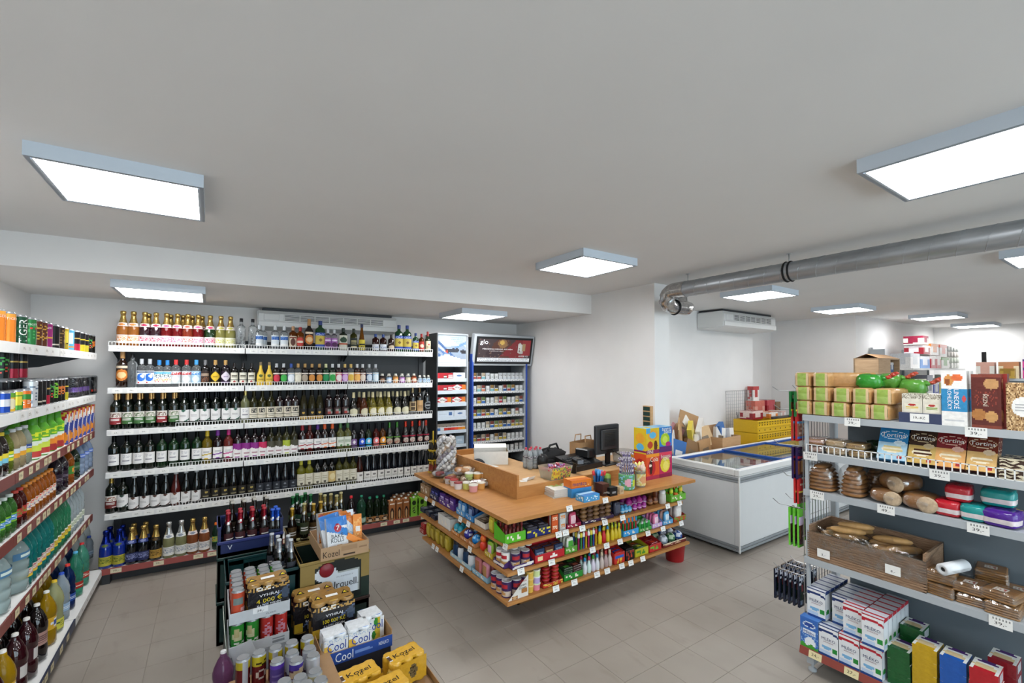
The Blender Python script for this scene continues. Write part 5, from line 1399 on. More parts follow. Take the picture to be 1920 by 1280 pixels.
for px, v, z, rz, sc, lab in ((1659, .10, 0, .2, (.155, .16, .085), 'half loaf of bread in film beside the slice stack'), (1685, .15, .075, -.3, (.17, .2, .10), 'half loaf of bread resting on top of two others'), (1724, .10, 0, .1, (.165, .17, .095), 'half loaf of bread in film beside the red packs')):
 p = half('half%.3f' % sc[0], *sc)
 o = gitem(p, 'half_loaf', lab, 'bread', px, v, 1.13 + z, rz)
 for c in o.children:
  if c.name.startswith('crumb'):
   c.rotation_euler = (PI / 2, 0, 0)
   c.location = (sc[0] * .2, -sc[1] * .47, sc[2] * .45)
def softpack(key, w, d, h, col, stripe, c2=None):
 if key in PRO:
  return PRO[key]
 b = MB().blob((0, 0, h / 2), w / 2, d / 2, h / 2, 0, col, 22, 14, .38, 3, .09, fn=lambda x, y, z: stripe if (-.35 < z < -.12 and y < 0) else (c2 if c2 and y > .4 else col))
 PRO[key] = [('pack', b.mesh(FILM, 'soft_pack'))]
 return PRO[key]
for px, v, z, w, col, lab in ((1777, .1, 0, .108, '#b81f2c', 'red bread pack on the board under another red one'), (1795, .12, .082, .105, '#b81f2c', 'red bread pack resting on top of the lower red one'),
        (1823, .1, 0, .10, '#178a88', 'teal bread pack beside the purple pack'), (1868, .15, .085, .125, '#178a88', 'teal bread pack stacked over the purple one'), (1876, .09, 0, .125, '#4a1f86', 'purple bread pack at the end of the bread shelf')):
 gitem(softpack('so%s%.3f' % (col, w), w, .15, .085, col, '#dcd0d0', '#a8906a' if col != '#b81f2c' else None), 'bread_pack', lab, 'bread', px, v, 1.13 + z, random.uniform(-.1, .1))
_w0, _w1 = gu(1509), gu(1727)
wk = thing('wicker_box', 'brown wicker bread box lined with clear film', 'box', gp((_w0 + _w1) / 2, .18, .70), GR)
hw = (_w1 - _w0) / 2
wb = MB()
for a in ((-hw, -.165, hw, -.153), (-hw, .148, hw, .16), (-hw, -.165, -hw + .012, .16), (hw - .012, -.165, hw, .16)):
 wb.box(a[0], a[1], 0, a[2], a[3], .165 if a[1] < 0 and a[3] < 0 else .205)
wb.box(-hw, -.16, 0, hw, .16, .01)
for k in range(11):
 wb.box(-hw - .002, -.169, .006 + k * .0145, hw + .002, -.164, .015 + k * .0145)
ob('basket', wb.mesh(WICK, 'basket'), wk)
fm = MB()
fm.box(-hw - .004, -.172, .05, hw + .004, -.170, .172)
fm.box(-hw - .004, -.172, .168, hw + .004, -.145, .171)
fm.tube([(-hw, -.16, .168), (-hw, .15, .208), (hw, .15, .208), (hw, -.16, .168)], .006, 6)
ob('film_liner', fm.mesh(WRAP, 'film_liner'), wk)
for u, s in ((-hw + .09, '3,-'), (hw - .14, '4,-')):
 t = MB().sheet((-.035, 0, -.026), (.07, 0, 0), (0, 0, .052), 1, 1, paint('#e9e8e4'))
 t.text(s, (0, 0, -.008), (1, 0, 0), (0, 0, 1), .022, .016, 0, '#2a2a2a', off=.0006)
 ob('price_ticket', t.mesh(PAPER, 'price_ticket'), wk, (u, -.174, .05 if u < 0 else .075))
rl = MB().blob((0, 0, 0), .095, .026, .022, 0, '#c09058', 14, 8, .9, 1, .03, fn=lambda x, y, z: '#c89c62' if z > .2 else '#b07c44')
_roll = [('roll', rl.mesh(plain('roll_crust', '#c2965e', .5, amt=.25, scale=25), 'roll'))]
for px, v, z, a, w in ((1568, .12, .095, .5, 'left'), (1578, .16, .11, .35, 'left'), (1590, .12, .10, .6, 'left'), (1598, .19, .13, .4, 'left'), (1585, .10, .14, .45, 'left'), (1600, .15, .165, .5, 'left'),
      (1650, .12, .08, .7, 'right'), (1660, .17, .10, .5, 'right'), (1672, .12, .085, .9, 'right'), (1682, .18, .09, .4, 'right'), (1668, .15, .135, .45, 'right'), (1690, .14, .10, .8, 'right')):
 stamp(_roll, 'bread_roll', 'pale bread roll in the %s bag inside the wicker box' % ('bag with tied handles' if w == 'left' else 'open'), 'bread roll', gp(gu(px, GX + v), v, .765 + z), GR + a, 'rolls in the wicker box')
for px, v, n, lab in ((1586, .15, 8, 'clear plastic bag of rolls with tied white handles'), (1668, .15, 9, 'open clear plastic bag of rolls beside the tied one')):
 f = MB().blob((0, 0, .10), .14, .12, .095, 0, '#fff', 14, 8, .8, n, .25)
 f.tube([(-.10, -.10, .14), (-.12, -.13, .19), (-.08, -.14, .18), (-.05, -.11, .12)], .012, 6)
 gitem([('bag', f.mesh(WRAP, 'roll_bag'))], 'plastic_bag', lab, 'bag', px, v, .715)
def brown(key, n, w=.12, d=.12, t=.012):
 if key in PRO:
  return PRO[key]
 b = MB()
 for k in range(n):
  b.box(-w / 2 + (k % 2) * .004, -d / 2, k * t, w / 2, d / 2, (k + .92) * t, 0, '#8a6238' if k % 2 else '#9c7346', ch=.004)
 b.sheet((-w * .2, -d * .3, n * t + .002), (w * .4, 0, 0), (0, d * .4, 0), 8, 6, paint('#d8d0c4', ('n', .1, .1, .9, .9, .3, '#a04a3a')))
 f = MB().box(-w / 2 - .006, -d / 2 - .006, 0, w / 2 + .006, d / 2 + .006, n * t + .006, ch=.012)
 PRO[key] = [('slices', b.mesh(PLAS, 'slices')), ('film', f.mesh(WRAP, 'film'))]
 return PRO[key]
for px, v, z, n, lab in ((1760, .09, 0, 5, 'dark bread slices pack under another beside the wicker box'), (1758, .10, .067, 5, 'dark bread slices pack lying on top beside the wicker box'), (1815, .10, 0, 4, 'dark bread slices pack in the middle, bottom one'), (1812, .10, .055, 4, 'dark bread slices pack in the middle, upper one'),
       (1872, .08, 0, 5, 'dark bread slices pack beside the price ticket, lower'), (1870, .08, .067, 4, 'dark bread slices pack beside the price ticket, upper'), (1848, .28, 0, 6, 'dark bread pack standing in the shade, lower'), (1850, .28, .08, 6, 'dark bread pack standing in the shade, upper'), (1903, .26, 0, 7, 'tall dark bread pack at the shelf end')):
 gitem(brown('br%d' % n, n), 'dark_bread', lab, 'bread', px, v, .70 + z, random.uniform(-.15, .15))
r_ = MB().lathe([(.012, .0), (.03, 0), (.03, .16), (.0125, .16), (.012, .001)], 16)
r_.lathe([(.0118, .002), (.0118, .152)], 10, 1)
_bagroll = [('roll', r_.mesh([plain('white_bag_film', '#d8dadc', .3), BLACKP], 'bag_roll')), ('loose_end', MB().box(.02, -.001, .02, .09, .001, .14).mesh(WRAP, 'loose_end'))]
stamp(_bagroll, 'bag_roll', 'white roll of plastic bags lying on the bread packs', 'bag roll', gp(gu(1800, 3.34), .15, .70 + .165), 0, None, rot=(PI / 2 + .05, 0, GR - .35))
def milk(c, c2, chk=False):
 if chk:
  return paint('#3a6ab8', ('n', 0, 0, 1, .6, .3, '#8ab0d8'), ('e', .5, .78, .36, .1, '#d8e4f0'), ('e', .5, .78, .3, .07, '#2a4a9a'), ('e', .55, .2, .3, .18, '#e8eef4'), ('W', .12, .03, 2, '#4aa03a'), ('r', .15, .45, .85, .6, '#e0e8f2'))
 return paint('#e2e4e6', ('r', .08, .86, .92, .96, '#e8e8e8'), ('s', .86, -.1, .03, c), ('e', .45, .80, .55, .08, c), ('e', .45, .75, .5, .05, '#e2e4e6'), ('e', .4, .3, .28, .06, '#7ab0d8'), ('r', .05, .08, .6, .2, '#b8cce4'), ('e', .82, .27, .14, .09, '#2a8a3a'), ('r', 0, 0, 1, .06, '#2a4a8a'), ('l', .3, .42, .7, .5, 2, c2), ('r', 0, .97, 1, 1, c))
_mk = {}
for k, c in (('b', '#24386e'), ('r', '#b82434')):
 _mk[k] = carton('milk' + k, .102, .066, .178, milk(c, '#9a4a5a'), paint('#d6dade', ('r', 0, 0, .1, 1, '#aab2bc'), ('r', .1, .9, 1, 1, c), ('e', .5, .25, .3, .1, '#2a8a3a'), ('r', .1, .06, .9, .2, '#b8cce4')), paint('#c8ccd4', ('r', 0, .35, 1, .65, c)), nu=20, nv=26, text=[('MLÉKO', .5, .60, .72, '#1f2d5c'), ('polotučné', .5, .49, .5, '#8a4a58')])
_mk['c'] = carton('milkc', .102, .066, .185, milk('#3a6ab8', '', True), paint('#4a7ac0', ('n', 0, 0, 1, 1, .4, '#9abce0')), paint('#4a7ac0'), nu=20, nv=26, text=[('Mléko', .5, .53, .6, '#1f3a8a')])
def milkrow(px, z, kind, n, v0, lab):
 for k in range(n):
  gitem(_mk[kind], 'milk_carton', lab, 'milk carton', px, v0 + k * .0675, z, 0, lab)
def milku(u, z, kind, n, v0, lab):
 for k in range(n):
  stamp(_mk[kind], 'milk_carton', lab, 'milk carton', gp(u, v0 + k * .0675, z), GR, lab)
u0 = gu(1493, GX - .035)
milku(u0 + .055, .146, 'c', 1, -.002, 'blue chequered milk carton at the end of the bottom shelf')
for k, (kd, lab) in enumerate((('b', 'navy topped milk carton in the lower row of the bottom shelf'), ('r', 'red topped milk carton in the lower row beside the navy ones'), ('r', 'red topped milk carton in the lower row beside the butter'))):
 milku(u0 + .055 + .107 * (k + 1), .146, kd, 5, -.002, lab)
milku(u0 + .055, .146, 'b', 4, .0655, 'navy topped milk carton behind the chequered one')
for k, (kd, uu, n, v0, lab) in enumerate((('b', .098, 5, .045, 'navy topped milk carton, upper row at the gondola end'), ('b', .222, 4, .085, 'navy topped milk carton, upper row beside the red ones'), ('r', .325, 5, .0, 'red topped milk carton, upper row beside the navy ones') if 0 else ('r', .305, 5, .02, 'red topped milk carton, upper row beside the navy ones'), ('r', .412, 6, -.02, 'red topped milk carton, upper row over the butter edge'))):
 milku(u0 - .02 + uu, .146 + (.186 if k == 0 else .179), kd, n, v0, lab)
def butter(c, c2):
 return carton('bu' + c, .10, .13, .068, paint(c, ('e', .35, .5, .03, .05, '#e0e0d8')), paint(c, ('r', .3, .2, .9, .8, '#c0c4c8')), paint('#d8dad6', ('e', .45, .4, .4, .25, '#c9b48a'), ('r', .1, .0, .9, .2, c), ('e', .5, .85, .4, .12, '#4a2a6a')), mat=FILM)
for k, (c, c2, n, v0, w) in enumerate((('#1d5a2c', '#3a8a4a', 3, .0, 'green'), ('#c09a1c', '#d8b84a', 3, -.005, 'yellow'), ('#1f56a8', '#4a86d0', 3, -.01, 'blue'), ('#b01f28', '#d0484a', 3, -.015, 'red'))):
 for i in range(4 if k > 0 else 3):
  stamp(butter(c, c2), 'spread_pack', '%s wrapped spread pack in the front stack by the milk' % w, 'spread', gp(u0 + .49 + k * .112, v0 + .065, .146 + i * .0685), GR + random.uniform(-.03, .03), '%s spread packs' % w)
for k, c, w, z in ((0, '#1d5a2c', 'green', 4), (3.2, '#8a1f28', 'dark red', 4)):
 for i in range(z):
  stamp(butter(c, '#5a8a6a'), 'spread_pack', '%s wrapped spread pack in the rear stack' % w, 'spread', gp(u0 + .50 + k * .112, .24, .146 + i * .0685), GR, '%s rear spread packs' % w)
# checkout counter with sweets
KX, KY = 1.74, 2.66
KZ = [.843, .666, .475, .270]
cnt = thing('checkout_counter', 'L shaped beech checkout counter with four shelf levels of sweets', 'counter', (0, 0, 0))
for k, z in enumerate(KZ):
 th = .028 if k == 0 else .022
 xr = [3.90, 3.70, 3.71, 3.80][k]
 yb = [4.40, 4.30, 4.25, 4.18][k]
 nm = 'counter_top' if k == 0 else 'shelf_board'
 dx, dy = (2.11, 3.07) if k == 0 else (2.07, 3.02)
 ob(nm, MB().add([(KX, KY, z - th), (dx, dy, z - th), (dx, yb, z - th), (KX, yb, z - th), (KX, KY, z), (dx, dy, z), (dx, yb, z), (KX, yb, z)],
     [(0, 3, 2, 1), (4, 5, 6, 7), (0, 1, 5, 4), (1, 2, 6, 5), (2, 3, 7, 6), (3, 0, 4, 7)]).mesh(WOOD, nm), cnt)
 if k == 0:   # wide front ledge, seam at the corner
  poly = [(KX, KY), (xr, KY), (xr, 3.06), (dx, dy)]
 else:
  poly = [(KX, KY), (xr, KY), (xr, dy), (dx, dy)]
 ob(nm, MB().prism(poly, z - th, z).mesh(WOOD, nm), cnt)
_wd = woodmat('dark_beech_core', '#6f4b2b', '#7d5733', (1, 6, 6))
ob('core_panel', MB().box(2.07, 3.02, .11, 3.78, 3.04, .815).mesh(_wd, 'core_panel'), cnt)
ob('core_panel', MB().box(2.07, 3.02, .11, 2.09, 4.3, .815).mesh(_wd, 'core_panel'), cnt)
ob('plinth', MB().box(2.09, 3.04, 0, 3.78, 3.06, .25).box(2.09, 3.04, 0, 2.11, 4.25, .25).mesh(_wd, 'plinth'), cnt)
ob('divider_panel', MB().box(2.085, 3.05, .815, 2.105, 4.14, 1.037).mesh(WOOD, 'divider_panel'), cnt)
ob('end_panel', MB().box(2.085, 4.14, .815, 2.105, 4.55, .99).box(2.105, 4.53, .815, 2.5, 4.55, 1.0).mesh(WOOD, 'end_panel'), cnt)
ob('desk_front', MB().box(2.105, 3.05, .843, 3.80, 3.07, .94).mesh(WOOD, 'desk_front'), cnt)
ob('desk_top', MB().box(2.105, 3.07, .915, 2.70, 4.53, .94).mesh(WOODD, 'desk_top'), cnt)
ob('desk_top', MB().box(2.70, 3.07, .915, 3.80, 3.62, .94).mesh(WOODD, 'desk_top'), cnt)
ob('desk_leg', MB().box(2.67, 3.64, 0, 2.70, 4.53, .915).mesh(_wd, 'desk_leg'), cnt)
def kx(px, v=0):
 return on_line(px, (0, KY + v), (1, 0))
def ky(px, v=0):
 return on_line(px, (KX + v, 0), (0, 1))
def ticket(run, lev, px, s, tilt=.25):
 t = MB().sheet((-.03, 0, -.021), (.06, 0, 0), (0, 0, .042), 1, 1, paint('#e9e8e4'))
 t.text(s, (0, 0, -.004), (1, 0, 0), (0, 0, 1), .03, .013, 0, '#2a2a2a', off=.0006)
 t.sheet((-.024, -.0004, .010), (.048, 0, 0), (0, 0, .006), 9, 1, lambda u, v: lin('#9a9a98') if int(u * 9) % 2 else lin('#e9e8e4'))
 z = KZ[lev] - .008
 if run == 'f':
  ob('price_ticket', t.mesh(PAPER, 'price_ticket'), cnt, (kx(px), KY - .004, z), (-tilt, 0, 0))
 else:
  ob('price_ticket', t.mesh(PAPER, 'price_ticket'), cnt, (KX - .004, ky(px), z), (-tilt, 0, -PI / 2))
for lv, px, s in ((0, 1067, '39,-'), (0, 1134, '19,-'), (1, 1047, '12,-'), (1, 1060, '14,-'), (1, 1091, '29,-'), (1, 1133, '9,-'), (1, 1250, '35,-'), (1, 1272, '35,-'), (1, 1166, '15,-'), (2, 977, '24,-'), (2, 1034, '39,-'), (2, 1161, '22,-'), (2, 1187, '19,-'), (2, 1213, '29,-'), (2, 1241, '25,-'), (2, 1275, '30,-'), (2, 1110, '17,-'), (2, 1136, '15,-'),
     (3, 1042, '26,-'), (3, 1076, '22,-'), (3, 1118, '10,-'), (3, 1137, '12,-'), (3, 1164, '33,-'), (3, 1181, '14,-'), (3, 1203, '18,-')):
 ticket('f', lv, px, s)
for lv, px, s in ((1, 801, '15,-'), (1, 815, '18,-'), (1, 865, '39,-'), (1, 880, '24,-'), (1, 949, '29,-'), (2, 883, '45,-'), (3, 815, '15,-'), (3, 822, '18,-'), (3, 868, '19,-')):
 ticket('l', lv, px, s)
# ---- small sweets
def sw(kind, c1, c2='#e8e0d0', s=1.0):
 key = ('sw', kind, c1, c2, s)
 if key in PRO:
  return PRO[key]
 b = MB()
 m = FILM
 if kind == 'bar':
  b.box(-.04 * s, -.009, 0, .04 * s, .009, .075 * s, 0, c1)
  b.sheet((-.04 * s, -.0095, .0), (.08 * s, 0, 0), (0, 0, .075 * s), 8, 8, paint(c1, ('r', .1, .35, .9, .7, c2), ('n', .15, .4, .85, .65, .4, c1)))
 elif kind == 'flat':
  b.box(-.045 * s, -.03 * s, 0, .045 * s, .03 * s, .014 * s, 0, c1, ch=.003)
  b.sheet((-.035 * s, -.022 * s, .0143 * s), (.07 * s, 0, 0), (0, .044 * s, 0), 6, 6, paint(c1, ('e', .5, .5, .4, .35, c2)))
 elif kind == 'egg':
  b.blob((0, 0, .034 * s), .026 * s, .026 * s, .034 * s, 0, c1, 12, 8, fn=lambda x, y, z: c2 if abs(z + .1) < .28 else c1)
 elif kind == 'ball':
  b.blob((0, 0, .035 * s), .035 * s, .035 * s, .035 * s, 0, c1, 14, 8, fn=lambda x, y, z: c2 if (x * 3 + z * 2) % 1 < .35 else c1)
 elif kind == 'bag':
  b.blob((0, 0, .045 * s), .036 * s, .016 * s, .045 * s, 0, c1, 12, 8, .55, 3, .1, fn=lambda x, y, z: c2 if abs(z) < .35 and abs(x) < .75 else c1)
 elif kind == 'bigbag':
  b.blob((0, 0, .06 * s), .05 * s, .025 * s, .06 * s, 0, c1, 12, 8, .55, 5, .14, fn=lambda x, y, z: c2 if abs(z) < .3 and abs(x) < .75 else c1)
 elif kind == 'tub':
  m = PLAS
  b.lathe([(.028 * s, 0), (.031 * s, .04 * s), (.031 * s, .042 * s)], 14, 0, c1)
  b.lathe([(.033 * s, .042 * s), (.033 * s, .048 * s), (.028 * s, .05 * s)], 14, 0, c2)
 elif kind == 'tin':
  m = CARTON
  b.wrap(.034 * s, 0, .10 * s, FRONT - PI, FRONT + PI, 16, 12, paint(c1, ('r', .3, .62, .7, .8, '#b02a34'), ('r', .2, .1, .8, .45, c2), ('e', .5, .28, .12, .14, '#c09058')), off=0)
  b.lathe([(.034 * s, .10 * s), (.033 * s, .104 * s), (.03 * s, .102 * s), (.001, .101 * s)], 14, 0, '#c9ccd0')
 elif kind == 'stick':
  m = PLAS
  b.lathe([(.006 * s, 0), (.006 * s, .085 * s), (.011 * s, .09 * s), (.011 * s, .115 * s), (.004, .125 * s)], 8, 0, c1, cols=[c1, c1, c2, c2])
 elif kind == 'sbottle':
  m = PLAS
  b.lathe([(.015 * s, 0), (.018 * s, .01), (.018 * s, .05 * s), (.009 * s, .075 * s), (.008 * s, .09 * s), (.011 * s, .091 * s), (.007 * s, .115 * s)], 10, 0, c1, cols=[c1, c1, c1, c1, c2, c2])
 elif kind == 'toy':
  m = PLAS
  b.blob((0, 0, .025 * s), .022 * s, .02 * s, .026 * s, 0, c1, 10, 6)
  b.blob((0, -.002, .06 * s), .018 * s, .016 * s, .018 * s, 0, c2, 10, 6)
  b.blob((-.014 * s, 0, .075 * s), .007 * s, .006 * s, .009 * s, 0, c1, 6, 4)
  b.blob((.014 * s, 0, .075 * s), .007 * s, .006 * s, .009 * s, 0, c1, 6, 4)
 elif kind == 'lighter':
  m = PLAS
  b.box(-.012, -.007, 0, .012, .007, .062, 0, c1, ch=.003)
  b.box(-.011, -.006, .062, .011, .006, .078, 0, c2)
 elif kind == 'cookie':
  m = PLAS
  b.blob((0, 0, .014), .034 * s, .03 * s, .014, 0, c1, 12, 6, fn=lambda x, y, z: c2 if z > .75 else c1)
 elif kind == 'jar':
  m = PLAS
  b.lathe([(.03 * s, 0), (.034 * s, .01), (.034 * s, .06 * s), (.028 * s, .075 * s)], 12, 0, c1)
  b.lathe([(.03 * s, .075 * s), (.03 * s, .092 * s), (.02 * s, .1 * s)], 12, 0, c2)
 PRO[key] = [('body', b.mesh(m, kind))]
 return PRO[key]
SIZ = {'bar': (.086, .022, .075), 'flat': (.095, .064, .0145), 'egg': (.054, .054, .068), 'ball': (.072, .072, .07), 'bag': (.074, .036, .09), 'bigbag': (.10, .052, .12), 'tub': (.067, .067, .05), 'tin': (.069, .069, .104), 'stick': (.024, .026, .125), 'sbottle': (.038, .038, .115), 'toy': (.046, .044, .085), 'lighter': (.026, .02, .078), 'cookie': (.07, .062, .028), 'jar': (.07, .07, .1)}
NM = {'bar': 'candy_bar', 'flat': 'sweets_pack', 'egg': 'chocolate_egg', 'ball': 'toy_ball', 'bag': 'sweets_bag', 'bigbag': 'sweets_bag', 'tub': 'candy_tub', 'tin': 'wafer_tin', 'stick': 'candy_stick', 'sbottle': 'candy_bottle', 'toy': 'candy_toy', 'lighter': 'lighter', 'cookie': 'biscuit', 'jar': 'candy_jar'}
LEVN = ['counter top', 'upper counter shelf', 'middle counter shelf', 'lowest counter shelf']
def place(run, lev, px0, px1, kind, cols, label, v=.03, nd=2, layers=1, s=1.0, tray=None, lip=.035, back=.09, maxn=12, cat='sweets', dz=0, fr=None, rows=None):
 """a group of alike sweets between two image columns, optionally in an open display tray"""
 if run == 'f':
  a, b = kx(px0, v), kx(px1, v)
 else:
  a, b = -ky(px0, v), -ky(px1, v)
 w = b - a
 sx, sy, sz = [q * s for q in SIZ[kind]]
 if kind == 'lighter':
  sx, sy, sz = SIZ[kind]
 z = KZ[lev] + dz
 def P(u, vv, zz):
  return (u, KY + vv, zz) if run == 'f' else (KX + vv, -u, zz)
 rz = 0 if run == 'f' else -PI / 2
 tz = 0
 if tray:
  d = max(.12, nd * sy + .012)
  t = MB()
  f = fr or paint(tray, ('n', .1, .2, .9, .8, .3, '#e8e0d0'))
  t.box(-w / 2, 0, 0, w / 2, d, .003, 0, tray)
  t.sheet((-w / 2, 0, 0), (w, 0, 0), (0, 0, lip), 12, 4, f)
  t.sheet((w / 2, .002, 0), (-w, 0, 0), (0, 0, lip), 1, 1, paint('#c8c0b4'))
  t.sheet((w / 2, d, 0), (-w, 0, 0), (0, 0, back), 1, 1, paint(tray))
  t.sheet((-w / 2, d - .002, 0), (w, 0, 0), (0, 0, back), 6, 4, paint(tray))
  for q in (-1, 1):
   t.add([(q * w / 2, 0, 0), (q * w / 2, d, 0), (q * w / 2, d, back), (q * w / 2, d * .5, back * .8), (q * w / 2, 0, lip), (q * (w / 2 - .002), 0, 0), (q * (w / 2 - .002), d, 0), (q * (w / 2 - .002), d, back), (q * (w / 2 - .002), d * .5, back * .8), (q * (w / 2 - .002), 0, lip)],
     [(0, 1, 2, 3, 4) if q > 0 else (4, 3, 2, 1, 0), (9, 8, 7, 6, 5) if q > 0 else (5, 6, 7, 8, 9)], 0, tray)
  tag(ob('display_tray', t.mesh(CARTON, 'display_tray'), None, P((a + b) / 2, v, z), (0, 0, rz)), 'open display tray of %s on the %s' % (label, LEVN[lev]), 'tray')
  v += .006
  tz = .003
  w -= .008
 n = max(1, min(maxn, int(w / sx + .15)))
 zs = 1.25 if kind in ('bag', 'bigbag', 'bar', 'stick', 'sbottle', 'toy', 'jar', 'flat', 'cookie') and sz * layers * 1.25 < .155 else 1.0
 for i in range(n):
  for j in range(nd):
   for l in range(layers):
    c = cols[(i + j * (0 if rows else 1)) % len(cols)] if not rows else cols[(l if rows == 'l' else j) % len(cols)]
    u = (a + b) / 2 + (i - (n - 1) / 2) * (w / n)
    stamp(sw(kind, c[0], c[1], s), NM[kind], '%s on the %s' % (label, LEVN[lev]), cat, P(u, v + sy * (j + .5), z + tz + l * sz * zs), rz + random.uniform(-.06, .06), '%s, %s' % (label, LEVN[lev]), scale=(1, 1, zs))
place('l', 1, 790, 806, 'bar', [('#8a6a4a', '#c9b090')], 'kraft brown chocolate bars', nd=5, tray='#9a7a58', lip=.09, back=.10)
place('l', 1, 808, 822, 'bar', [('#2a2a5a', '#6a6ab0')], 'navy chocolate bars', nd=5, tray='#2c2c52', lip=.05)
place('l', 1, 824, 852, 'bar', [('#5a3a8a', '#c9b8e0'), ('#4a2a6a', '#a88ac0')], 'violet chocolate bars', nd=5, tray='#5a3a86', lip=.05)
place('l', 1, 857, 872, 'bag', [('#3a7ab8', '#b8d4e8')], 'light blue sweets bags', nd=3, tray='#5a9ad0', lip=.05)
place('l', 1, 874, 888, 'bag', [('#2a3a6a', '#8aa0c8')], 'dark blue sweets bags', nd=3, tray='#3a86c8', lip=.05)
place('l', 1, 891, 911, 'flat', [('#6a5a4a', '#b0a08a')], 'grey brown liquorice packs', nd=3, layers=3, tray='#d8d0c4', lip=.045)
place('l', 1, 914, 941, 'bigbag', [('#b0a02a', '#d8cc4a'), ('#8a7a24', '#c9b83a')], 'yellow sweets bags', nd=3, s=.85)
place('f', 1, 948, 986, 'sbottle', [('#5a1a1a', '#7a2a2a'), ('#6a2418', '#3a1a14')], 'dark red jelly bottles', nd=4, tray='#5ab02a', lip=.07, back=.12, s=.9)
place('f', 1, 989, 1032, 'flat', [('#3a3a44', '#8a8a9a')], 'dark foil chewing gum packs', nd=3, layers=4, tray='#1f2a6a', lip=.055, fr=paint('#1f2a6a', ('n', 0, 0, 1, 1, .25, '#d8c83a')))
place('f', 1, 1033, 1062, 'bar', [('#d05a2a', '#f0d0b0'), ('#c8ccc8', '#e08a3a'), ('#b03a3a', '#e8e0d8')], 'orange and white gum packs', nd=3, layers=2, s=.7)
place('f', 1, 1063, 1089, 'bag', [('#b03a5a', '#e8c0c8'), ('#d8d0c8', '#b04a4a')], 'pink and white sweets bags', nd=3, tray='#a02a4a', lip=.03)
place('f', 1, 1092, 1150, 'cookie', [('#7a5a3a', '#b08a58'), ('#5a4030', '#9a7a50')], 'brown filled biscuits', nd=3, layers=4, tray='#3a2a4a', lip=.025)
place('f', 1, 1151, 1165, 'bigbag', [('#2a2e3e', '#4a5060')], 'charcoal sweets bags', nd=3, s=.8)
place('f', 1, 1166, 1186, 'egg', [('#4a9ac8', '#c0dcec')], 'light blue chocolate eggs', nd=2, s=.85, cat='chocolate egg')
place('f', 1, 1178, 1216, 'egg', [('#b02a8a', '#e0b0d8'), ('#8a2a7a', '#d8c0e0')], 'pink violet chocolate eggs', v=.10, nd=2, layers=1, s=1.25, cat='chocolate egg')
place('f', 1, 1188, 1214, 'egg', [('#9a2a8a', '#d8a8d0')], 'small violet chocolate eggs', nd=1, s=.9, cat='chocolate egg')
place('f', 1, 1217, 1236, 'egg', [('#6a3a24', '#b0805a')], 'brown chocolate eggs', v=.05, nd=2, s=1.1, cat='chocolate egg')
place('f', 1, 1238, 1254, 'jar', [('#c9c4bc', '#d8d8d8'), ('#8a4a2a', '#c08a4a')], 'white and brown candy jars', nd=2)
place('f', 1, 1257, 1284, 'toy', [('#5ab02a', '#c8d83a'), ('#e0702a', '#5ab02a'), ('#8ac83a', '#e0c83a')], 'green and orange candy toys', nd=3, tray='#6ab03a', lip=.06, back=.11, s=1.2)
place('l', 2, 788, 818, 'flat', [('#2a3040', '#6a7080')], 'dark chocolate boxes', nd=3, layers=2, s=1.1)
place('l', 2, 823, 845, 'bar', [('#d8d8d4', '#4a8a4a')], 'white chocolate bars', nd=4, tray='#dcdad4', lip=.10, back=.12)
place('l', 2, 848, 862, 'egg', [('#2a9ab0', '#b0dce0')], 'turquoise surprise eggs', nd=2, s=1.2, tray='#d08a4a', lip=.03, cat='chocolate egg')
place('l', 2, 864, 878, 'ball', [('#3a3a9a', '#c8d0e8'), ('#2a7ac8', '#c8e0f0')], 'blue and white toy balls', nd=2, s=1.2, tray='#c88a5a', lip=.03)
place('l', 2, 880, 892, 'ball', [('#2a8ad8', '#8ac8f0')], 'bright blue toy balls', nd=2, s=1.2, tray='#c88a5a', lip=.03)
place('l', 2, 894, 908, 'toy', [('#d8402a', '#e8702a'), ('#3aa84a', '#5ac86a')], 'red and green candy toys', nd=2, s=1.6)
place('l', 2, 910, 924, 'bag', [('#8ab03a', '#e0b0c8')], 'green and pink sweets bags', nd=3, tray='#c8b03a', lip=.04)
_tf = paint('#4a2a6a', ('s', .3, .4, .3, '#e4e0dc'))
place('l', 2, 926, 946, 'tin', [('#e0dcd6', '#c8a878'), ('#4a2a6a', '#d8c8b0')], 'wafer roll tins of the corner display', nd=3, v=.02, rows='j', tray='#4a2f6a', lip=.03, fr=_tf)
place('f', 2, 962, 1001, 'tin', [('#3a2450', '#c8b8a8'), ('#e0dcd6', '#c8a878')], 'purple and white wafer roll tins', nd=3, v=.025, rows='j', tray='#4a2f6a', lip=.03, fr=_tf)
place('f', 2, 962, 1001, 'tin', [('#e0dcd6', '#c8a878')], 'white wafer roll tins of the second tier', nd=2, v=.10, dz=.107, s=.8)
place('f', 2, 1004, 1058, 'bar', [('#2a3a5a', '#7a8aa0'), ('#5a3020', '#c0a070')], 'dark blue chocolate bars', nd=4, tray='#b8242c', lip=.06, back=.12, fr=paint('#b8242c', ('e', .18, .5, .1, .35, '#e8d0a0'), ('n', .5, .3, .9, .7, .5, '#f0e8e0')), v=.02)
place('f', 2, 1060, 1082, 'bag', [('#d8dcd0', '#4aa03a')], 'white and green sweets bags', nd=3, tray='#5a9a3a', lip=.05)
place('f', 2, 1084, 1121, 'stick', [('#b02a6a', '#e8e8e0'), ('#2a8a4a', '#d8c83a'), ('#2a5ab0', '#e8e8e0'), ('#d8b82a', '#c03a3a')], 'multicoloured candy pens', nd=3, s=1.05, maxn=9)
place('f', 2, 1123, 1145, 'sbottle', [('#d8c02a', '#3a8ac0'), ('#c0242c', '#d8c83a')], 'yellow and red candy spray bottles', nd=2, s=1.1)
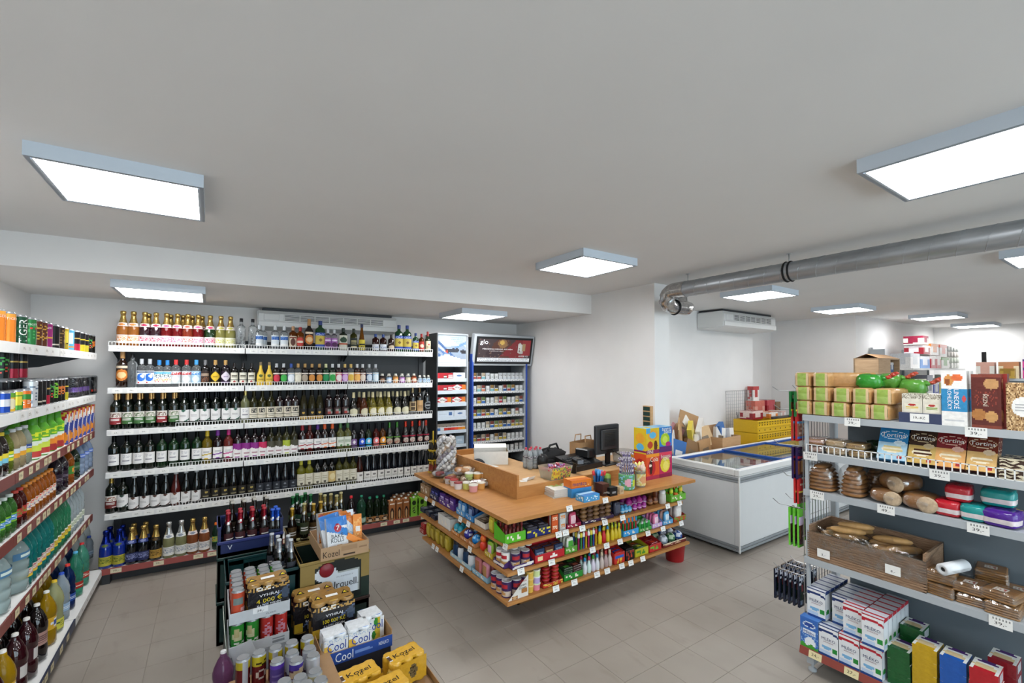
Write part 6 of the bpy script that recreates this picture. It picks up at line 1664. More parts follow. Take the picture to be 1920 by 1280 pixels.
place('f', 2, 1147, 1166, 'sbottle', [('#d0b82a', '#c8cc3a')], 'yellow candy spray bottles', nd=3, s=1.1)
place('f', 2, 1168, 1196, 'stick', [('#2a8a4a', '#e0702a'), ('#c8403a', '#2a8ac0')], 'green and orange candy tubes', nd=4, tray='#3a9ad8', lip=.05, s=.95)
place('f', 2, 1198, 1220, 'lighter', [('#2a9a3a', '#4ab05a'), ('#1f7a34', '#c8c8c8')], 'green plastic lighters', nd=4, tray='#4aa04a', lip=.03, cat='lighter')
place('f', 2, 1222, 1240, 'bag', [('#e080a8', '#f0d0dc'), ('#d86a9a', '#c8b0e0')], 'pink sweets bags', nd=3, tray='#c8a8d8', lip=.04)
place('f', 2, 1242, 1260, 'bag', [('#5aa8d8', '#d8e8f0'), ('#e0b0a0', '#f0e0d0')], 'sky blue sweets bags', nd=3, tray='#5aa0d0', lip=.04)
place('f', 2, 1262, 1284, 'bigbag', [('#d8d0cc', '#e8e4e0'), ('#c8b8b0', '#e0d8d4')], 'white marshmallow bags', nd=3, tray='#a03a2a', lip=.045, s=.95, fr=paint('#b0502a', ('n', 0, 0, 1, 1, .4, '#6a9a3a')))
place('l', 3, 789, 797, 'flat', [('#a02a2a', '#d8b0a0')], 'red gum packs', nd=3, layers=5, tray='#a8302c', lip=.04)
place('l', 3, 799, 842, 'bigbag', [('#a8922a', '#c9b448'), ('#8a7420', '#b8a23a')], 'golden sweets bags', nd=4, s=.95, layers=1)
place('l', 3, 846, 884, 'jar', [('#1f3a5a', '#2a2a30'), ('#d8dce0', '#3a2a24')], 'navy penguin candy jars', nd=2, tray='#a8ccdc', lip=.035, s=1.15)
place('l', 3, 887, 915, 'bag', [('#c87a7a', '#a86a4a'), ('#d890a0', '#b88a5a')], 'pink teddy sweets bags', nd=3, s=1.25, tray='#8ab8d0', lip=.04)
place('l', 3, 918, 948, 'tin', [('#3a2450', '#c8b8a8')], 'purple wafer roll tins by the corner', nd=3, v=.02, s=1.1)
place('f', 3, 960, 988, 'tin', [('#3a2450', '#c8b8a8')], 'purple wafer roll tins behind the white card', nd=3, v=.045, s=1.1)
_d = MB()
_x0, _x1 = kx(954, .02), kx(991, .02)
_d.add([(_x0, 0, 0), (_x1, 0, 0), (_x1, 0, .15), (_x0, .003, 0), (_x1, .003, 0), (_x1, .003, .15)], [(0, 1, 2), (5, 4, 3), (0, 2, 5, 3), (1, 4, 5, 2), (0, 3, 4, 1)], 0, '#d8d4cc')
_d.sheet((_x0 + .03, -.001, .002), (.05, 0, 0), (0, 0, .022), 4, 3, paint('#7a4a2c', ('e', .5, .5, .4, .4, '#c8a070')))
_d.sheet((_x1 - .06, -.001, .03), (.05, 0, 0), (0, 0, .03), 4, 3, paint('#a8703c'))
_d.text('Choco', (_x1 - .045, -.0005, .115), (1, 0, 0), (0, 0, 1), .06, .014, 0, '#a82a34')
_d.text('Dessert', (_x1 - .058, -.0005, .088), (1, 0, 0), (0, 0, 1), .08, .018, 0, '#3a3a3a')
_d.text('Dream', (_x1 - .05, -.0005, .068), (1, 0, 0), (0, 0, 1), .06, .016, 0, '#3a3a3a')
tag(ob('display_card', _d.mesh(CARTON, 'display_card'), None, (0, KY + .02, KZ[3])), 'white triangular display card with wafer pictures at the counter corner', 'display card')
place('f', 3, 993, 1003, 'tub', [('#d8b04a', '#e0c070')], 'yellow stacked candy tubs', nd=2, layers=3)
place('f', 3, 1005, 1016, 'tub', [('#e08a9a', '#c8d8b0'), ('#b0a0d0', '#d8d8e0'), ('#c8d89a', '#e0e0d0')], 'pastel stacked candy tubs', nd=2, layers=3, rows='l')
place('f', 3, 1019, 1055, 'cookie', [('#a01f24', '#c9a040'), ('#b02a2a', '#d8b860')], 'red and gold candy tins', nd=3, layers=5, tray='#b83a2a', lip=.03, back=.13, fr=paint('#b83a2a', ('n', 0, 0, 1, 1, .4, '#d8b84a')))
place('f', 3, 1058, 1092, 'flat', [('#1d3a24', '#4a8a3a'), ('#3a2020', '#8a4a3a')], 'dark green jelly packs', nd=3, layers=5, tray='#2a8a34', lip=.05, back=.13)
place('f', 3, 1095, 1126, 'sbottle', [('#d8dce0', '#2a8ac0'), ('#c8e0d8', '#c03a5a'), ('#d8d0e0', '#4aa03a')], 'clear candy bottles with bright caps', nd=2, s=1.1)
place('f', 3, 1127, 1149, 'sbottle', [('#c8b8b0', '#d8c8a8'), ('#b09a98', '#c84a4a')], 'rosy candy baby bottles', nd=3, s=1.15)
place('f', 3, 1151, 1170, 'bar', [('#c02a2a', '#e8d0a0'), ('#2a4a9a', '#e8d0a0')], 'red and blue gum boxes', nd=5, tray='#c0302a', lip=.09, back=.13, fr=paint('#c0302a', ('n', .1, .1, .9, .5, .4, '#e0b03a'), ('r', .1, .55, .9, .8, '#2a5ab0')))
place('f', 3, 1172, 1188, 'bar', [('#1a1a1c', '#a03a2a')], 'black sour candy boxes', nd=5, tray='#1c1a1a', lip=.08, back=.12, fr=paint('#1c1a1a', ('n', .1, .1, .9, .9, .35, '#c0402a')))
place('f', 3, 1190, 1214, 'flat', [('#3a5a2a', '#a8b83a'), ('#5a3a2a', '#b03a2a')], 'yellow green sour packs', nd=3, layers=4, tray='#b0b02a', lip=.07, back=.12, fr=paint('#b8b02a', ('n', .1, .2, .9, .8, .5, '#4a8a2a')))
place('f', 3, 1216, 1238, 'flat', [('#8a1f2a', '#c8402a')], 'crimson jelly packs', nd=3, layers=4, tray='#b82a2a', lip=.065, back=.12, fr=paint('#b82a2a', ('n', .1, .2, .9, .8, .5, '#6ab03a')))
place('f', 3, 1242, 1284, 'ball', [('#8a94a0', '#c8d0d8'), ('#3a6a4a', '#a8c0a0'), ('#2a4a8a', '#c8d0e0')], 'silver green and blue foil balls', nd=2, s=1.35, tray='#6a1f20', lip=.035, fr=paint('#6a1f20', ('r', 0, .85, 1, 1, '#d8ccb0'), ('n', .1, .2, .9, .7, .4, '#c8a88a')))
bk = MB().lathe([(.085, 0), (.1, .16), (.106, .165), (.1, .17)], 18, 0, '#a01c20')
simple('red_bucket', 'red plastic bucket on the floor below the counter end', 'bucket', bk, PLAS, (3.90, 2.90, 0))
# things standing on the counter
CT, DT = KZ[0], .94
def cbox(key, c, blobs, words, wcol):
 return carton(key, .19, .15, .245, paint(c, *blobs), paint(c, ('e', .5, .6, .35, .2, blobs[0][-1]), ('e', .5, .25, .3, .15, blobs[1][-1]), ('r', 0, .04, 1, .12, blobs[-1][-1])), paint('#8ac0d8', ('r', .2, .2, .8, .8, c)), nu=32, nv=40,
     text=[(w, u, v, s, wcol) for w, u, v, s in words])
_bx = kx(1221, .24)
for (ix, iz, key, c, bl, wd, wc, lab) in (
  (0, 1, 'cb1', '#d8b82a', [('e', .5, .72, .38, .2, '#e0a030'), ('e', .5, .72, .25, .13, '#5ab0d8'), ('r', 0, .8, .3, 1, '#4aa8dc'), ('e', .3, .35, .2, .14, '#b8402a'), ('e', .72, .3, .14, .2, '#5a3014'), ('r', 0, 0, 1, .16, '#8a2a5a')], [('FINI', .3, .08, .4)], '#f0ece0', 'sky blue and yellow candy box, upper left of the four beside the wall end'),
  (1, 1, 'cb2', '#2a7ac8', [('e', .45, .5, .36, .26, '#a8c82a'), ('e', .45, .5, .2, .14, '#c8dc5a'), ('e', .7, .3, .2, .1, '#b02a7a'), ('r', 0, 0, 1, .22, '#5a2a6a')], [('tennis', .55, .92, .7), ('balls', .65, .82, .55)], '#f4f4ee', 'blue candy box lettered tennis balls, upper right of the four'),
  (0, 0, 'cb3', '#d8542a', [('e', .4, .45, .3, .3, '#b8242a'), ('e', .35, .5, .12, .3, '#3a1a10'), ('e', .3, .55, .1, .05, '#f0e0d0'), ('r', 0, .88, 1, 1, '#e8942a'), ('r', 0, 0, 1, .16, '#a82a4a')], [('Cola', .6, .78, .6)], '#f4ead8', 'orange red candy box with a cola bottle figure, lower left of the four'),
  (1, 0, 'cb4', '#b82a5a', [('e', .45, .5, .38, .3, '#d8c83a'), ('e', .5, .45, .22, .18, '#e8dc6a'), ('r', 0, .88, 1, 1, '#d8405a'), ('r', 0, 0, 1, .14, '#8a1f4a')], [('banana', .5, .84, .75), ('split', .55, .73, .5)], '#f4ead8', 'pink and yellow candy box lettered banana split, lower right of the four')):
 stamp(cbox(key, c, bl, wd, wc), 'candy_box', lab, 'candy box', (_bx + ix * .193, KY + .30, CT + iz * .246))
_mg = carton('mag', .20, .27, .008, paint('#c9c6c0'), None, paint('#dcdad2', ('e', .5, .6, .36, .22, '#8aa05a'), ('n', .2, .45, .8, .75, .4, '#b0562a'), ('l', .1, .08, .6, .25, 3, '#6a8a5a'), ('r', .0, .88, 1, 1, '#5a8a4a')), nu=4, nv=1)
_mx, _my, _ = at(1045, 925, CT)
for k in range(8):
 stamp(_mg, 'magazine', 'leaflet magazine in the stack on the counter corner', 'magazine', (_mx + random.uniform(-.006, .006), _my + .02, CT + k * .0082), random.uniform(-.05, .05) - .1, 'stack of magazines')
_mg2 = carton('mag2', .20, .25, .008, paint('#7ab0a0'), None, paint('#8ac0a8', ('n', 0, 0, 1, 1, .4, '#4a9a7a'), ('e', .4, .5, .3, .3, '#c8e0d0')), nu=4, nv=1)
for k in range(7):
 stamp(_mg2, 'magazine', 'teal leaflet magazine in the stack behind the gum boxes', 'magazine', (_mx + .21, _my + .05 + .01, CT + k * .0082), .05, 'teal magazines')
_gb = carton('gumb', .17, .10, .05, paint('#4a9ad0', ('n', .1, .2, .9, .8, .35, '#d8e8f0')), None, paint('#3a7ab8', ('l', .05, .1, .95, .9, 6, '#a8d0e8')), nu=16, nv=6)
_gx = kx(1103, .06)
stamp(_gb, 'gum_box', 'blue chewing gum box at the counter edge below the mint rolls', 'gum box', (_gx, KY + .07, CT))
_mt = carton('mentos', .20, .12, .065, paint('#e07a24', ('r', 0, .0, 1, .1, '#c85a14'), ('n', .6, .1, 1, .5, .3, '#e8c080')), paint('#d8742a'), paint('#c86a24', ('l', .05, .1, .95, .9, 7, '#e8a860')), nu=16, nv=8, text=[('mentos', .4, .5, .7, '#1f2d7a')])
stamp(_mt, 'mint_box', 'orange mint roll box with blue lettering', 'candy box', (kx(1093, .15), KY + .22, CT + .075), -.12)
tag(ob('gum_box', carton('under', .20, .12, .075, paint('#3a86c0'))[0][1], None, (kx(1093, .15), KY + .22, CT), (0, 0, -.12)), 'blue box beneath the orange mint box', 'gum box')
_dk = carton('dark', .075, .09, .10, paint('#4a2a1e', ('r', .1, .15, .9, .4, '#2a1814')), None, paint('#5a3424'), text=[('rocky', .5, .28, .7, '#e8dccc')])
stamp(_dk, 'candy_box', 'dark brown candy box beside the mint rolls', 'candy box', (kx(1130, .1), KY + .11, CT))
_bk = carton('blk', .085, .06, .07, paint('#141414', ('l', .3, .3, .8, .6, 2, '#c8c8c8')), None, paint('#1c1c1c'))
stamp(_bk, 'card_reader_box', 'small black box at the counter edge', 'box', (kx(1147, .05), KY + .06, CT))
_cr = carton('crm', .045, .06, .06, paint('#c8b08a', ('l', .2, .3, .8, .7, 3, '#8a6a4a')))
stamp(_cr, 'candy_box', 'small cream box between the black box and candy canes', 'candy box', (kx(1162, .05), KY + .06, CT))
def jarof(name, label, px, v, r, h, colbody, items, n, hh, extra=None):
 x, y = kx(px, v), KY + v
 t = thing(name, label, 'jar', (x, y, CT))
 b = MB().lathe([(r * .85, 0), (r * .9, .004), (r, h), (r * 1.05, h + .002), (r * 1.05, h + .008), (r * .97, h + .008), (r * .96, h), (r * .86, .01)], 20, 0, colbody)
 ob('container', b.mesh(PET, 'container'), t)
 if extra:
  ob('label', MB().wrap(r * .96, h * .12, h * .85, FRONT - 1.5, FRONT + 1.5, 16, 10, extra, off=.003).mesh(PAPER, 'label'), t)
 rnd = random.Random(px)
 for k in range(n):
  a = k * 2.399
  rr = r * .75 * math.sqrt((k + .5) / n)
  c = items[k % len(items)]
  tag(ob('candy_stick', sw('stick', c[0], c[1], hh)[0][1], None, (x + rr * math.cos(a), y + rr * math.sin(a), CT + .012 + (h * .55 if hh < 1 else h * .4) * rnd.random()), (rnd.uniform(-.15, .15), rnd.uniform(-.15, .15), 0)), 'candy stick standing in the ' + name.replace('_', ' '), 'sweets', 'candy sticks in the ' + name.replace('_', ' '))
 return t
cane = MB()
pts = [(0, 0, 0), (0, 0, .10)] + [(.014 - .014 * math.cos(a), 0, .10 + .014 * math.sin(a)) for a in (.5, 1.0, 1.57, 2.1, 2.7, 3.1)]
for i in range(len(pts) - 1):
 k = 1 if i else 5
 for j in range(k):
  p = [pts[i][q] + (pts[i + 1][q] - pts[i][q]) * j / k for q in range(3)]
  q_ = [pts[i][q] + (pts[i + 1][q] - pts[i][q]) * (j + 1) / k for q in range(3)]
  cane.tube([p, q_], .0045, 6, 0, '#d8d4d8' if (i + j) % 2 else '#6a5a8a', caps=False)
_cane = [('cane', cane.mesh(PLAS, 'cane'))]
_cx = kx(1174, .13)
cst = thing('candy_cane_tub', 'printed tub stacked with tiers of striped candy canes', 'tub', (_cx, KY + .13, CT))
ob('tub', MB().lathe([(.062, 0), (.064, .005), (.07, .13), (.066, .133)], 20, 0, '#5aa06a').mesh(PLAS, 'tub'), cst)
ob('label', MB().wrap(.066, .01, .125, FRONT - PI, FRONT + PI, 24, 10, paint('#5a9a6a', ('n', 0, 0, 1, 1, .35, '#8ac0d8'), ('e', .4, .5, .08, .3, '#d8a0b0'), ('e', .55, .45, .06, .3, '#c8d83a')), off=.004).mesh(CARTON, 'label'), cst)
for tier, (z, n, r) in enumerate(((.10, 18, .058), (.155, 15, .045), (.205, 10, .03))):
 for k in range(n):
  a = 2 * PI * k / n
  tag(ob('candy_cane', _cane[0][1], None, (_cx + r * math.cos(a), KY + .13 + r * math.sin(a), CT + z), (0, 0, a)), 'striped candy cane in the %s tier of the cane tub' % ['lower', 'middle', 'upper'][tier], 'sweets', 'candy canes, tier %d' % tier)
jarof('straw_jar', 'clear jar of yellow and pink candy straws at the counter end', 1199, .12, .05, .14, '#d8d4c0', [('#d8b84a', '#e8d87a'), ('#d88a8a', '#e8c8b8'), ('#c8c84a', '#e0e0b0')], 14, 1.25, paint('#d8c06a', ('n', 0, 0, 1, 1, .4, '#e0d8b0'), ('e', .5, .5, .3, .3, '#d89a6a')))
jarof('gum_stick_cup', 'cup of bright blue wrapped candy sticks by the mint box', 1122, .24, .05, .07, '#8a9aa8', [('#2a6ab8', '#4a9ad8'), ('#3a8ac8', '#d83a3a')], 14, 1.2)
place('f', 0, 1133, 1154, 'jar', [('#3a4a2a', '#7a9a3a'), ('#5a2a2a', '#b03a3a')], 'dark green and red candy jars', v=.17, nd=1, s=1.1)
_p = at(1049, 899, DT)
bk2 = thing('candy_bucket', 'clear printed bucket heaped with wrapped candies on the desk', 'bucket', (_p[0] + .02, _p[1] + .08, DT))
bb = MB()
for (z0, z1, w0, w1, d0, d1) in ((0, .11, .105, .125, .075, .09),):
 vs = [(-w0, -d0, 0), (w0, -d0, 0), (w0, d0, 0), (-w0, d0, 0), (-w1, -d1, z1), (w1, -d1, z1), (w1, d1, z1), (-w1, d1, z1)]
 bb.add(vs, [(3, 2, 1, 0), (0, 1, 5, 4), (1, 2, 6, 5), (2, 3, 7, 6), (3, 0, 4, 7)], 0, '#d8d0b8')
ob('tub', bb.mesh(PET, 'tub'), bk2)
lb = MB().sheet((-.107, -.0775, .008), (.214, 0, 0), (-.0, -.0135, .095), 20, 10, paint('#c8a84a', ('n', 0, 0, 1, 1, .45, '#a03a5a'), ('n', 0, 0, 1, 1, .25, '#4a8a4a'), ('e', .25, .5, .22, .4, '#e0c03a')))
lb.text('Roll', (-.055, -.086, .06), (1, 0, 0), (0, -.14, .99), .07, .03, 0, '#b02a3a')
ob('label', lb.mesh(PAPER, 'label'), bk2)
_cn = sw('egg', '#a0307a', '#d8b0c8', .42)[0][1]
_cn2 = sw('egg', '#8a6a9a', '#e0d8e0', .42)[0][1]
_cn3 = sw('egg', '#c04a5a', '#e8d8c8', .42)[0][1]
rnd = random.Random(3)
for k in range(70):
 x, y = rnd.uniform(-.105, .105), rnd.uniform(-.075, .075)
 z = .085 + .045 * (1 - (x / .11) ** 2) * (1 - (y / .08) ** 2) * rnd.random()
 tag(ob('wrapped_candy', rnd.choice((_cn, _cn2, _cn3)), None, (bk2.location.x + x, bk2.location.y + y, DT + z), (rnd.uniform(0, 3), rnd.uniform(0, 3), 0)), 'small wrapped candy heaped in the clear printed bucket', 'sweets', 'wrapped candies in the bucket')
_p = at(996, 880, DT)
for i in range(3):
 for j in range(2):
  stamp(bottle('mw', 'water', .20, .03, PET, '#c8d0d4', PLAS, '#b83a4a', .9, (.5, .62, 178, paint('#3a3a44', ('n', 0, 0, 1, 1, .3, '#c8c8d0'))), capr=.012), 'water_bottle', 'small clear bottle with pink cap in the pack on the desk', 'bottle', (_p[0] + i * .063, _p[1] + .02 + j * .063, DT), 0, 'clear bottles on the desk')
bg = MB()
bg.blob((0, 0, .07), .17, .10, .075, 0, '#141415', 18, 10, .75, 11, .22)
bg.blob((-.1, -.05, .03), .09, .07, .04, 0, '#141415', 12, 8, .8, 12, .3)
bg.tube([(-.08, -.03, .12), (-.05, -.05, .19), (.03, -.05, .20), (.08, -.03, .13)], .011, 7, 0, '#18181a')
bg.tube([(-.14, -.02, .1), (-.15, -.06, .16), (-.1, -.07, .17), (-.06, -.05, .12)], .010, 7, 0, '#18181a')
_p = at(1040, 872, DT)
simple('handbag', 'black fabric bag with handles lying on the desk', 'bag', bg, plain('black_fabric', '#1a1a1c', .8, amt=.3, scale=40, bstr=.4), (_p[0] + .05, _p[1] + .12, DT))
hs = MB().blob((0, 0, .07), .06, .05, .075, 0, '#101012', 14, 10, .9, 3, .1)
hs.box(-.03, -.06, 0, .05, .03, .03, 0, '#141416', ch=.006)
_p = at(1018, 880, DT)
simple('card_terminal', 'black rounded payment terminal beside the bottle pack', 'terminal', hs, BLACKP, (_p[0] + .02, _p[1] + .03, DT), .4)
_p = at(1087, 852, DT)
pb = MB()
w, d, h = .13, .07, .22
pb.add([(-w, -d, 0), (w, -d, 0), (w, d, 0), (-w, d, 0), (-w, -d, h), (w, -d, h * 1.02), (w, d, h), (-w, d, h * .98), (-w + .02, 0, h * .55), (w - .02, 0, h * .55)],
  [(3, 2, 1, 0), (0, 1, 5, 4), (2, 3, 7, 6), (1, 2, 6, 5), (3, 0, 4, 7)], 0, '#a8825a')
pbo = simple('paper_bag', 'brown paper carrier bag behind the till', 'bag', pb, plain('kraft_paper', '#a9825a', .8, amt=.2, scale=15, bstr=.3), (3.22, 3.50, DT), .15)
for s in (-1, 1):
 ob('handle', MB().tube([(-.05, s * d, h * .98), (-.045, s * d * .9, h + .06), (.045, s * d * .9, h + .06), (.05, s * d, h * .98)], .006, 6).mesh(MATS['kraft_paper'], 'handle'), pbo)
mo = thing('pos_monitor', 'dark grey till monitor on a stand seen from behind', 'monitor', (3.36, 3.30, DT), math.radians(3))
ob('screen_housing', MB().box(-.17, -.02, .11, .17, .025, .40, ch=.008).box(-.12, -.045, .15, .12, -.02, .36, ch=.01).mesh(plain('charcoal_plastic', '#2c2e31', .45), 'screen_housing'), mo)
vt = MB()
for k in range(10):
 vt.box(-.08, -.047, .19 + k * .014, .08, -.0445, .196 + k * .014)
ob('vent_slots', vt.mesh(BLACKP, 'vent_slots'), mo)
ob('screen', MB().box(-.155, .0255, .125, .155, .027, .385).mesh(BLACKP, 'screen'), mo)
ob('stand', MB().box(-.03, -.02, .0, .03, .0, .14).box(-.10, -.08, 0, .10, .10, .015, ch=.005).mesh(BLACKP, 'stand'), mo)
ob('cable', MB().tube([(.05, -.03, .14), (.10, -.10, .09), (.16, -.14, .02), (.24, -.16, .006)], .005, 6).mesh(RUBBER, 'cable'), mo)
ti = thing('till_keyboard', 'black till keyboard and printer block on the desk', 'till', (3.02, 3.34, DT), .12)
ob('base', MB().add([(-.2, -.13, 0), (.2, -.13, 0), (.2, .13, 0), (-.2, .13, 0), (-.2, -.13, .05), (.2, -.13, .05), (.2, .13, .11), (-.2, .13, .11)], [(3, 2, 1, 0), (4, 5, 6, 7), (0, 1, 5, 4), (1, 2, 6, 5), (2, 3, 7, 6), (3, 0, 4, 7)]).mesh(BLACKP, 'base'), ti)
_key = MB().box(-.011, -.016, 0, .011, .016, .01, ch=.003).mesh(plain('dark_key_plastic', '#2a2c2e', .5), 'key')
for i in range(8):
 for j in range(4):
  ob('key', _key, ti, (-.17 + i * .03, -.09 + j * .045, .058 + j * .0104), (.23, 0, 0))
ob('printer', MB().box(.07, -.06, .08, .19, .12, .17, ch=.012).mesh(BLACKP, 'printer'), ti)
sc = thing('barcode_scanner', 'black handheld barcode scanner on its stand beside the till', 'scanner', (2.80, 3.14, DT), -.3)
ob('head', MB().box(-.035, -.1, .10, .035, .03, .155, ch=.014).mesh(BLACKP, 'head'), sc)
ob('grip', MB().tube([(0, 0, .11), (0, .03, .06), (0, .05, .005)], [.02, .018, .03], 10).mesh(BLACKP, 'grip'), sc)
ob('window', MB().box(-.028, -.1025, .112, .028, -.0995, .145).mesh(plain('grey_glass', '#6a7078', .1), 'window'), sc)
_p = (3.62, 3.32, DT)
tb = MB().lathe([(.10, 0), (.12, .10), (.126, .102), (.126, .112), (.11, .115)], 24, 0, '#d4d4d0')
simple('plastic_tub', 'white translucent plastic tub with lid beside the monitor', 'tub', tb, PET, _p)
stamp(carton('ofl', .11, .05, .10, paint('#e0a83a', ('e', .4, .5, .25, .3, '#d8602a'), ('n', .1, .1, .9, .9, .2, '#f0e0b0'))), 'candy_box', 'orange and yellow sweets box leaning before the white tub', 'candy box', (3.62, 3.15, DT), .25)
rc = MB()
rc.sheet((-.05, -.03, 0), (.1, 0, 0), (0, .06, .004), 2, 2, paint('#e4e2de'))
rc.sheet((-.05, -.03, .0), (.1, 0, 0), (0, -.02, .03), 2, 2, paint('#e4e2de'))
_p = at(990, 898, DT)
simple('receipt', 'curled white receipt lying on the desk', 'receipt', rc, PAPER, (_p[0], _p[1], DT + .001), .3)
_p = at(982, 902, DT)
simple('receipt', 'small torn receipt beside the curled one on the desk', 'receipt', MB().sheet((-.03, -.02, 0), (.06, 0, 0), (0, .04, .003), 2, 2, paint('#dcdad6')), PAPER, (_p[0], _p[1], DT + .001), -.4)
_p = at(925, 872, DT)
wbx = thing('open_carton', 'open white cardboard box with gold side on the desk', 'box', (2.42, 4.02, DT), -.5)
b = MB()
w, d, h = .17, .12, .13
b.add([(-w, -d, 0), (w, -d, 0), (w, d, 0), (-w, d, 0), (-w, -d, h), (w, -d, h), (w, d, h), (-w, d, h)], [(0, 1, 2, 3), (0, 1, 5, 4), (2, 3, 7, 6), (3, 0, 4, 7)], 0, '#d8d6d0')
b.add([(w, -d, 0), (w, d, 0), (w, d, h), (w, -d, h)], [(0, 1, 2, 3)], 0, '#a8884a')
ob('body', b.mesh(CARTON, 'body'), wbx)
for (x0, y0, x1, y1, dx, dy) in ((w, d, -w, d, 0, .08),):
 ob('flap', MB().add([(x0, y0, h), (x1, y1, h), (x1 + dx, y1 + dy, h + .03), (x0 + dx, y0 + dy, h + .03)], [(0, 1, 2, 3)], 0, '#dedcd6').mesh(CARTON, 'flap'), wbx)
cp = thing('baseball_cap', 'black patterned cap lying on papers on the desk', 'cap', (2.20, 3.90, DT + .006), .6)
ob('crown', MB().blob((0, 0, 0), .08, .08, .075, 0, '#1c1f28', 16, 10).mesh(plain('navy_black_cloth', '#1b1e26', .8, amt=.5, scale=50), 'crown'), cp)
ob('peak', MB().blob((0, -.09, .008), .06, .05, .006, 0, '#1c1f28', 14, 6).mesh(MATS['navy_black_cloth'], 'peak'), cp)
simple('paper_sheet', 'white paper sheets under the black cap', 'paper', MB().box(-.12, -.09, 0, .12, .09, .005, 0, '#dcdcd8'), PAPER, (2.24, 3.86, DT), .2)
_p = (1.975, 4.14)
lt = thing('lollipop_tower', 'tower stand covered in silver wrapped lollipops', 'lollipop stand', (_p[0], _p[1], CT))
ob('stand', MB().lathe([(.07, 0), (.07, .015), (.045, .02), (.045, .37), (.02, .38)], 14).mesh(WHITEP, 'stand'), lt)
_lp = []
for c1, c2 in (('#b9b5b0', '#8e8478'), ('#d0d0d2', '#a8a8b0'), ('#a39c96', '#857c86'), ('#dcd8d4', '#b09a84')):
 m = MB().blob((0, 0, 0), .026, .022, .026, 0, c1, 8, 6, 1, 4, .25, fn=lambda x, y, z, a=c1, b_=c2: b_ if abs(z) < .35 and y < 0 else a)
 m.add([(-.03, -.01, .012), (.03, -.01, .012), (0, 0, -.03)], [(0, 1, 2), (2, 1, 0)], 0, c1)
 _lp.append(m.mesh(FILM, 'lollipop'))
for k in range(110):
 z = .04 + .34 * k / 110
 a = k * 2.399
 r = .072 + .012 * math.sin(k * 1.7)
 ob('lollipop', _lp[k % 4], lt, (r * math.cos(a), r * math.sin(a), z), (random.uniform(-1.5, 1.5), random.uniform(-1.5, 1.5), random.uniform(0, 6)))
st = thing('display_stand', 'slim yellow wire stand of small dark bottles', 'display stand', (1.915, 4.33, CT), 0)
for z in (0, .12, .22):
 ob('ring_tray', MB().lathe([(.05, z), (.052, z + .004), (.052, z + .012), (.048, z + .012)], 14, 0, '#c8a824').mesh(PLAS, 'ring_tray'), st)
ob('pole', MB().lathe([(.007, 0), (.007, .42)], 8, 0, '#c8a824').mesh(PLAS, 'pole'), st)
for lvl, z in enumerate((.013, .133, .233)):
 for k in range(5):
  a = k * 1.2566 + .3
  tag(ob('shot_bottle', sw('sbottle', ['#8a3a2a', '#1c1a18', '#2a2218'][lvl], '#c8a83a', .8)[0][1], None, (1.915 + .031 * math.cos(a), 4.33 + .031 * math.sin(a), CT + z)), 'tiny dark bottle on the %s ring of the yellow stand' % ['lower', 'middle', 'upper'][lvl], 'bottle', 'tiny bottles on the yellow stand, ring %d' % lvl)
def clearpack(key, w, d, h, cols):
 b = MB()
 rnd = random.Random(key)
 for k in range(5):
  c = cols[k % len(cols)]
  b.blob((rnd.uniform(-w * .3, w * .3), rnd.uniform(-d * .25, d * .25), h * rnd.uniform(.3, .6)), w * .24, d * .24, h * .3, 0, c, 10, 6, .7, k, .1)
 f = MB().box(-w / 2, -d / 2, 0, w / 2, d / 2, h, ch=.01)
 PRO[key] = [('content', b.mesh(PLAS, 'content')), ('film', f.mesh(WRAP, 'film'))]
 return PRO[key]
for k, (px, py, z, c, lab) in enumerate(((845, 893, 0, ['#5a7a9a', '#c8c8cc', '#a04a4a'], 'clear pack of blue and red sweets on the counter ledge'), (852, 880, 0, ['#c8c4c0', '#6a8aa8'], 'clear pack of white sweets behind the pastries'), (866, 880, .0, ['#c89a5a', '#d8b88a', '#b04a3a'], 'clear pack of iced pastries on the counter ledge'), (878, 878, .0, ['#d8c0a0', '#c07a3a'], 'clear pack of cream pastries by the divider'), (872, 884, .076, ['#c88a4a', '#e0c8a8'], 'clear pack of braided pastry on top of the others'), (893, 876, 0, ['#b8a0a0', '#d8d0c8'], 'crumpled clear sweets bag beside the divider'))):
 p = (2.0, on_line(px, (2.0, 0), (0, 1)))
 stamp(clearpack('cp%d' % k, .19, .15, .075, c), 'pastry_pack', lab, 'pastry', (p[0] - (.10 if k in (0, 2) else .0), p[1], CT + z), random.uniform(-.4, .4))
for k, (px, py, c) in enumerate(((842, 902, '#a02a2a'), (852, 906, '#a82a2c'), (860, 912, '#8a1f24'))):
 p = at(px, py + 4, CT)
 stamp(sw('tub', '#d8d0d0', c, 1.2), 'candy_tub', 'small white tub with dark red lid beside the pastries', 'tub', (p[0], p[1], CT), 0, 'white tubs with red lids')
for k, (px, py, z, c) in enumerate(((876, 912, 0, '#c8c86a'), (888, 917, 0, '#d89a9a'), (902, 912, 0, '#d8a05a'), (896, 904, .048, '#d89a4a'), (910, 905, 0, '#d8a870'), (880, 904, .048, '#b8c87a'), (908, 903, .048, '#d8985a'))):
 p = at(px, py + 4, CT)
 stamp(sw('tub', c, '#d8d4c8', 1.25), 'fruit_cup', 'clear lidded cup of %s on the counter ledge' % {'#c8c86a': 'green jelly', '#d89a9a': 'pink jelly', '#d8a05a': 'orange jelly', '#d89a4a': 'amber jelly', '#d8a870': 'peach jelly', '#b8c87a': 'lime jelly', '#d8985a': 'apricot jelly'}[c], 'dessert cup', (p[0], p[1], CT + z))
sb = thing('wall_rack', 'small wooden wall rack with dark green slots on the wall end', 'rack', (3.83, 3.10, 1.30), 0)
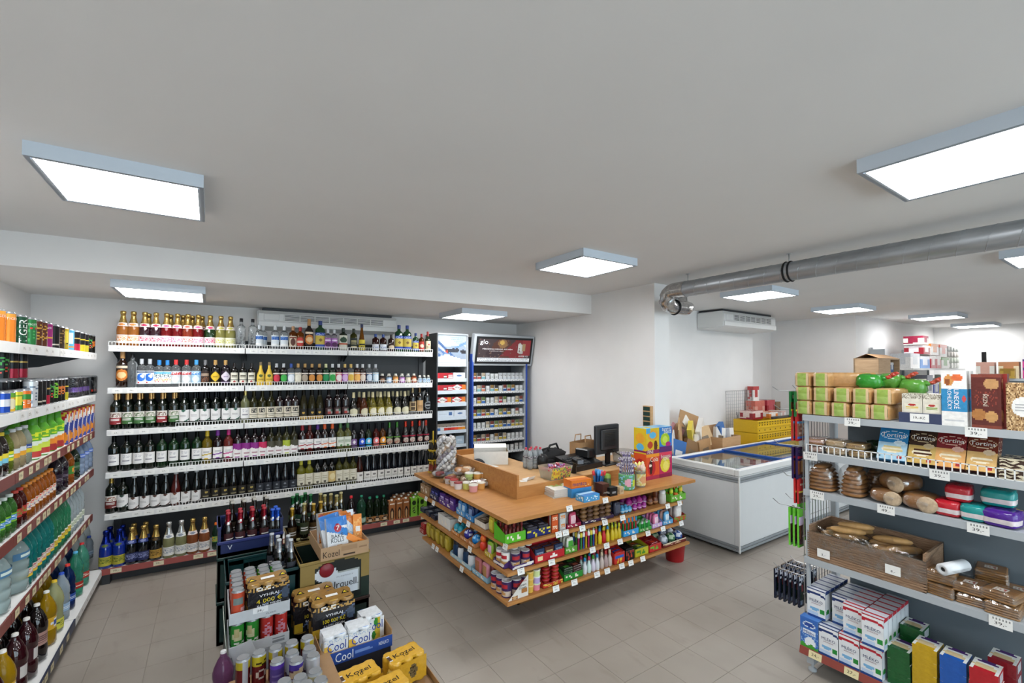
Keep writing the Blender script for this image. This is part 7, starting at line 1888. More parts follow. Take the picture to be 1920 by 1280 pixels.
ob('frame', MB().box(-.04, -.0, 0, 0, .10, .22).mesh(WOODD, 'frame'), sb)
for k in range(4):
 ob('slot', MB().box(-.044, .008, .015 + k * .052, -.04, .092, .055 + k * .052).mesh(plain('dark_green_print', '#1f3a34', .4), 'slot'), sb)
# tobacco cabinets against the back wall
CA = math.atan2(5.625 - 5.80, 5.193)
CN = (-math.sin(CA), math.cos(CA))
def cab(off):
 o = (-1.363 - CN[0] * off, 5.80 - CN[1] * off)
 return o, (math.cos(CA), math.sin(CA))
def cabpos(px, off):
 o, d = cab(off)
 t = on_line(px, o, d)
 return (o[0] + d[0] * t, o[1] + d[1] * t)
p0, p1 = cabpos(821, .40), cabpos(876, .40)
w1 = math.hypot(p1[0] - p0[0], p1[1] - p0[1])
c1 = thing('tobacco_cabinet', 'narrow dark tobacco cabinet with a lit advert above cigarette shelves', 'cabinet', (p0[0], p0[1], 0), CA)
ob('side_panel', MB().box(-.015, 0, 0, .0, .39, 2.36).mesh(STEELD, 'side_panel'), c1)
ob('side_panel', MB().box(w1, 0, 0, w1 + .015, .39, 2.36).mesh(STEELG, 'side_panel'), c1)
ob('back_panel', MB().box(0, .37, 0, w1, .385, 2.36).mesh(STEELD, 'back_panel'), c1)
ob('header', MB().box(0, .0, 2.34, w1, .37, 2.36).box(0, .02, 1.93, w1, .03, 2.34).mesh(STEELG, 'header'), c1)
ad = MB().sheet((.012, .018, 1.985), (w1 - .024, 0, 0), (0, 0, .35), 24, 24, paint('#aebccb', ('W', .5, .12, .35, '#8a98aa'), ('s', .75, -1.0, .05, '#3a5a8a'), ('s', .62, -.9, .035, '#d8e0ea'), ('s', .5, -.8, .05, '#4a6a9a'), ('s', .28, -.7, .05, '#35588c'), ('s', .15, .6, .05, '#6a8ab8'), ('W', .2, .08, .8, '#c8ccd4'), ('e', .33, .42, .09, .08, '#3a2a30'), ('e', .44, .44, .09, .08, '#2a2c38'), ('e', .55, .45, .09, .08, '#2a2c38'), ('e', .66, .45, .08, .08, '#30323c'), ('e', .9, .4, .1, .08, '#2a2a30'), ('e', .93, .1, .05, .045, '#e4e6ea'), ('e', .3, .4, .04, .05, '#b03a2a')))
for k, (s, w) in enumerate((('ODVYKEJTE SI', .18), ('VÝBĚR PŘÍCHUTÍ', .19), ('KAPSULÍ', .12), ('POUZE', .09), ('18+', .05))):
 ad.text(s, (w1 - .14 + .01 * k, .0178, 2.305 - k * .022), (1, 0, 0), (0, 0, 1), w, .013, 0, '#5a78a0')
ob('advert', ad.mesh(emis('lit_advert_base', (0, 0, 0), 0) if 0 else PAPER, 'advert'), c1)
ob('advert_strip', MB().sheet((.012, .017, 1.94), (w1 - .024, 0, 0), (0, 0, .04), 20, 4, paint('#dfe0e0', ('l', .1, .3, .9, .7, 1, '#b0b4b8'))).mesh(PAPER, 'advert_strip'), c1)
sh = [1.775, 1.62, 1.46, 1.285, 1.115, .93, .76]
for k, z in enumerate(sh):
 s_ = ob('shelf', MB().box(0, .02, z - .012, w1, .36, z).mesh(STEELD, 'shelf'), c1)
 ob('price_strip', MB().box(.002, .012, z - .04, w1 - .002, .02, z + (.006 if k < 4 else .0), 0, '#c9d4de').mesh(PLAS, 'price_strip'), s_)
def cpack(key, w, d, h, f):
 return carton(key, w, d, h, f, paint('#c8c8c8'), paint('#d0d0d0'), nu=10, nv=12)
def cplace(cabo, parts, name, label, cat, x, y, z, group=None):
 m = Matrix.Translation(cabo.location) @ Matrix.Rotation(CA, 4, 'Z')
 q = m @ Vector((x, y, z))
 return stamp(parts, name, label, cat, q, CA, group)
_cr = cpack('ctr', .21, .07, .075, paint('#b01f2a', ('r', .0, .0, .12, 1, '#c8242e'), ('e', .5, .35, .12, .25, '#2a1414'), ('e', .5, .4, .08, .15, '#d8d0c8'), ('l', .75, .2, .95, .8, 3, '#e8e0e0')))
_cw = cpack('ctw', .17, .07, .08, paint('#cfd6de', ('e', .5, .5, .12, .2, '#8aa0b8'), ('e', .4, .5, .06, .08, '#4a6a9a'), ('e', .6, .5, .06, .08, '#4a6a9a')))
_ce = carton('cte', .19, .07, .078, paint('#b8202c', ('r', 0, 0, 1, .2, '#d8d4d0'), ('r', .72, .2, 1, .95, '#d8782a'), ('d', .38, .55, .36, .5, '#e4e0dc')), paint('#c8c8c8'), paint('#d0d0d0'), nu=14, nv=10, text=[('West', .38, .55, .42, '#1c1c1c')])
_cb = cpack('ctb', .23, .07, .082, paint('#c8d2dc', ('e', .8, .5, .1, .25, '#4a6a9a'), ('l', .1, .4, .6, .6, 1, '#a8b4c0')))
for z, row in ((sh[0], [(_cr, .12, 'red carton of cigarettes with dark crest, top cabinet shelf'), (_cw, .32, 'white carton of cigarettes with blue emblem, top cabinet shelf')]),
    (sh[1], [(_cr, .12, 'red carton of cigarettes with dark crest, second cabinet shelf'), (_ce, .32, 'red and orange tobacco carton, second cabinet shelf')]),
    (sh[2], [(_ce, .11, 'red and orange tobacco carton, left on the third cabinet shelf') if 0 else (_ce, .11, 'red and orange tobacco carton beside its twin, third cabinet shelf'), (_ce, .315, 'red and orange tobacco carton at the blue post, third cabinet shelf')]),
    (sh[3], [(_cb, .125, 'pale grey carton of cigarettes with blue emblem, fourth cabinet shelf'), (_cw, .335, 'white carton of cigarettes with blue emblem, fourth cabinet shelf')])):
 for p, x, lab in row:
  cplace(c1, p, 'cigarette_carton', lab, 'cigarette carton', x * w1 / .42, .07, z)
def pk(c, pic, w=.05):
 return carton('pk' + c + pic, w, .022, .085, paint('#d2d2d0', ('r', 0, 0, 1, .42, c), ('r', .06, .48, .94, .96, pic), ('n', .1, .5, .9, .92, .4, '#3a3430')), paint('#c8c8c8'), nu=6, nv=8)
for k in range(8):
 c = ['#3a6aa0', '#c8ccd0', '#c03a2a', '#b02a24', '#c8342a', '#d8502a', '#d8782a', '#d8902a'][k]
 cplace(c1, pk(c, '#8a8074'), 'cigarette_pack', 'tobacco pouch pack with a warning picture on the fifth cabinet shelf', 'cigarette pack', .03 + k * (w1 - .06) / 7, .05, sh[4], 'packs on the fifth cabinet shelf')
for k in range(3):
 cplace(c1, cpack('bl%d' % k, .12, .08, .06 + .04 * (k == 2), paint('#a8bccc', ('l', .2, .3, .8, .7, 2, '#d8e0e8'))), 'cigarette_carton', 'pale blue carton on the %s' % ['sixth cabinet shelf beside the lollipops', 'sixth cabinet shelf in the middle', 'sixth cabinet shelf by the blue post'][k], 'cigarette carton', .07 + k * .13, .08, sh[5])
q0, q1 = cabpos(888, .42), cabpos(985, .42)
w2 = math.hypot(q1[0] - q0[0], q1[1] - q0[1])
c2 = thing('tobacco_cabinet', 'wide blue edged cigarette cabinet with seven shelves of packs', 'cabinet', (q0[0], q0[1], 0), CA)
for x in (-.028, w2 + .004):
 ob('blue_post', MB().box(x, -.01, 0, x + .024, .06, 2.10).mesh(plain('royal_blue_plastic', '#24459a', .35), 'blue_post'), c2)
ob('side_panel', MB().box(-.005, .0, 0, .0, .40, 2.0).box(w2, 0, 0, w2 + .005, .40, 2.0).mesh(STEELG, 'side_panel'), c2)
ob('back_panel', MB().box(0, .39, 0, w2, .40, 2.0).mesh(STEELD, 'back_panel'), c2)
ob('top_panel', MB().box(0, .0, 1.985, w2, .39, 2.0).mesh(STEELD, 'top_panel'), c2)
s2 = [1.765, 1.60, 1.44, 1.275, 1.11, .94, .78, .60]
rnd = random.Random(5)
pics = ['#8a6a3a', '#3a3430', '#b0a088', '#7a3a30', '#6a7a4a']
rows2 = ['r r t w n n w w w w w w', 'n t o n t p n p p p n n', 'n p p n n p q p n n p p', 'p p p p p n p p p n p n', 'n n n p p p p p p p p p', 'p p p p n p p p n n n n', 'n n w w w w w n n w w']
ccol = {'p': ['#2f5a9a', '#b8a03a', '#a03a34', '#3a6ab0', '#c8c0a8'], 'q': ['#b03040'], 'r': ['#b05048'], 't': ['#7ab0b8'], 'o': ['#c87a5a']}
for k, z in enumerate(s2):
 s_ = ob('shelf', MB().box(0, .03, z - .012, w2, .38, z).mesh(STEELD, 'shelf'), c2)
 st_ = MB().box(.002, .02, z - .03, w2 - .002, .03, z + .004, 0, '#b8bec4')
 for i in range(14):
  x = .01 + (w2 - .06) * i / 13
  st_.sheet((x, .0196, z - .026), (.045, 0, 0), (0, 0, .022), 3, 2, paint('#e2e2de', ('l', .2, .2, .8, .8, 1, '#8a8a8a')))
 ob('price_strip', st_.mesh(PLAS, 'price_strip'), s_)
 if k >= len(rows2):
  continue
 cs = rows2[k].split()
 n = len(cs)
 for i, c in enumerate(cs):
  x = .04 + (w2 - .08) * i / (n - 1)
  if c == 'n':
   p = carton('divider', .045, .03, .075, paint('#d2d4d2', ('r', .3, .3, .7, .5, '#b0b4b4')), nu=4, nv=4)
   cplace(c2, p, 'pack_pusher', 'white empty pack holder on the wide cigarette cabinet', 'pack holder', x, .06, z, 'white empty pack holders')
  elif c == 'w' and k == 6:
   if i in (3, 4, 5):
    m = MB().lathe([(.012, 0), (.034, 0), (.034, .022), (.012, .022)], 16, 0, '#d4d4d0')
    m.lathe([(.02, .0225), (.028, .0225), (.028, .0235)], 16, 0, ['#2a7a5a', '#2a3a6a', '#5a3a2a'][i - 3])
    o = cplace(c2, [('roll', m.mesh(PLAS, 'roll'))], 'tobacco_tin', 'round tobacco tin standing on edge with a %s ring' % ['green', 'navy', 'brown'][i - 3], 'tin', x, .06, z + .034)
    o.rotation_euler = (PI / 2, 0, CA)
   else:
    cplace(c2, pk('#c8ccc8', '#b8b8b4'), 'cigarette_pack', 'white pack on the lowest stocked cabinet shelf', 'cigarette pack', x, .06, z, 'white packs, lowest shelf')
  elif c == 'w':
   cplace(c2, pk('#c8ccd0', '#b4b8ba', .055), 'cigarette_pack', 'plain white cigarette pack on the top shelf below the screen', 'cigarette pack', x, .06, z, 'white packs on the top cabinet shelf')
  else:
   col = rnd.choice(ccol[c])
   cn = {'#2f5a9a': 'blue', '#b8a03a': 'gold', '#a03a34': 'red', '#3a6ab0': 'sky blue', '#c8c0a8': 'cream', '#b03040': 'crimson', '#b05048': 'brick red', '#7ab0b8': 'teal', '#c87a5a': 'salmon'}[col]
   cplace(c2, pk(col, pics[(i + k) % 5]), 'cigarette_pack', '%s cigarette pack with warning picture on %s shelf of the wide cabinet' % (cn, ORD[min(k, 4)] if k < 5 else 'sixth'), 'cigarette pack', x, .06, z, '%s cigarette packs, cabinet shelf %d' % (cn, k + 1))
scr = thing('advert_screen', 'tilted advertising screen in a silver frame above the cigarettes', 'screen', (q0[0] + .45 * math.cos(CA), q0[1] + .45 * math.sin(CA), 1.945), CA)
scr.rotation_euler = (math.radians(12), 0, CA + .0)
W2, H2 = .945, .425
ob('frame', MB().box(-W2 / 2, -.0, 0, W2 / 2, .10, H2, ch=.008).mesh(STEELG, 'frame'), scr)
ob('housing', MB().box(-W2 / 2 + .03, .10, .02, W2 / 2 - .03, .26, H2 - .08).mesh(STEELD, 'housing'), scr)
ob('bezel', MB().box(-W2 / 2 + .03, -.004, .03, W2 / 2 - .03, .0, H2 - .03).mesh(BLACKP, 'bezel'), scr)
iw, ih = W2 - .12, H2 - .12
pic = MB().sheet((-iw / 2, -.006, .06), (iw, 0, 0), (0, 0, ih), 48, 24, paint('#3a3032', ('e', .45, .55, .2, .5, '#4a2e26'), ('e', .45, .8, .09, .2, '#7a5a3a'), ('e', .44, .85, .04, .1, '#b09048'), ('e', .3, .35, .15, .2, '#33282c'), ('s', -1.45, 2.6, .62, '#6a2226'), ('r', .84, .28, 1, 1, '#7a282c'), ('r', 0, 0, 1, .16, '#c8ccd0'), ('s', 3.4, -3.4, .34, '#8a2a2c') if 0 else ('e', .5, .2, .1, .05, '#4a2a24'), ('e', .79, .62, .05, .24, '#a8a8a4'), ('r', .76, .42, .82, .8, '#b0b0ac'), ('r', .84, .5, .9, .85, '#8a7050'), ('r', .78, .36, .86, .5, '#9a9a96'), ('n', 0, .16, .84, 1, .04, '#5a4640')))
pic.text('glo', (-iw * .40, -.006, .06 + ih * .84), (1, 0, 0), (0, 0, 1), .12, .075, 0, '#e8e8ec')
pic.text('PŘEDEFINUJ DESIGN, PO SVÉM', (-iw * .14, -.006, .06 + ih * .56), (1, 0, 0), (0, 0, 1), .46, .026, 0, '#e8e4e4')
pic.text('S tabákovou náplní', (-iw * .16, -.006, .06 + ih * .47), (1, 0, 0), (0, 0, 1), .22, .014, 0, '#c8c0c0')
pic.text('HYPER X2', (iw * .37, -.006, .06 + ih * .26), (1, 0, 0), (0, 0, 1), .15, .02, 0, '#d8d0d0')
pic.text('MINISTERSTVO ZDRAVOTNICTVÍ VARUJE:', (0, -.006, .06 + ih * .122), (1, 0, 0), (0, 0, 1), iw * .95, .022, 0, '#2a2c34')
pic.text('KOUŘENÍ ZPŮSOBUJE RAKOVINU', (0, -.006, .06 + ih * .045), (1, 0, 0), (0, 0, 1), iw * .93, .024, 0, '#2a2c34')
def screenmat():
 m, t, b = nodes('lit_screen')
 a = t.nodes.new('ShaderNodeAttribute')
 a.attribute_name = 'Col'
 t.links.new(a.outputs['Color'], b.inputs['Base Color'])
 t.links.new(a.outputs['Color'], b.inputs['Emission Color'])
 b.inputs['Emission Strength'].default_value = .35
 b.inputs['Roughness'].default_value = .2
 return m
ob('display', pic.mesh(screenmat(), 'display'), scr)
ob('bracket', MB().box(-.3, .26, .1, -.25, .40, .2).box(.25, .26, .1, .3, .40, .2).mesh(STEELD, 'bracket'), scr)
# crates, trays and multipacks on the aisle floor
def crate(name, label, x0, y0, x1, y1, z0, z1, col, rim=None, low=None, hole=True, rz=0):
 """open bottle crate with handle openings, standing at its base centre"""
 w, d, h = (x1 - x0) / 2, (y1 - y0) / 2, z1 - z0
 t = thing(name, label, 'crate', ((x0 + x1) / 2, (y0 + y1) / 2, z0), rz)
 b = MB()
 th = .016
 hf = low or h
 def wallp(ax, s, hh):
  a, c = (w, d) if ax == 0 else (d, w)
  def bx(u0, u1, q0, q1):
   if ax == 0:
    b.box(u0, min(s * c, s * (c - th)), q0, u1, max(s * c, s * (c - th)), q1, 0, col)
   else:
    b.box(min(s * c, s * (c - th)), u0, q0, max(s * c, s * (c - th)), u1, q1, 0, col)
  if hole:
   q = hh * .62
   bx(-a, a, 0, q)
   bx(-a, -a * .45, q, hh)
   bx(a * .45, a, q, hh)
   bx(-a, a, hh * .84, hh)
  else:
   bx(-a, a, 0, hh)
 wallp(0, -1, hf)
 wallp(0, 1, h)
 wallp(1, -1, h)
 wallp(1, 1, h)
 b.box(-w, -d, 0, w, d, .02, 0, col)
 ob('shell', b.mesh(PLAS, 'shell'), t)
 r = MB()
 rc = rim or col
 for a in ((-w - .006, -d - .006, w + .006, -d + .02), (-w - .006, d - .02, w + .006, d + .006), (-w - .006, -d + .02, -w + .02, d - .02), (w - .02, -d + .02, w + .006, d - .02)):
  hh = hf if a[3] < 0 else h
  r.box(a[0], a[1], hh - .022, a[2], a[3], hh, 0, rc, ch=.004)
 ob('rim', r.mesh(PLAS, 'rim'), t)
 dv = MB()
 for k in range(1, 4):
  x = -w + 2 * w * k / 4
  dv.box(x - .003, -d + .016, .02, x + .003, d - .016, h * .5, 0, col)
 for k in range(1, 3):
  y = -d + 2 * d * k / 3
  dv.box(-w + .016, y - .003, .02, w - .016, y + .003, h * .5, 0, col)
 ob('dividers', dv.mesh(PLAS, 'dividers'), t)
 return t
def beer(k, glass, foil, cap, lab, fz=.62, nl='#d8d4d0'):
 p = bottle('be' + k, 'beer', .262, .032, GLASSD, glass, PLAS, cap, .955, (.12, .46, 80, paint(lab, ('l', .2, .3, .8, .7, 2, nl))), capr=.0142)
 if len(p) == 3 and foil:
  R, H = .032, .262
  f = MB().lathe([(.53 * R + .0015, .70 * H), (.42 * R + .002, .80 * H), (.39 * R + .0018, .95 * H)], 12, 0, foil)
  f.wrap(.56 * R, .66 * H, .78 * H, FRONT - .9, FRONT + .7, 6, 4, paint(foil, ('s', .3, .5, .3, nl)), off=.002, r1=.44 * R)
  p.append(('foil', f.mesh(FOIL, 'foil')))
 return p
B_red = beer('r', '#0e0808', '#8a1f2c', '#a02430', '#3a1418')
B_plain = beer('p', '#100b07', None, '#a8a49a', '#3a3024')
B_blue = beer('b', '#0e0a08', '#1f4fb0', '#2a5ac0', '#22304a')
B_silv = beer('s', '#0e0b0a', '#a9aeb8', '#b8bcc0', '#3a3c44')
B_green = beer('g', '#120c08', '#1f5a34', '#2a6a3c', '#24402c')
B_yel = beer('y', '#120b06', '#b8902c', '#c0a048', '#4a3414')
B_gold = beer('o', '#0f1208', '#a89860', '#a8a070', '#2a3018')
def bset(parts, pts, label, z, group, tilt=0):
 for x, y in pts:
  stamp(parts, 'beer_bottle', label, 'bottle', (x, y, z), 0, group, rot=(random.uniform(-tilt, tilt), random.uniform(-tilt, tilt) + tilt * .6, random.uniform(-.5, .5)))
crate('bottle_crate', 'dark green beer crate at the bottom of the stack under the navy crate', .06, 3.73, .46, 4.06, 0, .295, '#12302c')
crate('bottle_crate', 'dark green beer crate directly under the navy crate', .06, 3.73, .46, 4.06, .298, .595, '#12302c')
crate('bottle_crate', 'navy blue beer crate with low front holding red foiled bottles', .06, 3.735, .46, 4.06, .598, .80, '#1d2752', '#272f66', low=.105, hole=False)
ob('emblem', MB().text('V', (-.13, -.1695, .06), (1, 0, 0), (0, 0, 1), .028, .03, 0, '#c8ccd8').mesh(PAPER, 'emblem'), bpy.data.objects['bottle_crate.002'])
bset(B_red, [(.12 + .075 * i, 3.80 + .07 * j) for i in range(4) for j in range(2)] , 'dark beer bottle with red foil neck in the navy crate', .62, 'red foiled beer bottles')
bset(B_plain, [(.12 + .075 * i + .02, 3.945 + .068 * j) for i in range(4) for j in range(2)], 'brown beer bottle with silver cap behind the red foiled ones', .655, 'silver capped beer bottles', .03)
bset(B_blue, [(.40, 3.80), (.425, 3.86), (.435, 3.79)], 'beer bottle with bright blue foil neck at the crate corner', .60, 'blue foiled beer bottles')
crate('bottle_crate', 'dark green beer crate on the floor beneath the green bottle crate', .10, 3.295, .50, 3.69, 0, .295, '#12302c')
crate('bottle_crate', 'dark green beer crate holding silver foiled bottles', .10, 3.295, .50, 3.69, .298, .595, '#14383a')
bset(B_silv, [(.40, 3.40), (.40, 3.48), (.37, 3.55), (.465, 3.36), (.46, 3.45)], 'beer bottle with silver foil neck in the green crate', .50, 'silver foiled beer bottles')
crate('bottle_crate', 'black green beer crate under the gold edged crate', .507, 3.255, .956, 3.66, 0, .305, '#0f211d', '#2c1a16')
qc = crate('bottle_crate', 'gold and dark green beer crate with a large white label panel', .507, 3.255, .956, 3.66, .308, .62, '#16241f', '#8a7440', hole=False)
pn = MB()
W_, H_ = .449, .312
pn.sheet((-W_ / 2, -.2045, .0), (W_, 0, 0), (0, 0, H_), 40, 30, paint('#8a7440', ('r', 0, 0, 1, .42, '#14261f'), ('r', .2, .05, .88, .8, '#0c1412'), ('e', .54, .78, .34, .14, '#0c1412'), ('r', .30, .16, .84, .66, '#9aa09c'), ('r', .32, .18, .825, .64, '#c9cfd6'), ('e', .36, .66, .16, .16, '#c9cfd6')), 0)
pn.text('Urquell.', (.055, -.205, .115), (1, 0, 0), (0, 0, 1), .19, .062, 0, '#15171a')
pn.text('PLZEŇSKÝ', (.06, -.205, .175), (1, 0, 0), (0, 0, 1), .11, .010, 0, '#7a8088')
ob('label_panel', pn.mesh(PLAS, 'label_panel'), qc)
sl = ob('seal', MB().lathe([(.042, -.006), (.048, 0), (.044, .006), (.001, .007)], 20, 0, '#7d1a27').mesh(PLAS, 'seal'), qc, (-.06, -.206, .235), (PI / 2, 0, 0))
crate('bottle_crate', 'gold edged beer crate at the back, on the floor', .52, 3.70, .96, 4.10, 0, .305, '#16241f', '#8a7440')
crate('bottle_crate', 'gold edged beer crate at the back, upper one full of bottles', .52, 3.70, .96, 4.10, .308, .61, '#4a3e22', '#9a8040')
bset(B_gold, [(.58 + .075 * i, 3.75 + .075 * j) for i in range(5) for j in range(2)], 'beer bottle with pale gold cap inside the gold edged crate', .335, 'gold capped beer bottles')
bset(B_green, [(.56, 3.98), (.62, 3.96), (.60, 4.05), (.66, 4.04), (.69, 3.97)], 'beer bottle with green foil neck above the gold edged crate', .625, 'green foiled beer bottles')
bset(B_yel, [(.54, 3.86), (.70, 3.90), (.76, 3.93)], 'beer bottle with yellow gold foil neck above the gold edged crate', .565, 'yellow foiled beer bottles')
bset(B_gold, [(.62, 3.82), (.80, 3.98), (.85, 3.99), (.88, 3.92), (.93, 3.99), (.78, 4.05)], 'beer bottle with gold cap rising behind the snack bags', .60, 'tall gold capped beer bottles')
def tray(name, label, x0, y0, x1, y1, z0, h, col, front=None, mat=None, words=(), hb=None):
 w, d = (x1 - x0) / 2, (y1 - y0) / 2
 t = thing(name, label, 'tray', ((x0 + x1) / 2, (y0 + y1) / 2, z0))
 b = MB()
 hb = hb or h
 b.box(-w, -d, 0, w, d, .004, 0, col)
 b.box(-w, d - .004, .004, w, d, hb, 0, col)
 for s in (-1, 1):
  b.box(min(s * w, s * (w - .004)), -d + .004, .004, max(s * w, s * (w - .004)), d - .004, hb, 0, col)
 b.box(-w, -d, .004, w, -d + .004, h, 0, col)
 ob('tray_walls', b.mesh(mat or CARTON, 'tray_walls'), t)
 p = MB().sheet((-w, -d - .001, 0), (2 * w, 0, 0), (0, 0, h), 24, 8, front or paint(col))
 for s, u, v, ww, hh, c in words:
  p.text(s, (-w + 2 * w * u, -d - .001, h * v), (1, 0, 0), (0, 0, 1), ww, hh, 0, c)
 ob('print', p.mesh(mat or CARTON, 'print'), t)
 return t
tray('cardboard_tray', 'brown cardboard tray of snacks standing on the labelled crate', .625, 3.215, .94, 3.62, .622, .085, '#a88a6a', paint('#a88a6a', ('r', .42, .45, .75, .85, '#9a7c5e'), ('l', .78, .45, .97, .9, 1, '#8a6c50'), ('r', .45, .1, .7, .22, '#3a2c20')), None, [('Kozel', .21, .45, .105, .04, '#2a1f16')])
def bagp(key, w, h, d, design, words):
 b = MB()
 b.sheet((-w / 2, -d / 2, 0), (w, 0, 0), (0, 0, h), 28, 34, design, 0, d * .5)
 b.sheet((w / 2, d / 2, 0), (-w, 0, 0), (0, 0, h), 8, 10, design, 0, d * .5)
 for s in (-1, 1):
  b.add([(s * w / 2, -d / 2, 0), (s * w / 2, d / 2, 0), (s * w / 2, d / 2, h), (s * w / 2, -d / 2, h)], [(0, 1, 2, 3) if s > 0 else (3, 2, 1, 0)], 0, '#c8c8c8')
 b.add([(-w / 2, -d / 2, h), (w / 2, -d / 2, h), (w / 2, d / 2, h), (-w / 2, d / 2, h)], [(0, 1, 2, 3)], 0, '#c8c8c8')
 for s, u, v, ww, hh, c in words:
  b.text(s, (-w / 2 + w * u, -d / 2 - d * .5 * 16 * u * (1 - u) * v * (1 - v), h * v), (1, 0, 0), (0, 0, 1), ww, hh, 0, c, off=.003)
 PRO[key] = [('bag', b.mesh(FILM, 'bag'))]
 return PRO[key]
_pz = bagp('pz', .17, .20, .05, paint('#9a5524', ('n', 0, 0, 1, 1, .25, '#b8702c'), ('e', .12, .88, .1, .06, '#a02a4a')), [('SALTY', .5, .78, .08, .022, '#e8c03a'), ('PRETZEL', .55, .62, .11, .024, '#e8c03a')])
_br = bagp('brl', .125, .195, .04, paint('#dcdfe2', ('r', 0, .7, 1, 1, '#3a78c0'), ('s', .72, -.25, .12, '#3a78c0'), ('e', .5, .66, .17, .13, '#a01f34'), ('e', .85, .5, .13, .1, '#3a86d0'), ('e', .55, .06, .3, .08, '#c0986a')), [('7', .5, .66, .02, .026, '#f0f0f0'), ('BAKE', .45, .42, .072, .024, '#1c1e22'), ('ROLLS', .45, .29, .078, .024, '#1c1e22')])
_bt = bagp('bgt', .10, .20, .045, paint('#c8d2dc', ('n', 0, 0, 1, .7, .3, '#8ab0d8'), ('s', 1.1, -.6, .18, '#c07030'), ('l', .2, .7, .8, .95, 3, '#a85a24')), [])
stamp(_pz, 'snack_bag', 'orange brown pretzel bag standing in the snack tray', 'snack bag', (.735, 3.44, .67), 0, None, rot=(-.2, 0, .1))
stamp(_br, 'snack_bag', 'white and blue rusk bag behind its twin in the snack tray', 'snack bag', (.735, 3.345, .665), 0, None, rot=(-.3, -.12, .15), scale=(1.1, 1, 1.1))
stamp(_br, 'snack_bag', 'white and blue rusk bag at the front of the snack tray', 'snack bag', (.745, 3.27, .66), 0, None, rot=(-.3, 0, .08), scale=(1.1, 1, 1.1))
stamp(_bt, 'snack_bag', 'white pack of baguette snacks leaning in the tray', 'snack bag', (.85, 3.40, .67), 0, None, rot=(-.3, -.05, .05))
stamp(carton('obx', .06, .03, .19, paint('#d8802a', ('n', .1, .1, .9, .9, .3, '#e8b060'), ('r', .3, .35, .8, .55, '#e0dcd4'))), 'snack_box', 'orange snack box standing at the tray side', 'snack box', (.905, 3.37, .65), 0, None, rot=(-.25, 0, -.1))
stamp(carton('obx2', .16, .03, .04, paint('#e0852c', ('r', .5, .2, .8, .6, '#a85a1c'))), 'snack_box', 'long orange snack box lying slanted in the tray', 'snack box', (.865, 3.27, .68), 0, None, rot=(-.2, .55, -.2))
_g = '#4a9a3a'
C_or = can('cor', .168, .033, paint('#c8543a', ('r', .4, .55, .6, .8, '#7a8a88'), ('e', .65, .35, .1, .08, '#d8a0a0')))
C_gr = can('cgr', .168, .033, paint('#4f9a36', ('e', .5, .45, .12, .22, '#8ac04a'), ('r', 0, .85, 1, 1, '#5ab03a')))
C_gw = can('cgw', .168, .033, paint('#2f8a34', ('e', .45, .6, .14, .18, '#c8c8a0'), ('r', .36, .55, .5, .85, '#b8b080'), ('n', .35, .1, .7, .4, .5, '#d8e0d0')))
C_rw = can('crw', .168, .033, paint('#b83430', ('e', .52, .55, .12, .26, '#c88aa0'), ('n', .4, .2, .64, .85, .5, '#b83430'), ('n', .4, .15, .6, .3, .5, '#e0d0d0')))
LT_ = .315
tray('cardboard_tray', 'grey cardboard tray of green and red cans, lower of two', .105, 2.945, .405, 3.285, LT_, .055, '#b9bdc2', paint('#b9bdc2', ('l', .7, .2, .92, .85, 1, '#a8acb0'), ('l', .72, .2, .9, .9, 9, '#7a7e84')))
tray('cardboard_tray', 'grey cardboard tray of orange and green cans, upper of two', .105, 2.940, .405, 3.285, LT_ + .178, .06, '#b9bdc2', paint('#b4b8bd', ('r', .38, .5, .62, .95, '#d8dadc')), None, [('24,-', .5, .7, .035, .016, '#2a2a2a'), ('PLZEŇ', .68, .3, .05, .010, '#5a5e64')])
for i in range(4):
 for j in range(5):
  x, y = .147 + i * .0725, 2.985 + j * .0675
  lab = '%s in the lower grey tray' % ('green lime beer can' if i < 2 else 'red grapefruit beer can')
  stamp(C_gw if i < 2 else C_rw, 'drink_can', lab, 'can', (x, y, LT_ + .005), random.uniform(-.3, .3), lab)
  if j > 1 or i == 0 or (j == 1 and i < 0):
   lab = '%s in the upper grey tray' % ('orange beer can' if i < 2 else 'light green beer can')
   stamp(C_or if i < 2 else C_gr, 'drink_can', lab, 'can', (x, y, LT_ + .183), random.uniform(-.3, .3), lab)
def pack(key, n, m, H, R, design, topc, words=(), lab=None, tops=None, mat=None):
 if key in PRO:
  return PRO[key]
 b = MB()
 for i in range(n):
  for j in range(m):
   b.M = Matrix.Translation(((i - (n - 1) / 2) * R * 2, (j - (m - 1) / 2) * R * 2, 0))
   b.wrap(R, 0, H - .02, FRONT - PI, FRONT + PI, 14, 10, design, off=0)
   b.lathe([(R, H - .02), (R * .97, H - .008), (.85 * R, H), (.001, H + .0005)], 14, 0, topc, cols=[topc, topc, (tops or [topc])[(i + j) % len(tops or [topc])]])
 b.M = Matrix()
 f = MB()
 w, d = n * R, m * R
 f.sheet((-w * .98, -d - .0005, .01), (w * 1.96, 0, 0), (0, 0, H * .85), 26, 20, lab or design)
 f.box(-w * .9, -d * .8, H - .012, w * .9, d * .8, H + .001, 0, topc)
 for s, u, v, ww, hh, c in words:
  if v > 1:
   f.text(s, ((u - .5) * 2 * w, (v - 1.5) * 2 * d, H + .0015), (1, 0, 0), (0, 1, 0), ww, hh, 0, c)
  else:
   f.text(s, ((u - .5) * 2 * w, -d - .001, H * v), (1, 0, 0), (0, 0, 1), ww, hh, 0, c)
 PRO[key] = [('cans', b.mesh(mat or FILM, 'cans')), ('printed_film', f.mesh(mat or FILM, 'printed_film'))]
 return PRO[key]
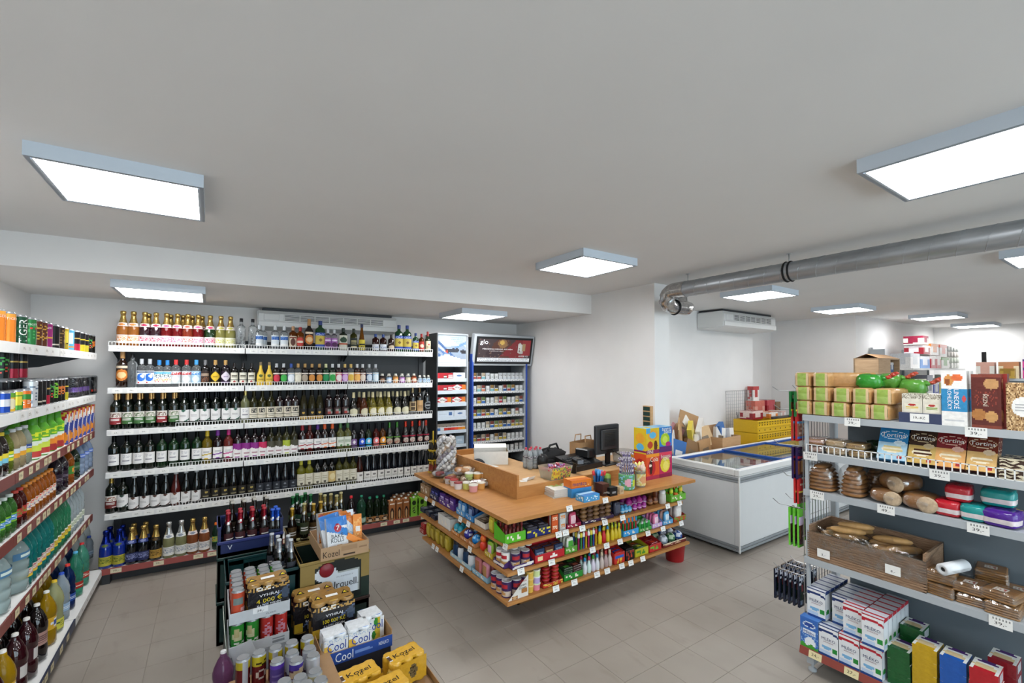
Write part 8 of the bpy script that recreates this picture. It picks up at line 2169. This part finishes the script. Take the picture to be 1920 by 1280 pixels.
_dk = paint('#1c1a1e', ('r', .3, .05, .7, .35, '#8a6a2a'), ('n', 0, .7, 1, 1, .3, '#a88a5a'))
def vyh(key, amount, s=1.0):
 return pack(key, 3, 2, .19 * s, .0375 * s, _dk, '#94703a', [('VYHRAJ', .5, .62, .10, .02, '#e4e4e8'), (amount, .5, .47, .13, .024, '#d8c02a'), ('KAŽDÝ TÝDEN', .5, .34, .12, .016, '#e4e4e8')],
    paint('#16151a', ('n', 0, .86, 1, 1, .55, '#b08a4a'), ('n', .15, .84, .6, 1, .35, '#e0d8cc'), ('s', 0, .85, .03, '#4a5a7a'), ('e', .9, .6, .1, .2, '#3a4658'), ('r', .32, .05, .7, .18, '#9aa0a8'), ('r', 0, 0, .2, .3, '#b8942a')), ['#a8803a', '#c0a04a', '#17161a'])
def sticker(o, H, d):
 t = MB().sheet((-.035, -.02, H + .003), (.07, 0, 0), (0, .03, 0), 6, 3, paint('#e2e0dc', ('l', .1, .2, .9, .8, 2, '#b8b6b2')))
 ob('paper_ticket', t.mesh(PAPER, 'paper_ticket'), o)
 t = MB()
 for s in (-1, 1):
  t.add([(s * .08 - .025, -.02, H + .002), (s * .08 + .025, -.02, H + .002), (s * .08, .03, H + .002)], [(0, 1, 2)], 0, '#17161a')
  t.add([(s * .08 - .013, -.012, H + .003), (s * .08 + .013, -.012, H + .003), (s * .08, .016, H + .003)], [(0, 1, 2)], 0, '#d8c02a')
 ob('warning_print', t.mesh(FILM, 'warning_print'), o)
o = stamp(vyh('vy1', '4 000 €', .96), 'can_pack', 'black and gold promotional can pack in the upper grey tray', 'can pack', (.295, 3.02, LT_ + .182), .05)
sticker(o, .19 * .96, .07)
simple('carton_block', 'folded grey carton supporting the can trays', 'box', MB().box(-.15, -.17, 0, .15, .17, .312, 0, '#8a8e92', ch=.004), CARTON, (.255, 3.115, 0))
fl_ = MB().add([(0, 0, 0), (.10, -.03, .035), (.13, -.045, -.04), (.02, -.01, -.09), (0, .003, 0), (.10, -.027, .035), (.13, -.042, -.04), (.02, -.007, -.09)], [(0, 3, 2, 1), (4, 5, 6, 7), (0, 1, 5, 4), (1, 2, 6, 5), (2, 3, 7, 6), (3, 0, 4, 7)], 0, '#b4b9be')
simple('torn_flap', 'torn grey carton flap hanging from the lower can tray', 'carton flap', fl_, CARTON, (.11, 2.943, LT_ + .05))
sd_ = MB().add([(-.005, 0, 0), (-.005, .3, 0), (-.02, .3, .16), (-.02, 0, .16), (-.002, 0, 0), (-.002, .3, 0), (-.017, .3, .16), (-.017, 0, .16)], [(0, 3, 2, 1), (4, 5, 6, 7), (0, 1, 5, 4), (2, 3, 7, 6), (1, 2, 6, 5), (3, 0, 4, 7)], 0, '#c9cfc2')
simple('pale_carton', 'pale carton sheet standing up beside the green cans', 'carton flap', sd_, CARTON, (.102, 2.95, LT_))
for x, y, z, s, lab in ((.575, 3.165, .26, 1.12, 'black and gold promotional can pack leaning on the crate, rear one'), (.655, 3.03, .262, 1.12, 'black and gold promotional can pack before its rear twin')):
 o = stamp(vyh('vy2', '100 000 Kč', s), 'can_pack', lab, 'can pack', (x, y, z), .0)
 sticker(o, .19 * s, .08)
simple('carton_block', 'plain dark carton beneath the promotional packs', 'box', MB().box(-.13, -.10, 0, .13, .10, .26, 0, '#2a2624', ch=.004), CARTON, (.635, 3.115, 0))
tray('cardboard_tray', 'blue cardboard tray with white script holding white can packs', .543, 2.755, .955, 3.005, .20, .07, '#a8845c', paint('#2a4a94', ('r', .47, .35, .7, .5, '#6a86c0'), ('r', .47, .55, .66, .62, '#6a86c0')), None, [('0,0', .11, .45, .035, .028, '#dfe4ee'), ('Cool', .31, .5, .10, .05, '#e8ecf2'), ('NEALKO', .87, .55, .06, .02, '#dfe4ee')], hb=.10)
simple('carton_block', 'dark carton carrying the blue tray', 'box', MB().box(-.20, -.12, 0, .20, .12, .199, 0, '#2a2c34', ch=.004), CARTON, (.75, 2.88, 0))
_cl2 = paint('#dfe2e4', ('e', .1, .5, .2, .25, '#d8b04a'), ('e', .88, .2, .1, .12, '#d8a84a'), ('n', 0, .85, 1, 1, .3, '#a8bcd8'), ('s', .2, .1, .02, '#2a52a8'))
_co = pack('cool', 2, 2, .150, .034, paint('#d8dcdf', ('e', .5, .5, .15, .3, '#d0b04a')), '#d6dade', [('Cool', .52, .62, .105, .05, '#1f3f98')], _cl2, ['#d6dade', '#8aa4d0'], mat=FILM)
_co2 = pack('cool2', 2, 2, .150, .034, paint('#d8dcdf', ('e', .5, .5, .15, .3, '#b0c04a')), '#d6dade', [('Cool', .52, .62, .105, .05, '#1f3f98')], paint('#dfe2e4', ('r', .55, 0, .8, 1, '#c8b03a'), ('e', .6, .8, .1, .2, '#3a8a3a'), ('e', .5, .2, .1, .2, '#3a8a3a')), ['#d6dade', '#5a7ab8'])
stamp(_co, 'can_pack', 'white lemon beer can pack beside the silver cans', 'can pack', (.625, 2.835, .2045), .05)
stamp(_co, 'can_pack', 'white lemon beer can pack in the middle of the blue tray', 'can pack', (.765, 2.835, .2045), 0)
stamp(_co2, 'can_pack', 'white and green beer can pack at the back of the blue tray', 'can pack', (.865, 2.925, .2045), .1)
C_y = can('cy', .168, .033, paint('#5a1418', ('r', 0, .72, 1, 1, '#b0a02a'), ('r', .44, 0, .56, 1, '#a8acb4'), ('e', .75, .45, .1, .16, '#c8b8b0')))
C_y2 = can('cy2', .168, .033, paint('#5a1418', ('r', 0, .66, 1, 1, '#b8aa2c'), ('e', .5, .42, .12, .16, '#b8a8a0'), ('e', .5, .42, .08, .1, '#5a1418'), ('n', .4, .7, .6, .9, .4, '#3a3010')))
C_v = can('cv', .168, .033, paint('#4a3a80', ('r', 0, .85, 1, 1, '#5a3aa8'), ('l', .4, .2, .6, .7, 6, '#6a5a9a')))
C_v2 = can('cv2', .168, .033, paint('#4a2a50', ('r', 0, .8, 1, 1, '#4a3aa0'), ('s', .5, .5, .1, '#b8a890'), ('e', .5, .2, .1, .15, '#8a7a3a')))
C_s = can('cs', .168, .033, paint('#b8bcc8', ('s', .6, -.8, .12, '#4a3a58'), ('l', .4, .6, .6, .75, 2, '#8a90a0')))
C_yl = can('cyl', .168, .033, paint('#c8c4a8', ('r', 0, .3, 1, .8, '#c0b04a')))
def canat(parts, px, py, lab, zt=.45):
 p = at(px, py, zt)
 stamp(parts, 'drink_can', lab, 'can', (p[0], p[1], zt - .168), random.uniform(-.3, .3))
canat(C_y, 457, 1232, 'dark red beer can with yellow top and silver stripe by the bottle pack')
canat(C_y2, 487, 1222, 'dark red beer can with yellow top and a goat emblem')
canat(C_y, 518, 1213, 'dark red beer can with yellow top, third along the grey tray')
canat(C_y, 548, 1203, 'dark red beer can with yellow top beside the silver cans')
canat(C_y, 577, 1194, 'dark red beer can with yellow top next to the promotional packs')
canat(C_v, 521, 1237, 'violet can with silver top before the yellow topped row')
canat(C_s, 549, 1222, 'silver can with grey slash behind the violet one')
canat(C_v2, 557, 1236, 'violet can with gold emblem between silver cans')
canat(C_s, 581, 1214, 'silver can with grey slash beside the white packs, rear')
canat(C_s, 588, 1227, 'silver can with grey slash beside the white packs, front')
canat(C_yl, 564, 1268, 'pale yellow can near the yellow packs')
canat(C_yl, 592, 1257, 'pale yellow can beside the yellow film pack')
canat(C_yl, 534, 1276, 'pale yellow can in the nearest row, first')
canat(C_yl, 602, 1273, 'pale yellow can in the nearest row, last')
canat(C_yl, 575, 1281, 'pale yellow can in the nearest row, middle')
_p = at(420, 1275, .28)
stamp(bottle('pw', 'pet', .30, .05, PET, '#7a4a72', PLAS, '#c8c8c8', .92, (.1, .27, 178, paint('#8a6a4a', ('l', .1, .3, .9, .7, 2, '#c8b8a0'))), capr=.0145), 'plastic_bottle', 'violet drink bottle in film beside the near cans', 'bottle', (_p[0], _p[1] + .06, .10))
stk = MB().box(-.245, -.19, 0, .245, .19, .281, 0, '#9a7a58', ch=.004)
simple('carton_block', 'brown carton carrying the single cans', 'box', stk, CARTON, (.345, 2.60, 0))
_ky = pack('kzl', 3, 2, .15, .037, paint('#c8982a'), '#cfa032', [('Kozel', .5, 1.5, .13, .035, '#2a1f10'), ('10', .5, 1.32, .03, .022, '#2a1f10')], paint('#c8982a', ('e', .6, .5, .12, .3, '#6a5a3a'), ('n', .5, .3, .7, .7, .4, '#3a3020')), ['#cfa032'], mat=FILM)
for x, y, z, rz, lab in ((.70, 2.56, .09, .12, 'yellow film beer can pack next to the blue tray'), (.965, 2.585, .09, .15, 'yellow film beer can pack with torn film at its end'), (.80, 2.39, .09, .1, 'yellow film beer can pack nearest the aisle end')):
 o = stamp(_ky, 'can_pack', lab, 'can pack', (x, y, z), rz)
 ob('barcode', MB().sheet((-.10, -.03, .152), (.018, 0, 0), (0, .055, 0), 1, 7, lambda u, v: lin('#d8d8d0') if int(v * 7) % 6 == 0 else lin('#4a3020')).mesh(PAPER, 'barcode'), o)
tray('cardboard_tray', 'brown cardboard tray under the yellow film packs', .565, 2.28, 1.11, 2.70, 0, .12, '#a8845c')
simple('carton_block', 'flat brown carton inside the tray under the yellow packs', 'box', MB().box(-.26, -.2, .005, .26, .2, .089, 0, '#8a6a48'), CARTON, (.838, 2.49, 0))
_p = at(738, 1270, .17)
stamp(can('gld', .12, .033, paint('#b8902c', ('e', .5, .5, .2, .3, '#e0c060')), lid='#c8a448'), 'drink_can', 'small gold topped can before the torn yellow pack', 'can', (_p[0], _p[1], .09))
# chest freezer
FX0, FY0, FX1, FY1, FH = 4.525, 2.585, 7.60, 3.43, .87
fz = thing('chest_freezer', 'long white chest freezer with blue framed sliding glass lids', 'freezer', (FX0, FY0, 0))
fw, fd = FX1 - FX0, FY1 - FY0
fb = MB()
for a in ((0, 0, fw, .05), (0, fd - .05, fw, fd), (0, .05, .05, fd - .05), (fw - .05, .05, fw, fd - .05)):
 fb.box(a[0], a[1], .05, a[2], a[3], .80, ch=.006)
fb.box(.05, .05, .08, fw - .05, fd - .05, .52)
ob('body', fb.mesh(plain('freezer_white', '#d3d5d6', .35, amt=.02), 'body'), fz)
ob('base', MB().box(.05, .05, 0, fw - .05, fd - .05, .06).mesh(BLACKP, 'base'), fz)
for z, h in ((.735, .055), (.03, .065)):
 m = MB()
 for q in (0, .5):
  z0, z1 = z + h * q, z + h * (q + .42)
  m.box(-.008, -.008, z0, fw + .008, 0, z1, ch=.003).box(-.008, 0, z0, 0, fd, z1, ch=.003)
 ob('bumper_rail', m.mesh(GREYP, 'bumper_rail'), fz)
ob('corner_trim', MB().box(-.011, -.011, .02, .006, .006, .80, ch=.003).mesh(WHITEP, 'corner_trim'), fz)
rm = MB()
for a in ((-.012, -.012, fw + .012, .045), (-.012, fd - .045, fw + .012, fd + .012), (-.012, .045, .045, fd - .045), (fw - .045, .045, fw + .012, fd - .045)):
 rm.box(a[0], a[1], .80, a[2], a[3], FH, ch=.008)
ob('rim', rm.mesh(WHITEP, 'rim'), fz)
for k, (x0, x1) in enumerate(((.05, 1.04), (1.0, 2.08), (2.04, fw - .05))):
 z = FH - .03 + k % 2 * .012
 g = ob('glass_lid', MB().box(x0, .05, z, x1, fd - .05, z + .006).mesh(GLASSPANE, 'glass_lid'), fz)
 f = MB()
 for a in ((x0, .045, x1, .075), (x0, fd - .075, x1, fd - .045), (x0, .075, x0 + .035, fd - .075), (x1 - .035, .075, x1, fd - .075)):
  f.box(a[0], a[1], z - .002, a[2], a[3], z + .018)
 ob('lid_frame', f.mesh(BLUEP, 'lid_frame'), g)
rnd = random.Random(9)
for i in range(14):
 for j in range(3):
  c = rnd.choice(['#b03a34', '#d8d4cc', '#d8d4cc', '#d8d4cc', '#3a6aa8', '#c8a84a', '#6a9a4a', '#8a4a7a'])
  cn = {'#b03a34': 'red', '#d8d4cc': 'white', '#3a6aa8': 'blue', '#c8a84a': 'yellow', '#6a9a4a': 'green', '#8a4a7a': 'plum'}[c]
  p = carton('fz' + c, .18, .22, .12, paint(c, ('e', .5, .5, .3, .3, '#e0dcd0')), None, paint(c, ('e', .5, .5, .35, .35, '#e0dcd4'), ('l', .1, .1, .9, .25, 2, '#f0f0f0')))
  stamp(p, 'frozen_box', '%s frozen food box inside the chest freezer' % cn, 'frozen food', (FX0 + .17 + i * .21, FY0 + .18 + j * .24, .521), rnd.uniform(-.05, .05), '%s frozen boxes' % cn)
# waste cardboard, mesh panel and crates behind the freezer
simple('cardboard_box', 'large closed brown box holding up the waste cardboard', 'box', MB().box(-.78, -.28, 0, .78, .28, .72, ch=.006), CARDB, (5.25, 3.80, 0))
ox = thing('cardboard_box', 'open brown cardboard box in front of the waste cardboard', 'box', (5.90, 3.62, .72), .05)
b = MB()
for a in ((-.24, -.15, .24, -.145), (-.24, .145, .24, .15), (-.24, -.145, -.235, .145), (.235, -.145, .24, .145)):
 b.box(a[0], a[1], 0, a[2], a[3], .27)
b.box(-.24, -.15, 0, .24, .15, .006)
ob('walls', b.mesh(CARDB, 'walls'), ox)
ob('flap', MB().box(-.24, .15, .27, .24, .154, .40).mesh(CARDB, 'flap'), ox)
_pc = [('#b08a62', 'brown'), ('#c8a67a', 'tan'), ('#dedad4', 'white'), ('#8a6a4a', 'dark brown'), ('#d8c24a', 'yellow'), ('#3a6aa8', 'blue'), ('#d8a8b0', 'pink')]
_wl = [(4.55, 3.98, .72, .20, .50, 0, .2, .1, 'standing at the wall end'), (4.62, 3.86, .72, .14, .46, 2, .25, .3, 'standing upright at the edge'), (4.74, 3.92, .72, .20, .44, 1, -.2, .2, 'leaning beside the wall'), (4.80, 3.72, .72, .16, .34, 4, .3, -.2, 'leaning in front'), (4.92, 3.86, .72, .30, .46, 0, .35, .5, 'slanting in the middle'), (4.96, 3.66, .72, .20, .28, 5, -.3, .3, 'lettered and folded'),
  (5.06, 3.74, .76, .26, .34, 2, .5, -.5, 'crumpled in the middle'), (5.12, 3.92, .80, .22, .40, 6, -.4, .6, 'behind the folded ones'), (5.20, 3.64, .72, .24, .26, 3, -.2, .4, 'dark and torn'), (5.30, 3.84, .82, .34, .40, 1, .6, -.4, 'tilted over the pile'), (5.36, 3.66, .74, .20, .30, 2, .3, .7, 'white and folded at the pile front'), (5.48, 3.92, .84, .32, .48, 0, -.3, .35, 'rising highest behind'),
  (5.58, 3.80, .95, .14, .40, 2, .2, -.75, 'long and tilted on top'), (5.62, 3.66, .86, .24, .26, 1, -.5, -.3, 'next to the open box'), (5.72, 3.78, .92, .30, .28, 2, .4, -.6, 'sticking out of the open box'), (5.88, 3.64, .86, .16, .24, 2, -.3, .2, 'small white inside the open box'), (6.02, 3.66, .90, .15, .26, 5, .2, -.35, 'blue printed inside the open box'), (6.10, 3.60, .88, .10, .20, 2, 0, .05, 'white and narrow in the open box'),
  (4.50, 3.74, .72, .10, .40, 3, .1, -.05, 'narrow and upright by the wall end'), (4.66, 3.72, .72, .22, .30, 1, -.3, -.25, 'low in front of the upright ones'), (4.86, 3.98, .72, .26, .54, 1, .1, .15, 'tall at the back'), (5.0, 3.96, .90, .2, .36, 2, -.3, .8, 'white and tilted high'), (5.18, 3.78, .86, .3, .3, 0, .8, .4, 'twisted in the heart'), (5.42, 3.74, .90, .22, .3, 4, .5, -.5, 'yellow tipped over'), (5.52, 3.62, .74, .3, .22, 0, .1, -.1, 'low beside the open box')]
for x, y, z, w, h, c, a, r, lab in _wl:
 col, cn = _pc[c]
 m = MB().box(-w / 2, -.007 if h > .3 else -.03, 0, w / 2, .007 if h > .3 else .03, h, 0, col)
 m.sheet((-w * .4, -.0075 if h > .3 else -.0305, h * .2), (w * .8, 0, 0), (0, 0, h * .5), 6, 6, paint(col, ('l', .1, .2, .9, .7, 3, '#7a6a58' if c != 5 else '#d8dce0')))
 simple('waste_carton', '%s flattened carton %s of the waste pile' % (cn, lab), 'carton', m, CARTON, (x, y, z), 0, rot=(-.12 + a * .15, r, a))
gp_ = thing('mesh_panel', 'square wire mesh panel leaning against the white wall', 'mesh panel', (6.76, 4.06, .76), 0)
g = MB()
for k in range(14):
 t = .76 * k / 13
 g.box(t - .002, -.002, 0, t + .002, .002, .80)
for k in range(16):
 t = .80 * k / 15
 g.box(0, -.0035, t - .002, .76, -.0015, t + .002)
ob('wires', g.mesh(CHROME, 'wires'), gp_)
ob('frame', MB().tube([(0, 0, 0), (.76, 0, 0), (.76, 0, .80), (0, 0, .80), (0, 0, 0)], .006, 6).mesh(CHROME, 'frame'), gp_)
ob('tag', MB().sheet((.27, -.006, .36), (.1, 0, 0), (0, 0, .1), 4, 4, paint('#c8cacc', ('n', 0, 0, 1, 1, .4, '#8a8c90'))).mesh(PAPER, 'tag'), gp_)
simple('cardboard_box', 'brown box under the mesh panel and yellow crates', 'box', MB().box(-.82, -.22, 0, .82, .22, .75, ch=.006), CARDB, (7.10, 3.80, 0))
def ycrate(label, x, y, z):
 t = thing('yellow_crate', label, 'crate', (x, y, z), -.03)
 w, d, h = .60, .19, .19
 b = MB()
 for a in ((-w, -d, w, -d + .012), (-w, d - .012, w, d), (-w, -d + .012, -w + .012, d - .012), (w - .012, -d + .012, w, d - .012)):
  b.box(a[0], a[1], 0, a[2], a[3], h, 0, '#d0a81c')
 b.box(-w, -d, 0, w, d, .01, 0, '#d0a81c')
 b.box(-w - .012, -d - .012, h - .02, w + .012, -d, h, 0, '#d8b024')
 b.box(-w - .012, -d - .008, .085, w + .012, -d, .1, 0, '#d8b024')
 ob('shell', b.mesh(PLAS, 'shell'), t)
 hm = MB().lathe([(.001, 0), (.012, 0), (.012, .001)], 8, 0, '#33280a')
 hme = hm.mesh(PLAS, 'hole')
 for k in range(16):
  for zz in (.045, .125, .16):
   if zz == .045 and k % 2:
    continue
   ob('hole', hme, t, (-w + .05 + k * (2 * w - .1) / 15, -d - .0005, zz), (PI / 2, 0, 0))
ycrate('yellow perforated plastic crate, lower of two behind the freezer', 7.40, 3.76, .752)
ycrate('yellow perforated plastic crate, upper of two behind the freezer', 7.40, 3.76, .944)
def bgbox(x, y, z, w, d, h, col, c2, label, cat='paper goods', name='tissue_pack', mat=None, rz=0):
 stamp(carton('bg%s%s%.2f%.2f' % (col, c2, w, h), w, d, h, paint(col, ('e', .5, .5, .3, .3, c2), ('r', 0, .8, 1, 1, c2), ('n', .1, .1, .9, .4, .2, c2)), None, paint(col, ('n', 0, 0, 1, 1, .2, c2)), mat=mat or FILM, nu=8, nv=8), name, label, cat, (x, y, z), rz)
bgbox(7.02, 3.80, 1.136, .30, .2, .13, '#8a1f28', '#d8c0b8', 'dark red napkin pack in the yellow crate')
bgbox(7.45, 3.78, 1.136, .26, .2, .09, '#d8803a', '#e8e0d8', 'orange and white tissue pack in the yellow crate')
bgbox(7.72, 3.76, 1.136, .14, .2, .10, '#dcdad6', '#c8a8a0', 'white paper roll pack in the yellow crate')
bgbox(7.55, 3.60, 1.136, .62, .03, .035, '#1c1c1e', '#4a4a4c', 'black tray edge with small print on the yellow crate', 'tray', 'tray_strip', CARTON)
bgbox(7.66, 4.08, 1.02, .30, .16, .36, '#d89a8a', '#c86a5a', 'salmon pink napkin carton behind the yellow crate')
bgbox(8.02, 4.08, 1.02, .26, .16, .36, '#9a2028', '#b8404a', 'deep red napkin carton behind the yellow crate')
bgbox(7.62, 4.09, 1.38, .18, .1, .24, '#e0dcd8', '#b03a3a', 'white and red paper carton on top of the pink one')
bgbox(8.28, 4.09, 1.02, .16, .16, .32, '#6a4a34', '#8a6a4a', 'brown paper carton beside the deep red one')
simple('cardboard_box', 'plain brown box carrying the napkin cartons', 'box', MB().box(-.45, -.09, 0, .45, .09, 1.02), CARDB, (7.97, 4.09, 0))
# household paper shelf in the back room
sx = 9.35
hs_ = thing('paper_shelf', 'white wall shelf stacked with toilet paper in the back room', 'rack', (sx, 2.45, 0))
for z in (1.93, 1.45, .95, .15):
 ob('shelf_board', MB().box(0, 0, z - .03, 3.0, .56, z).mesh(STEELW, 'shelf_board'), hs_)
ob('back_panel', MB().box(0, .56, 0, 3.0, .575, 2.28).mesh(STEELW, 'back_panel'), hs_)
for x in (0, 1.5, 2.97):
 ob('upright', MB().box(x, .53, 0, x + .03, .56, 2.28).mesh(STEELG, 'upright'), hs_)
ob('side_panel', MB().box(-.02, .36, 1.9, 0, .56, 2.25).mesh(STEELG, 'side_panel'), hs_)
rp = MB()
for i in range(2):
 for k in range(4):
  c = ((i - .5) * .22, 0, .055 + k * .107)
  rp.M = Matrix.Translation(c) @ Matrix.Rotation(PI / 2, 4, 'X')
  rp.lathe([(.02, -.105), (.052, -.105), (.054, 0), (.052, .105), (.02, .105)], 14, 0, ['#d8d8d2', '#c8d0c0', '#d8d0c8', '#d4d8d4'][k])
  rp.lathe([(.0195, -.104), (.0195, .104)], 8, 0, '#3a3a3a')
rp.M = Matrix()
_rp = [('rolls', rp.mesh(PAPER, 'rolls')), ('film', MB().box(-.17, -.11, 0, .17, .11, .43, ch=.02).mesh(WRAP, 'film'))]
for k in range(2):
 stamp(_rp, 'toilet_paper_pack', 'tall clear pack of patterned toilet rolls at the shelf end', 'toilet paper', (sx + 2.35 + k * .4, 2.62, 1.932), 0, 'tall toilet roll packs')
for x, z, w, h, c, c2, lab in ((.25, 0, .45, .24, '#e0e0de', '#c8ccd0', 'plain white paper pack at the shelf start'), (.75, 0, .5, .20, '#5a8ac8', '#d8dce4', 'blue and white kitchen roll pack'), (1.2, 0, .28, .22, '#a8242e', '#e0d8d4', 'red toilet paper pack beside the blue one'), (1.5, 0, .28, .22, '#a8242e', '#dcd4d0', 'red toilet paper pack next to the white rolls'), (1.9, 0, .45, .20, '#dcdad4', '#5a9a4a', 'white toilet paper pack with green leaves'),
        (.85, .24, .34, .15, '#9a1f2c', '#e0d4d0', 'red and white tissue box pack, upper row'), (1.3, .23, .42, .20, '#e0dcd6', '#d8803a', 'white and orange toilet paper pack, upper row'), (1.8, .21, .42, .22, '#e0dcd6', '#d86a5a', 'white and coral toilet paper pack, upper row'), (.8, .40, .3, .15, '#d8d4c8', '#8a1f3a', 'cream and crimson tissue box on top')):
 bgbox(sx + x, 2.62, 1.932 + z, w, .26, h, c, c2, lab)
for x, z, w, h, c, c2, lab in ((1.0, 0, .3, .36, '#d8d8dc', '#8a8a98', 'white kitchen roll pack with grey pattern, lower shelf'), (1.35, 0, .3, .26, '#4a5aa8', '#d8dce8', 'indigo and white tissue pack, lower shelf'), (1.7, 0, .3, .3, '#c8bc5a', '#e0dcd0', 'yellow and white tissue pack, lower shelf'), (2.1, 0, .4, .26, '#dcd8d0', '#6a7ab8', 'white tissue pack with violet print, lower shelf'), (2.5, 0, .3, .36, '#8a8a78', '#b8b8a8', 'grey green roll pack, lower shelf'), (.6, 0, .4, .3, '#c8a83a', '#e0d8c0', 'ochre paper pack, lower shelf')):
 bgbox(sx + x, 2.62, 1.452, w, .26, h, c, c2, lab)
db = thing('display_box', 'pale wooden look cardboard display box of small packs', 'display box', (7.80, 2.42, 1.25), -.02)
m = MB()
for a in ((0, 0, 0, .02, .3, .82), (.40, 0, 0, .42, .3, .82), (.76, 0, 0, .78, .3, .82), (0, .28, 0, .78, .3, .82), (0, 0, .80, .78, .3, .82), (0, 0, 0, .78, .3, .02), (0, -.002, 0, .42, .004, .8)):
 m.box(*a)
ob('carcass', m.mesh(woodmat('pale_wood_print', '#a88a6a', '#bb9d7c', (1, 1, 9)), 'carcass'), db)
ob('top_flap', MB().add([(0, 0, .82), (.78, 0, .82), (.74, .16, .88), (.04, .16, .88), (.04, .3, .82), (.74, .3, .82)], [(0, 1, 2, 3), (3, 2, 5, 4)]).mesh(MATS['brown_cardboard'], 'top_flap'), db)
for k in range(5):
 for j in range(2):
  bgbox(7.80 + .49 + j * .13, 2.50, 1.272 + k * .15, .12, .1, .14, ['#3a6a9a', '#7ab0d0', '#2a2a38', '#8ab8d8', '#4a8ab0'][(k + j) % 5], '#d8e0e4', 'blue toned tissue packet in the wooden look display box, %s of the %s column' % (['lowest', 'second', 'third', 'fourth', 'topmost'][k], ['inner', 'outer'][j]), 'tissues', 'tissue_packet')
simple('stock_box', 'brown stock carton supporting the wooden look display box', 'box', MB().box(0, 0, 0, .8, .34, 1.25), CARDB, (7.79, 2.41, 0))
# ---- low gondola with cosmetics at the far right
lg = thing('low_gondola', 'low grey gondola with small cosmetics in the back room', 'rack', (8.0, .55, 0))
for z in (1.80, 1.4, .9, .2):
 ob('shelf_board', MB().box(0, 0, z - .03, .5, 1.0, z).mesh(STEELG, 'shelf_board'), lg)
ob('back_panel', MB().box(.5, 0, 0, .52, 1.0, 1.8).mesh(STEELB, 'back_panel'), lg)
ob('post', MB().box(.46, .93, 0, .5, .97, 2.14).mesh(BLACKP, 'post'), lg)
for k, (y, w, h, c, c2, lab) in enumerate(((1.42, .16, .20, '#d8d4cc', '#c89a8a', 'white and peach'), (1.22, .17, .20, '#d8c8a8', '#b8805a', 'cream and tan'), (1.22, .12, .12, '#a8883a', '#8a6a2a', 'mustard'), (1.02, .17, .13, '#c83a86', '#5a2a6a', 'hot pink'), (.86, .16, .12, '#c8c8d8', '#6a6ab0', 'lilac'), (.70, .14, .14, '#3a4a2a', '#c8b03a', 'dark green and gold'), (.60, .10, .20, '#5a2a3a', '#c8c8c8', 'plum'))):
 bgbox(8.12 + (.0 if k != 2 else -.08), y, 1.801, w, .12, h, c, c2, '%s cosmetic pack on the low gondola' % lab, 'cosmetics', 'cosmetic_pack', CARTON, -PI / 2)
bgbox(8.12, 1.02, 1.931, .17, .12, .10, '#c83a86', '#4a2a6a', 'hot pink cosmetic pack stacked on another', 'cosmetics', 'cosmetic_pack', CARTON, -PI / 2)
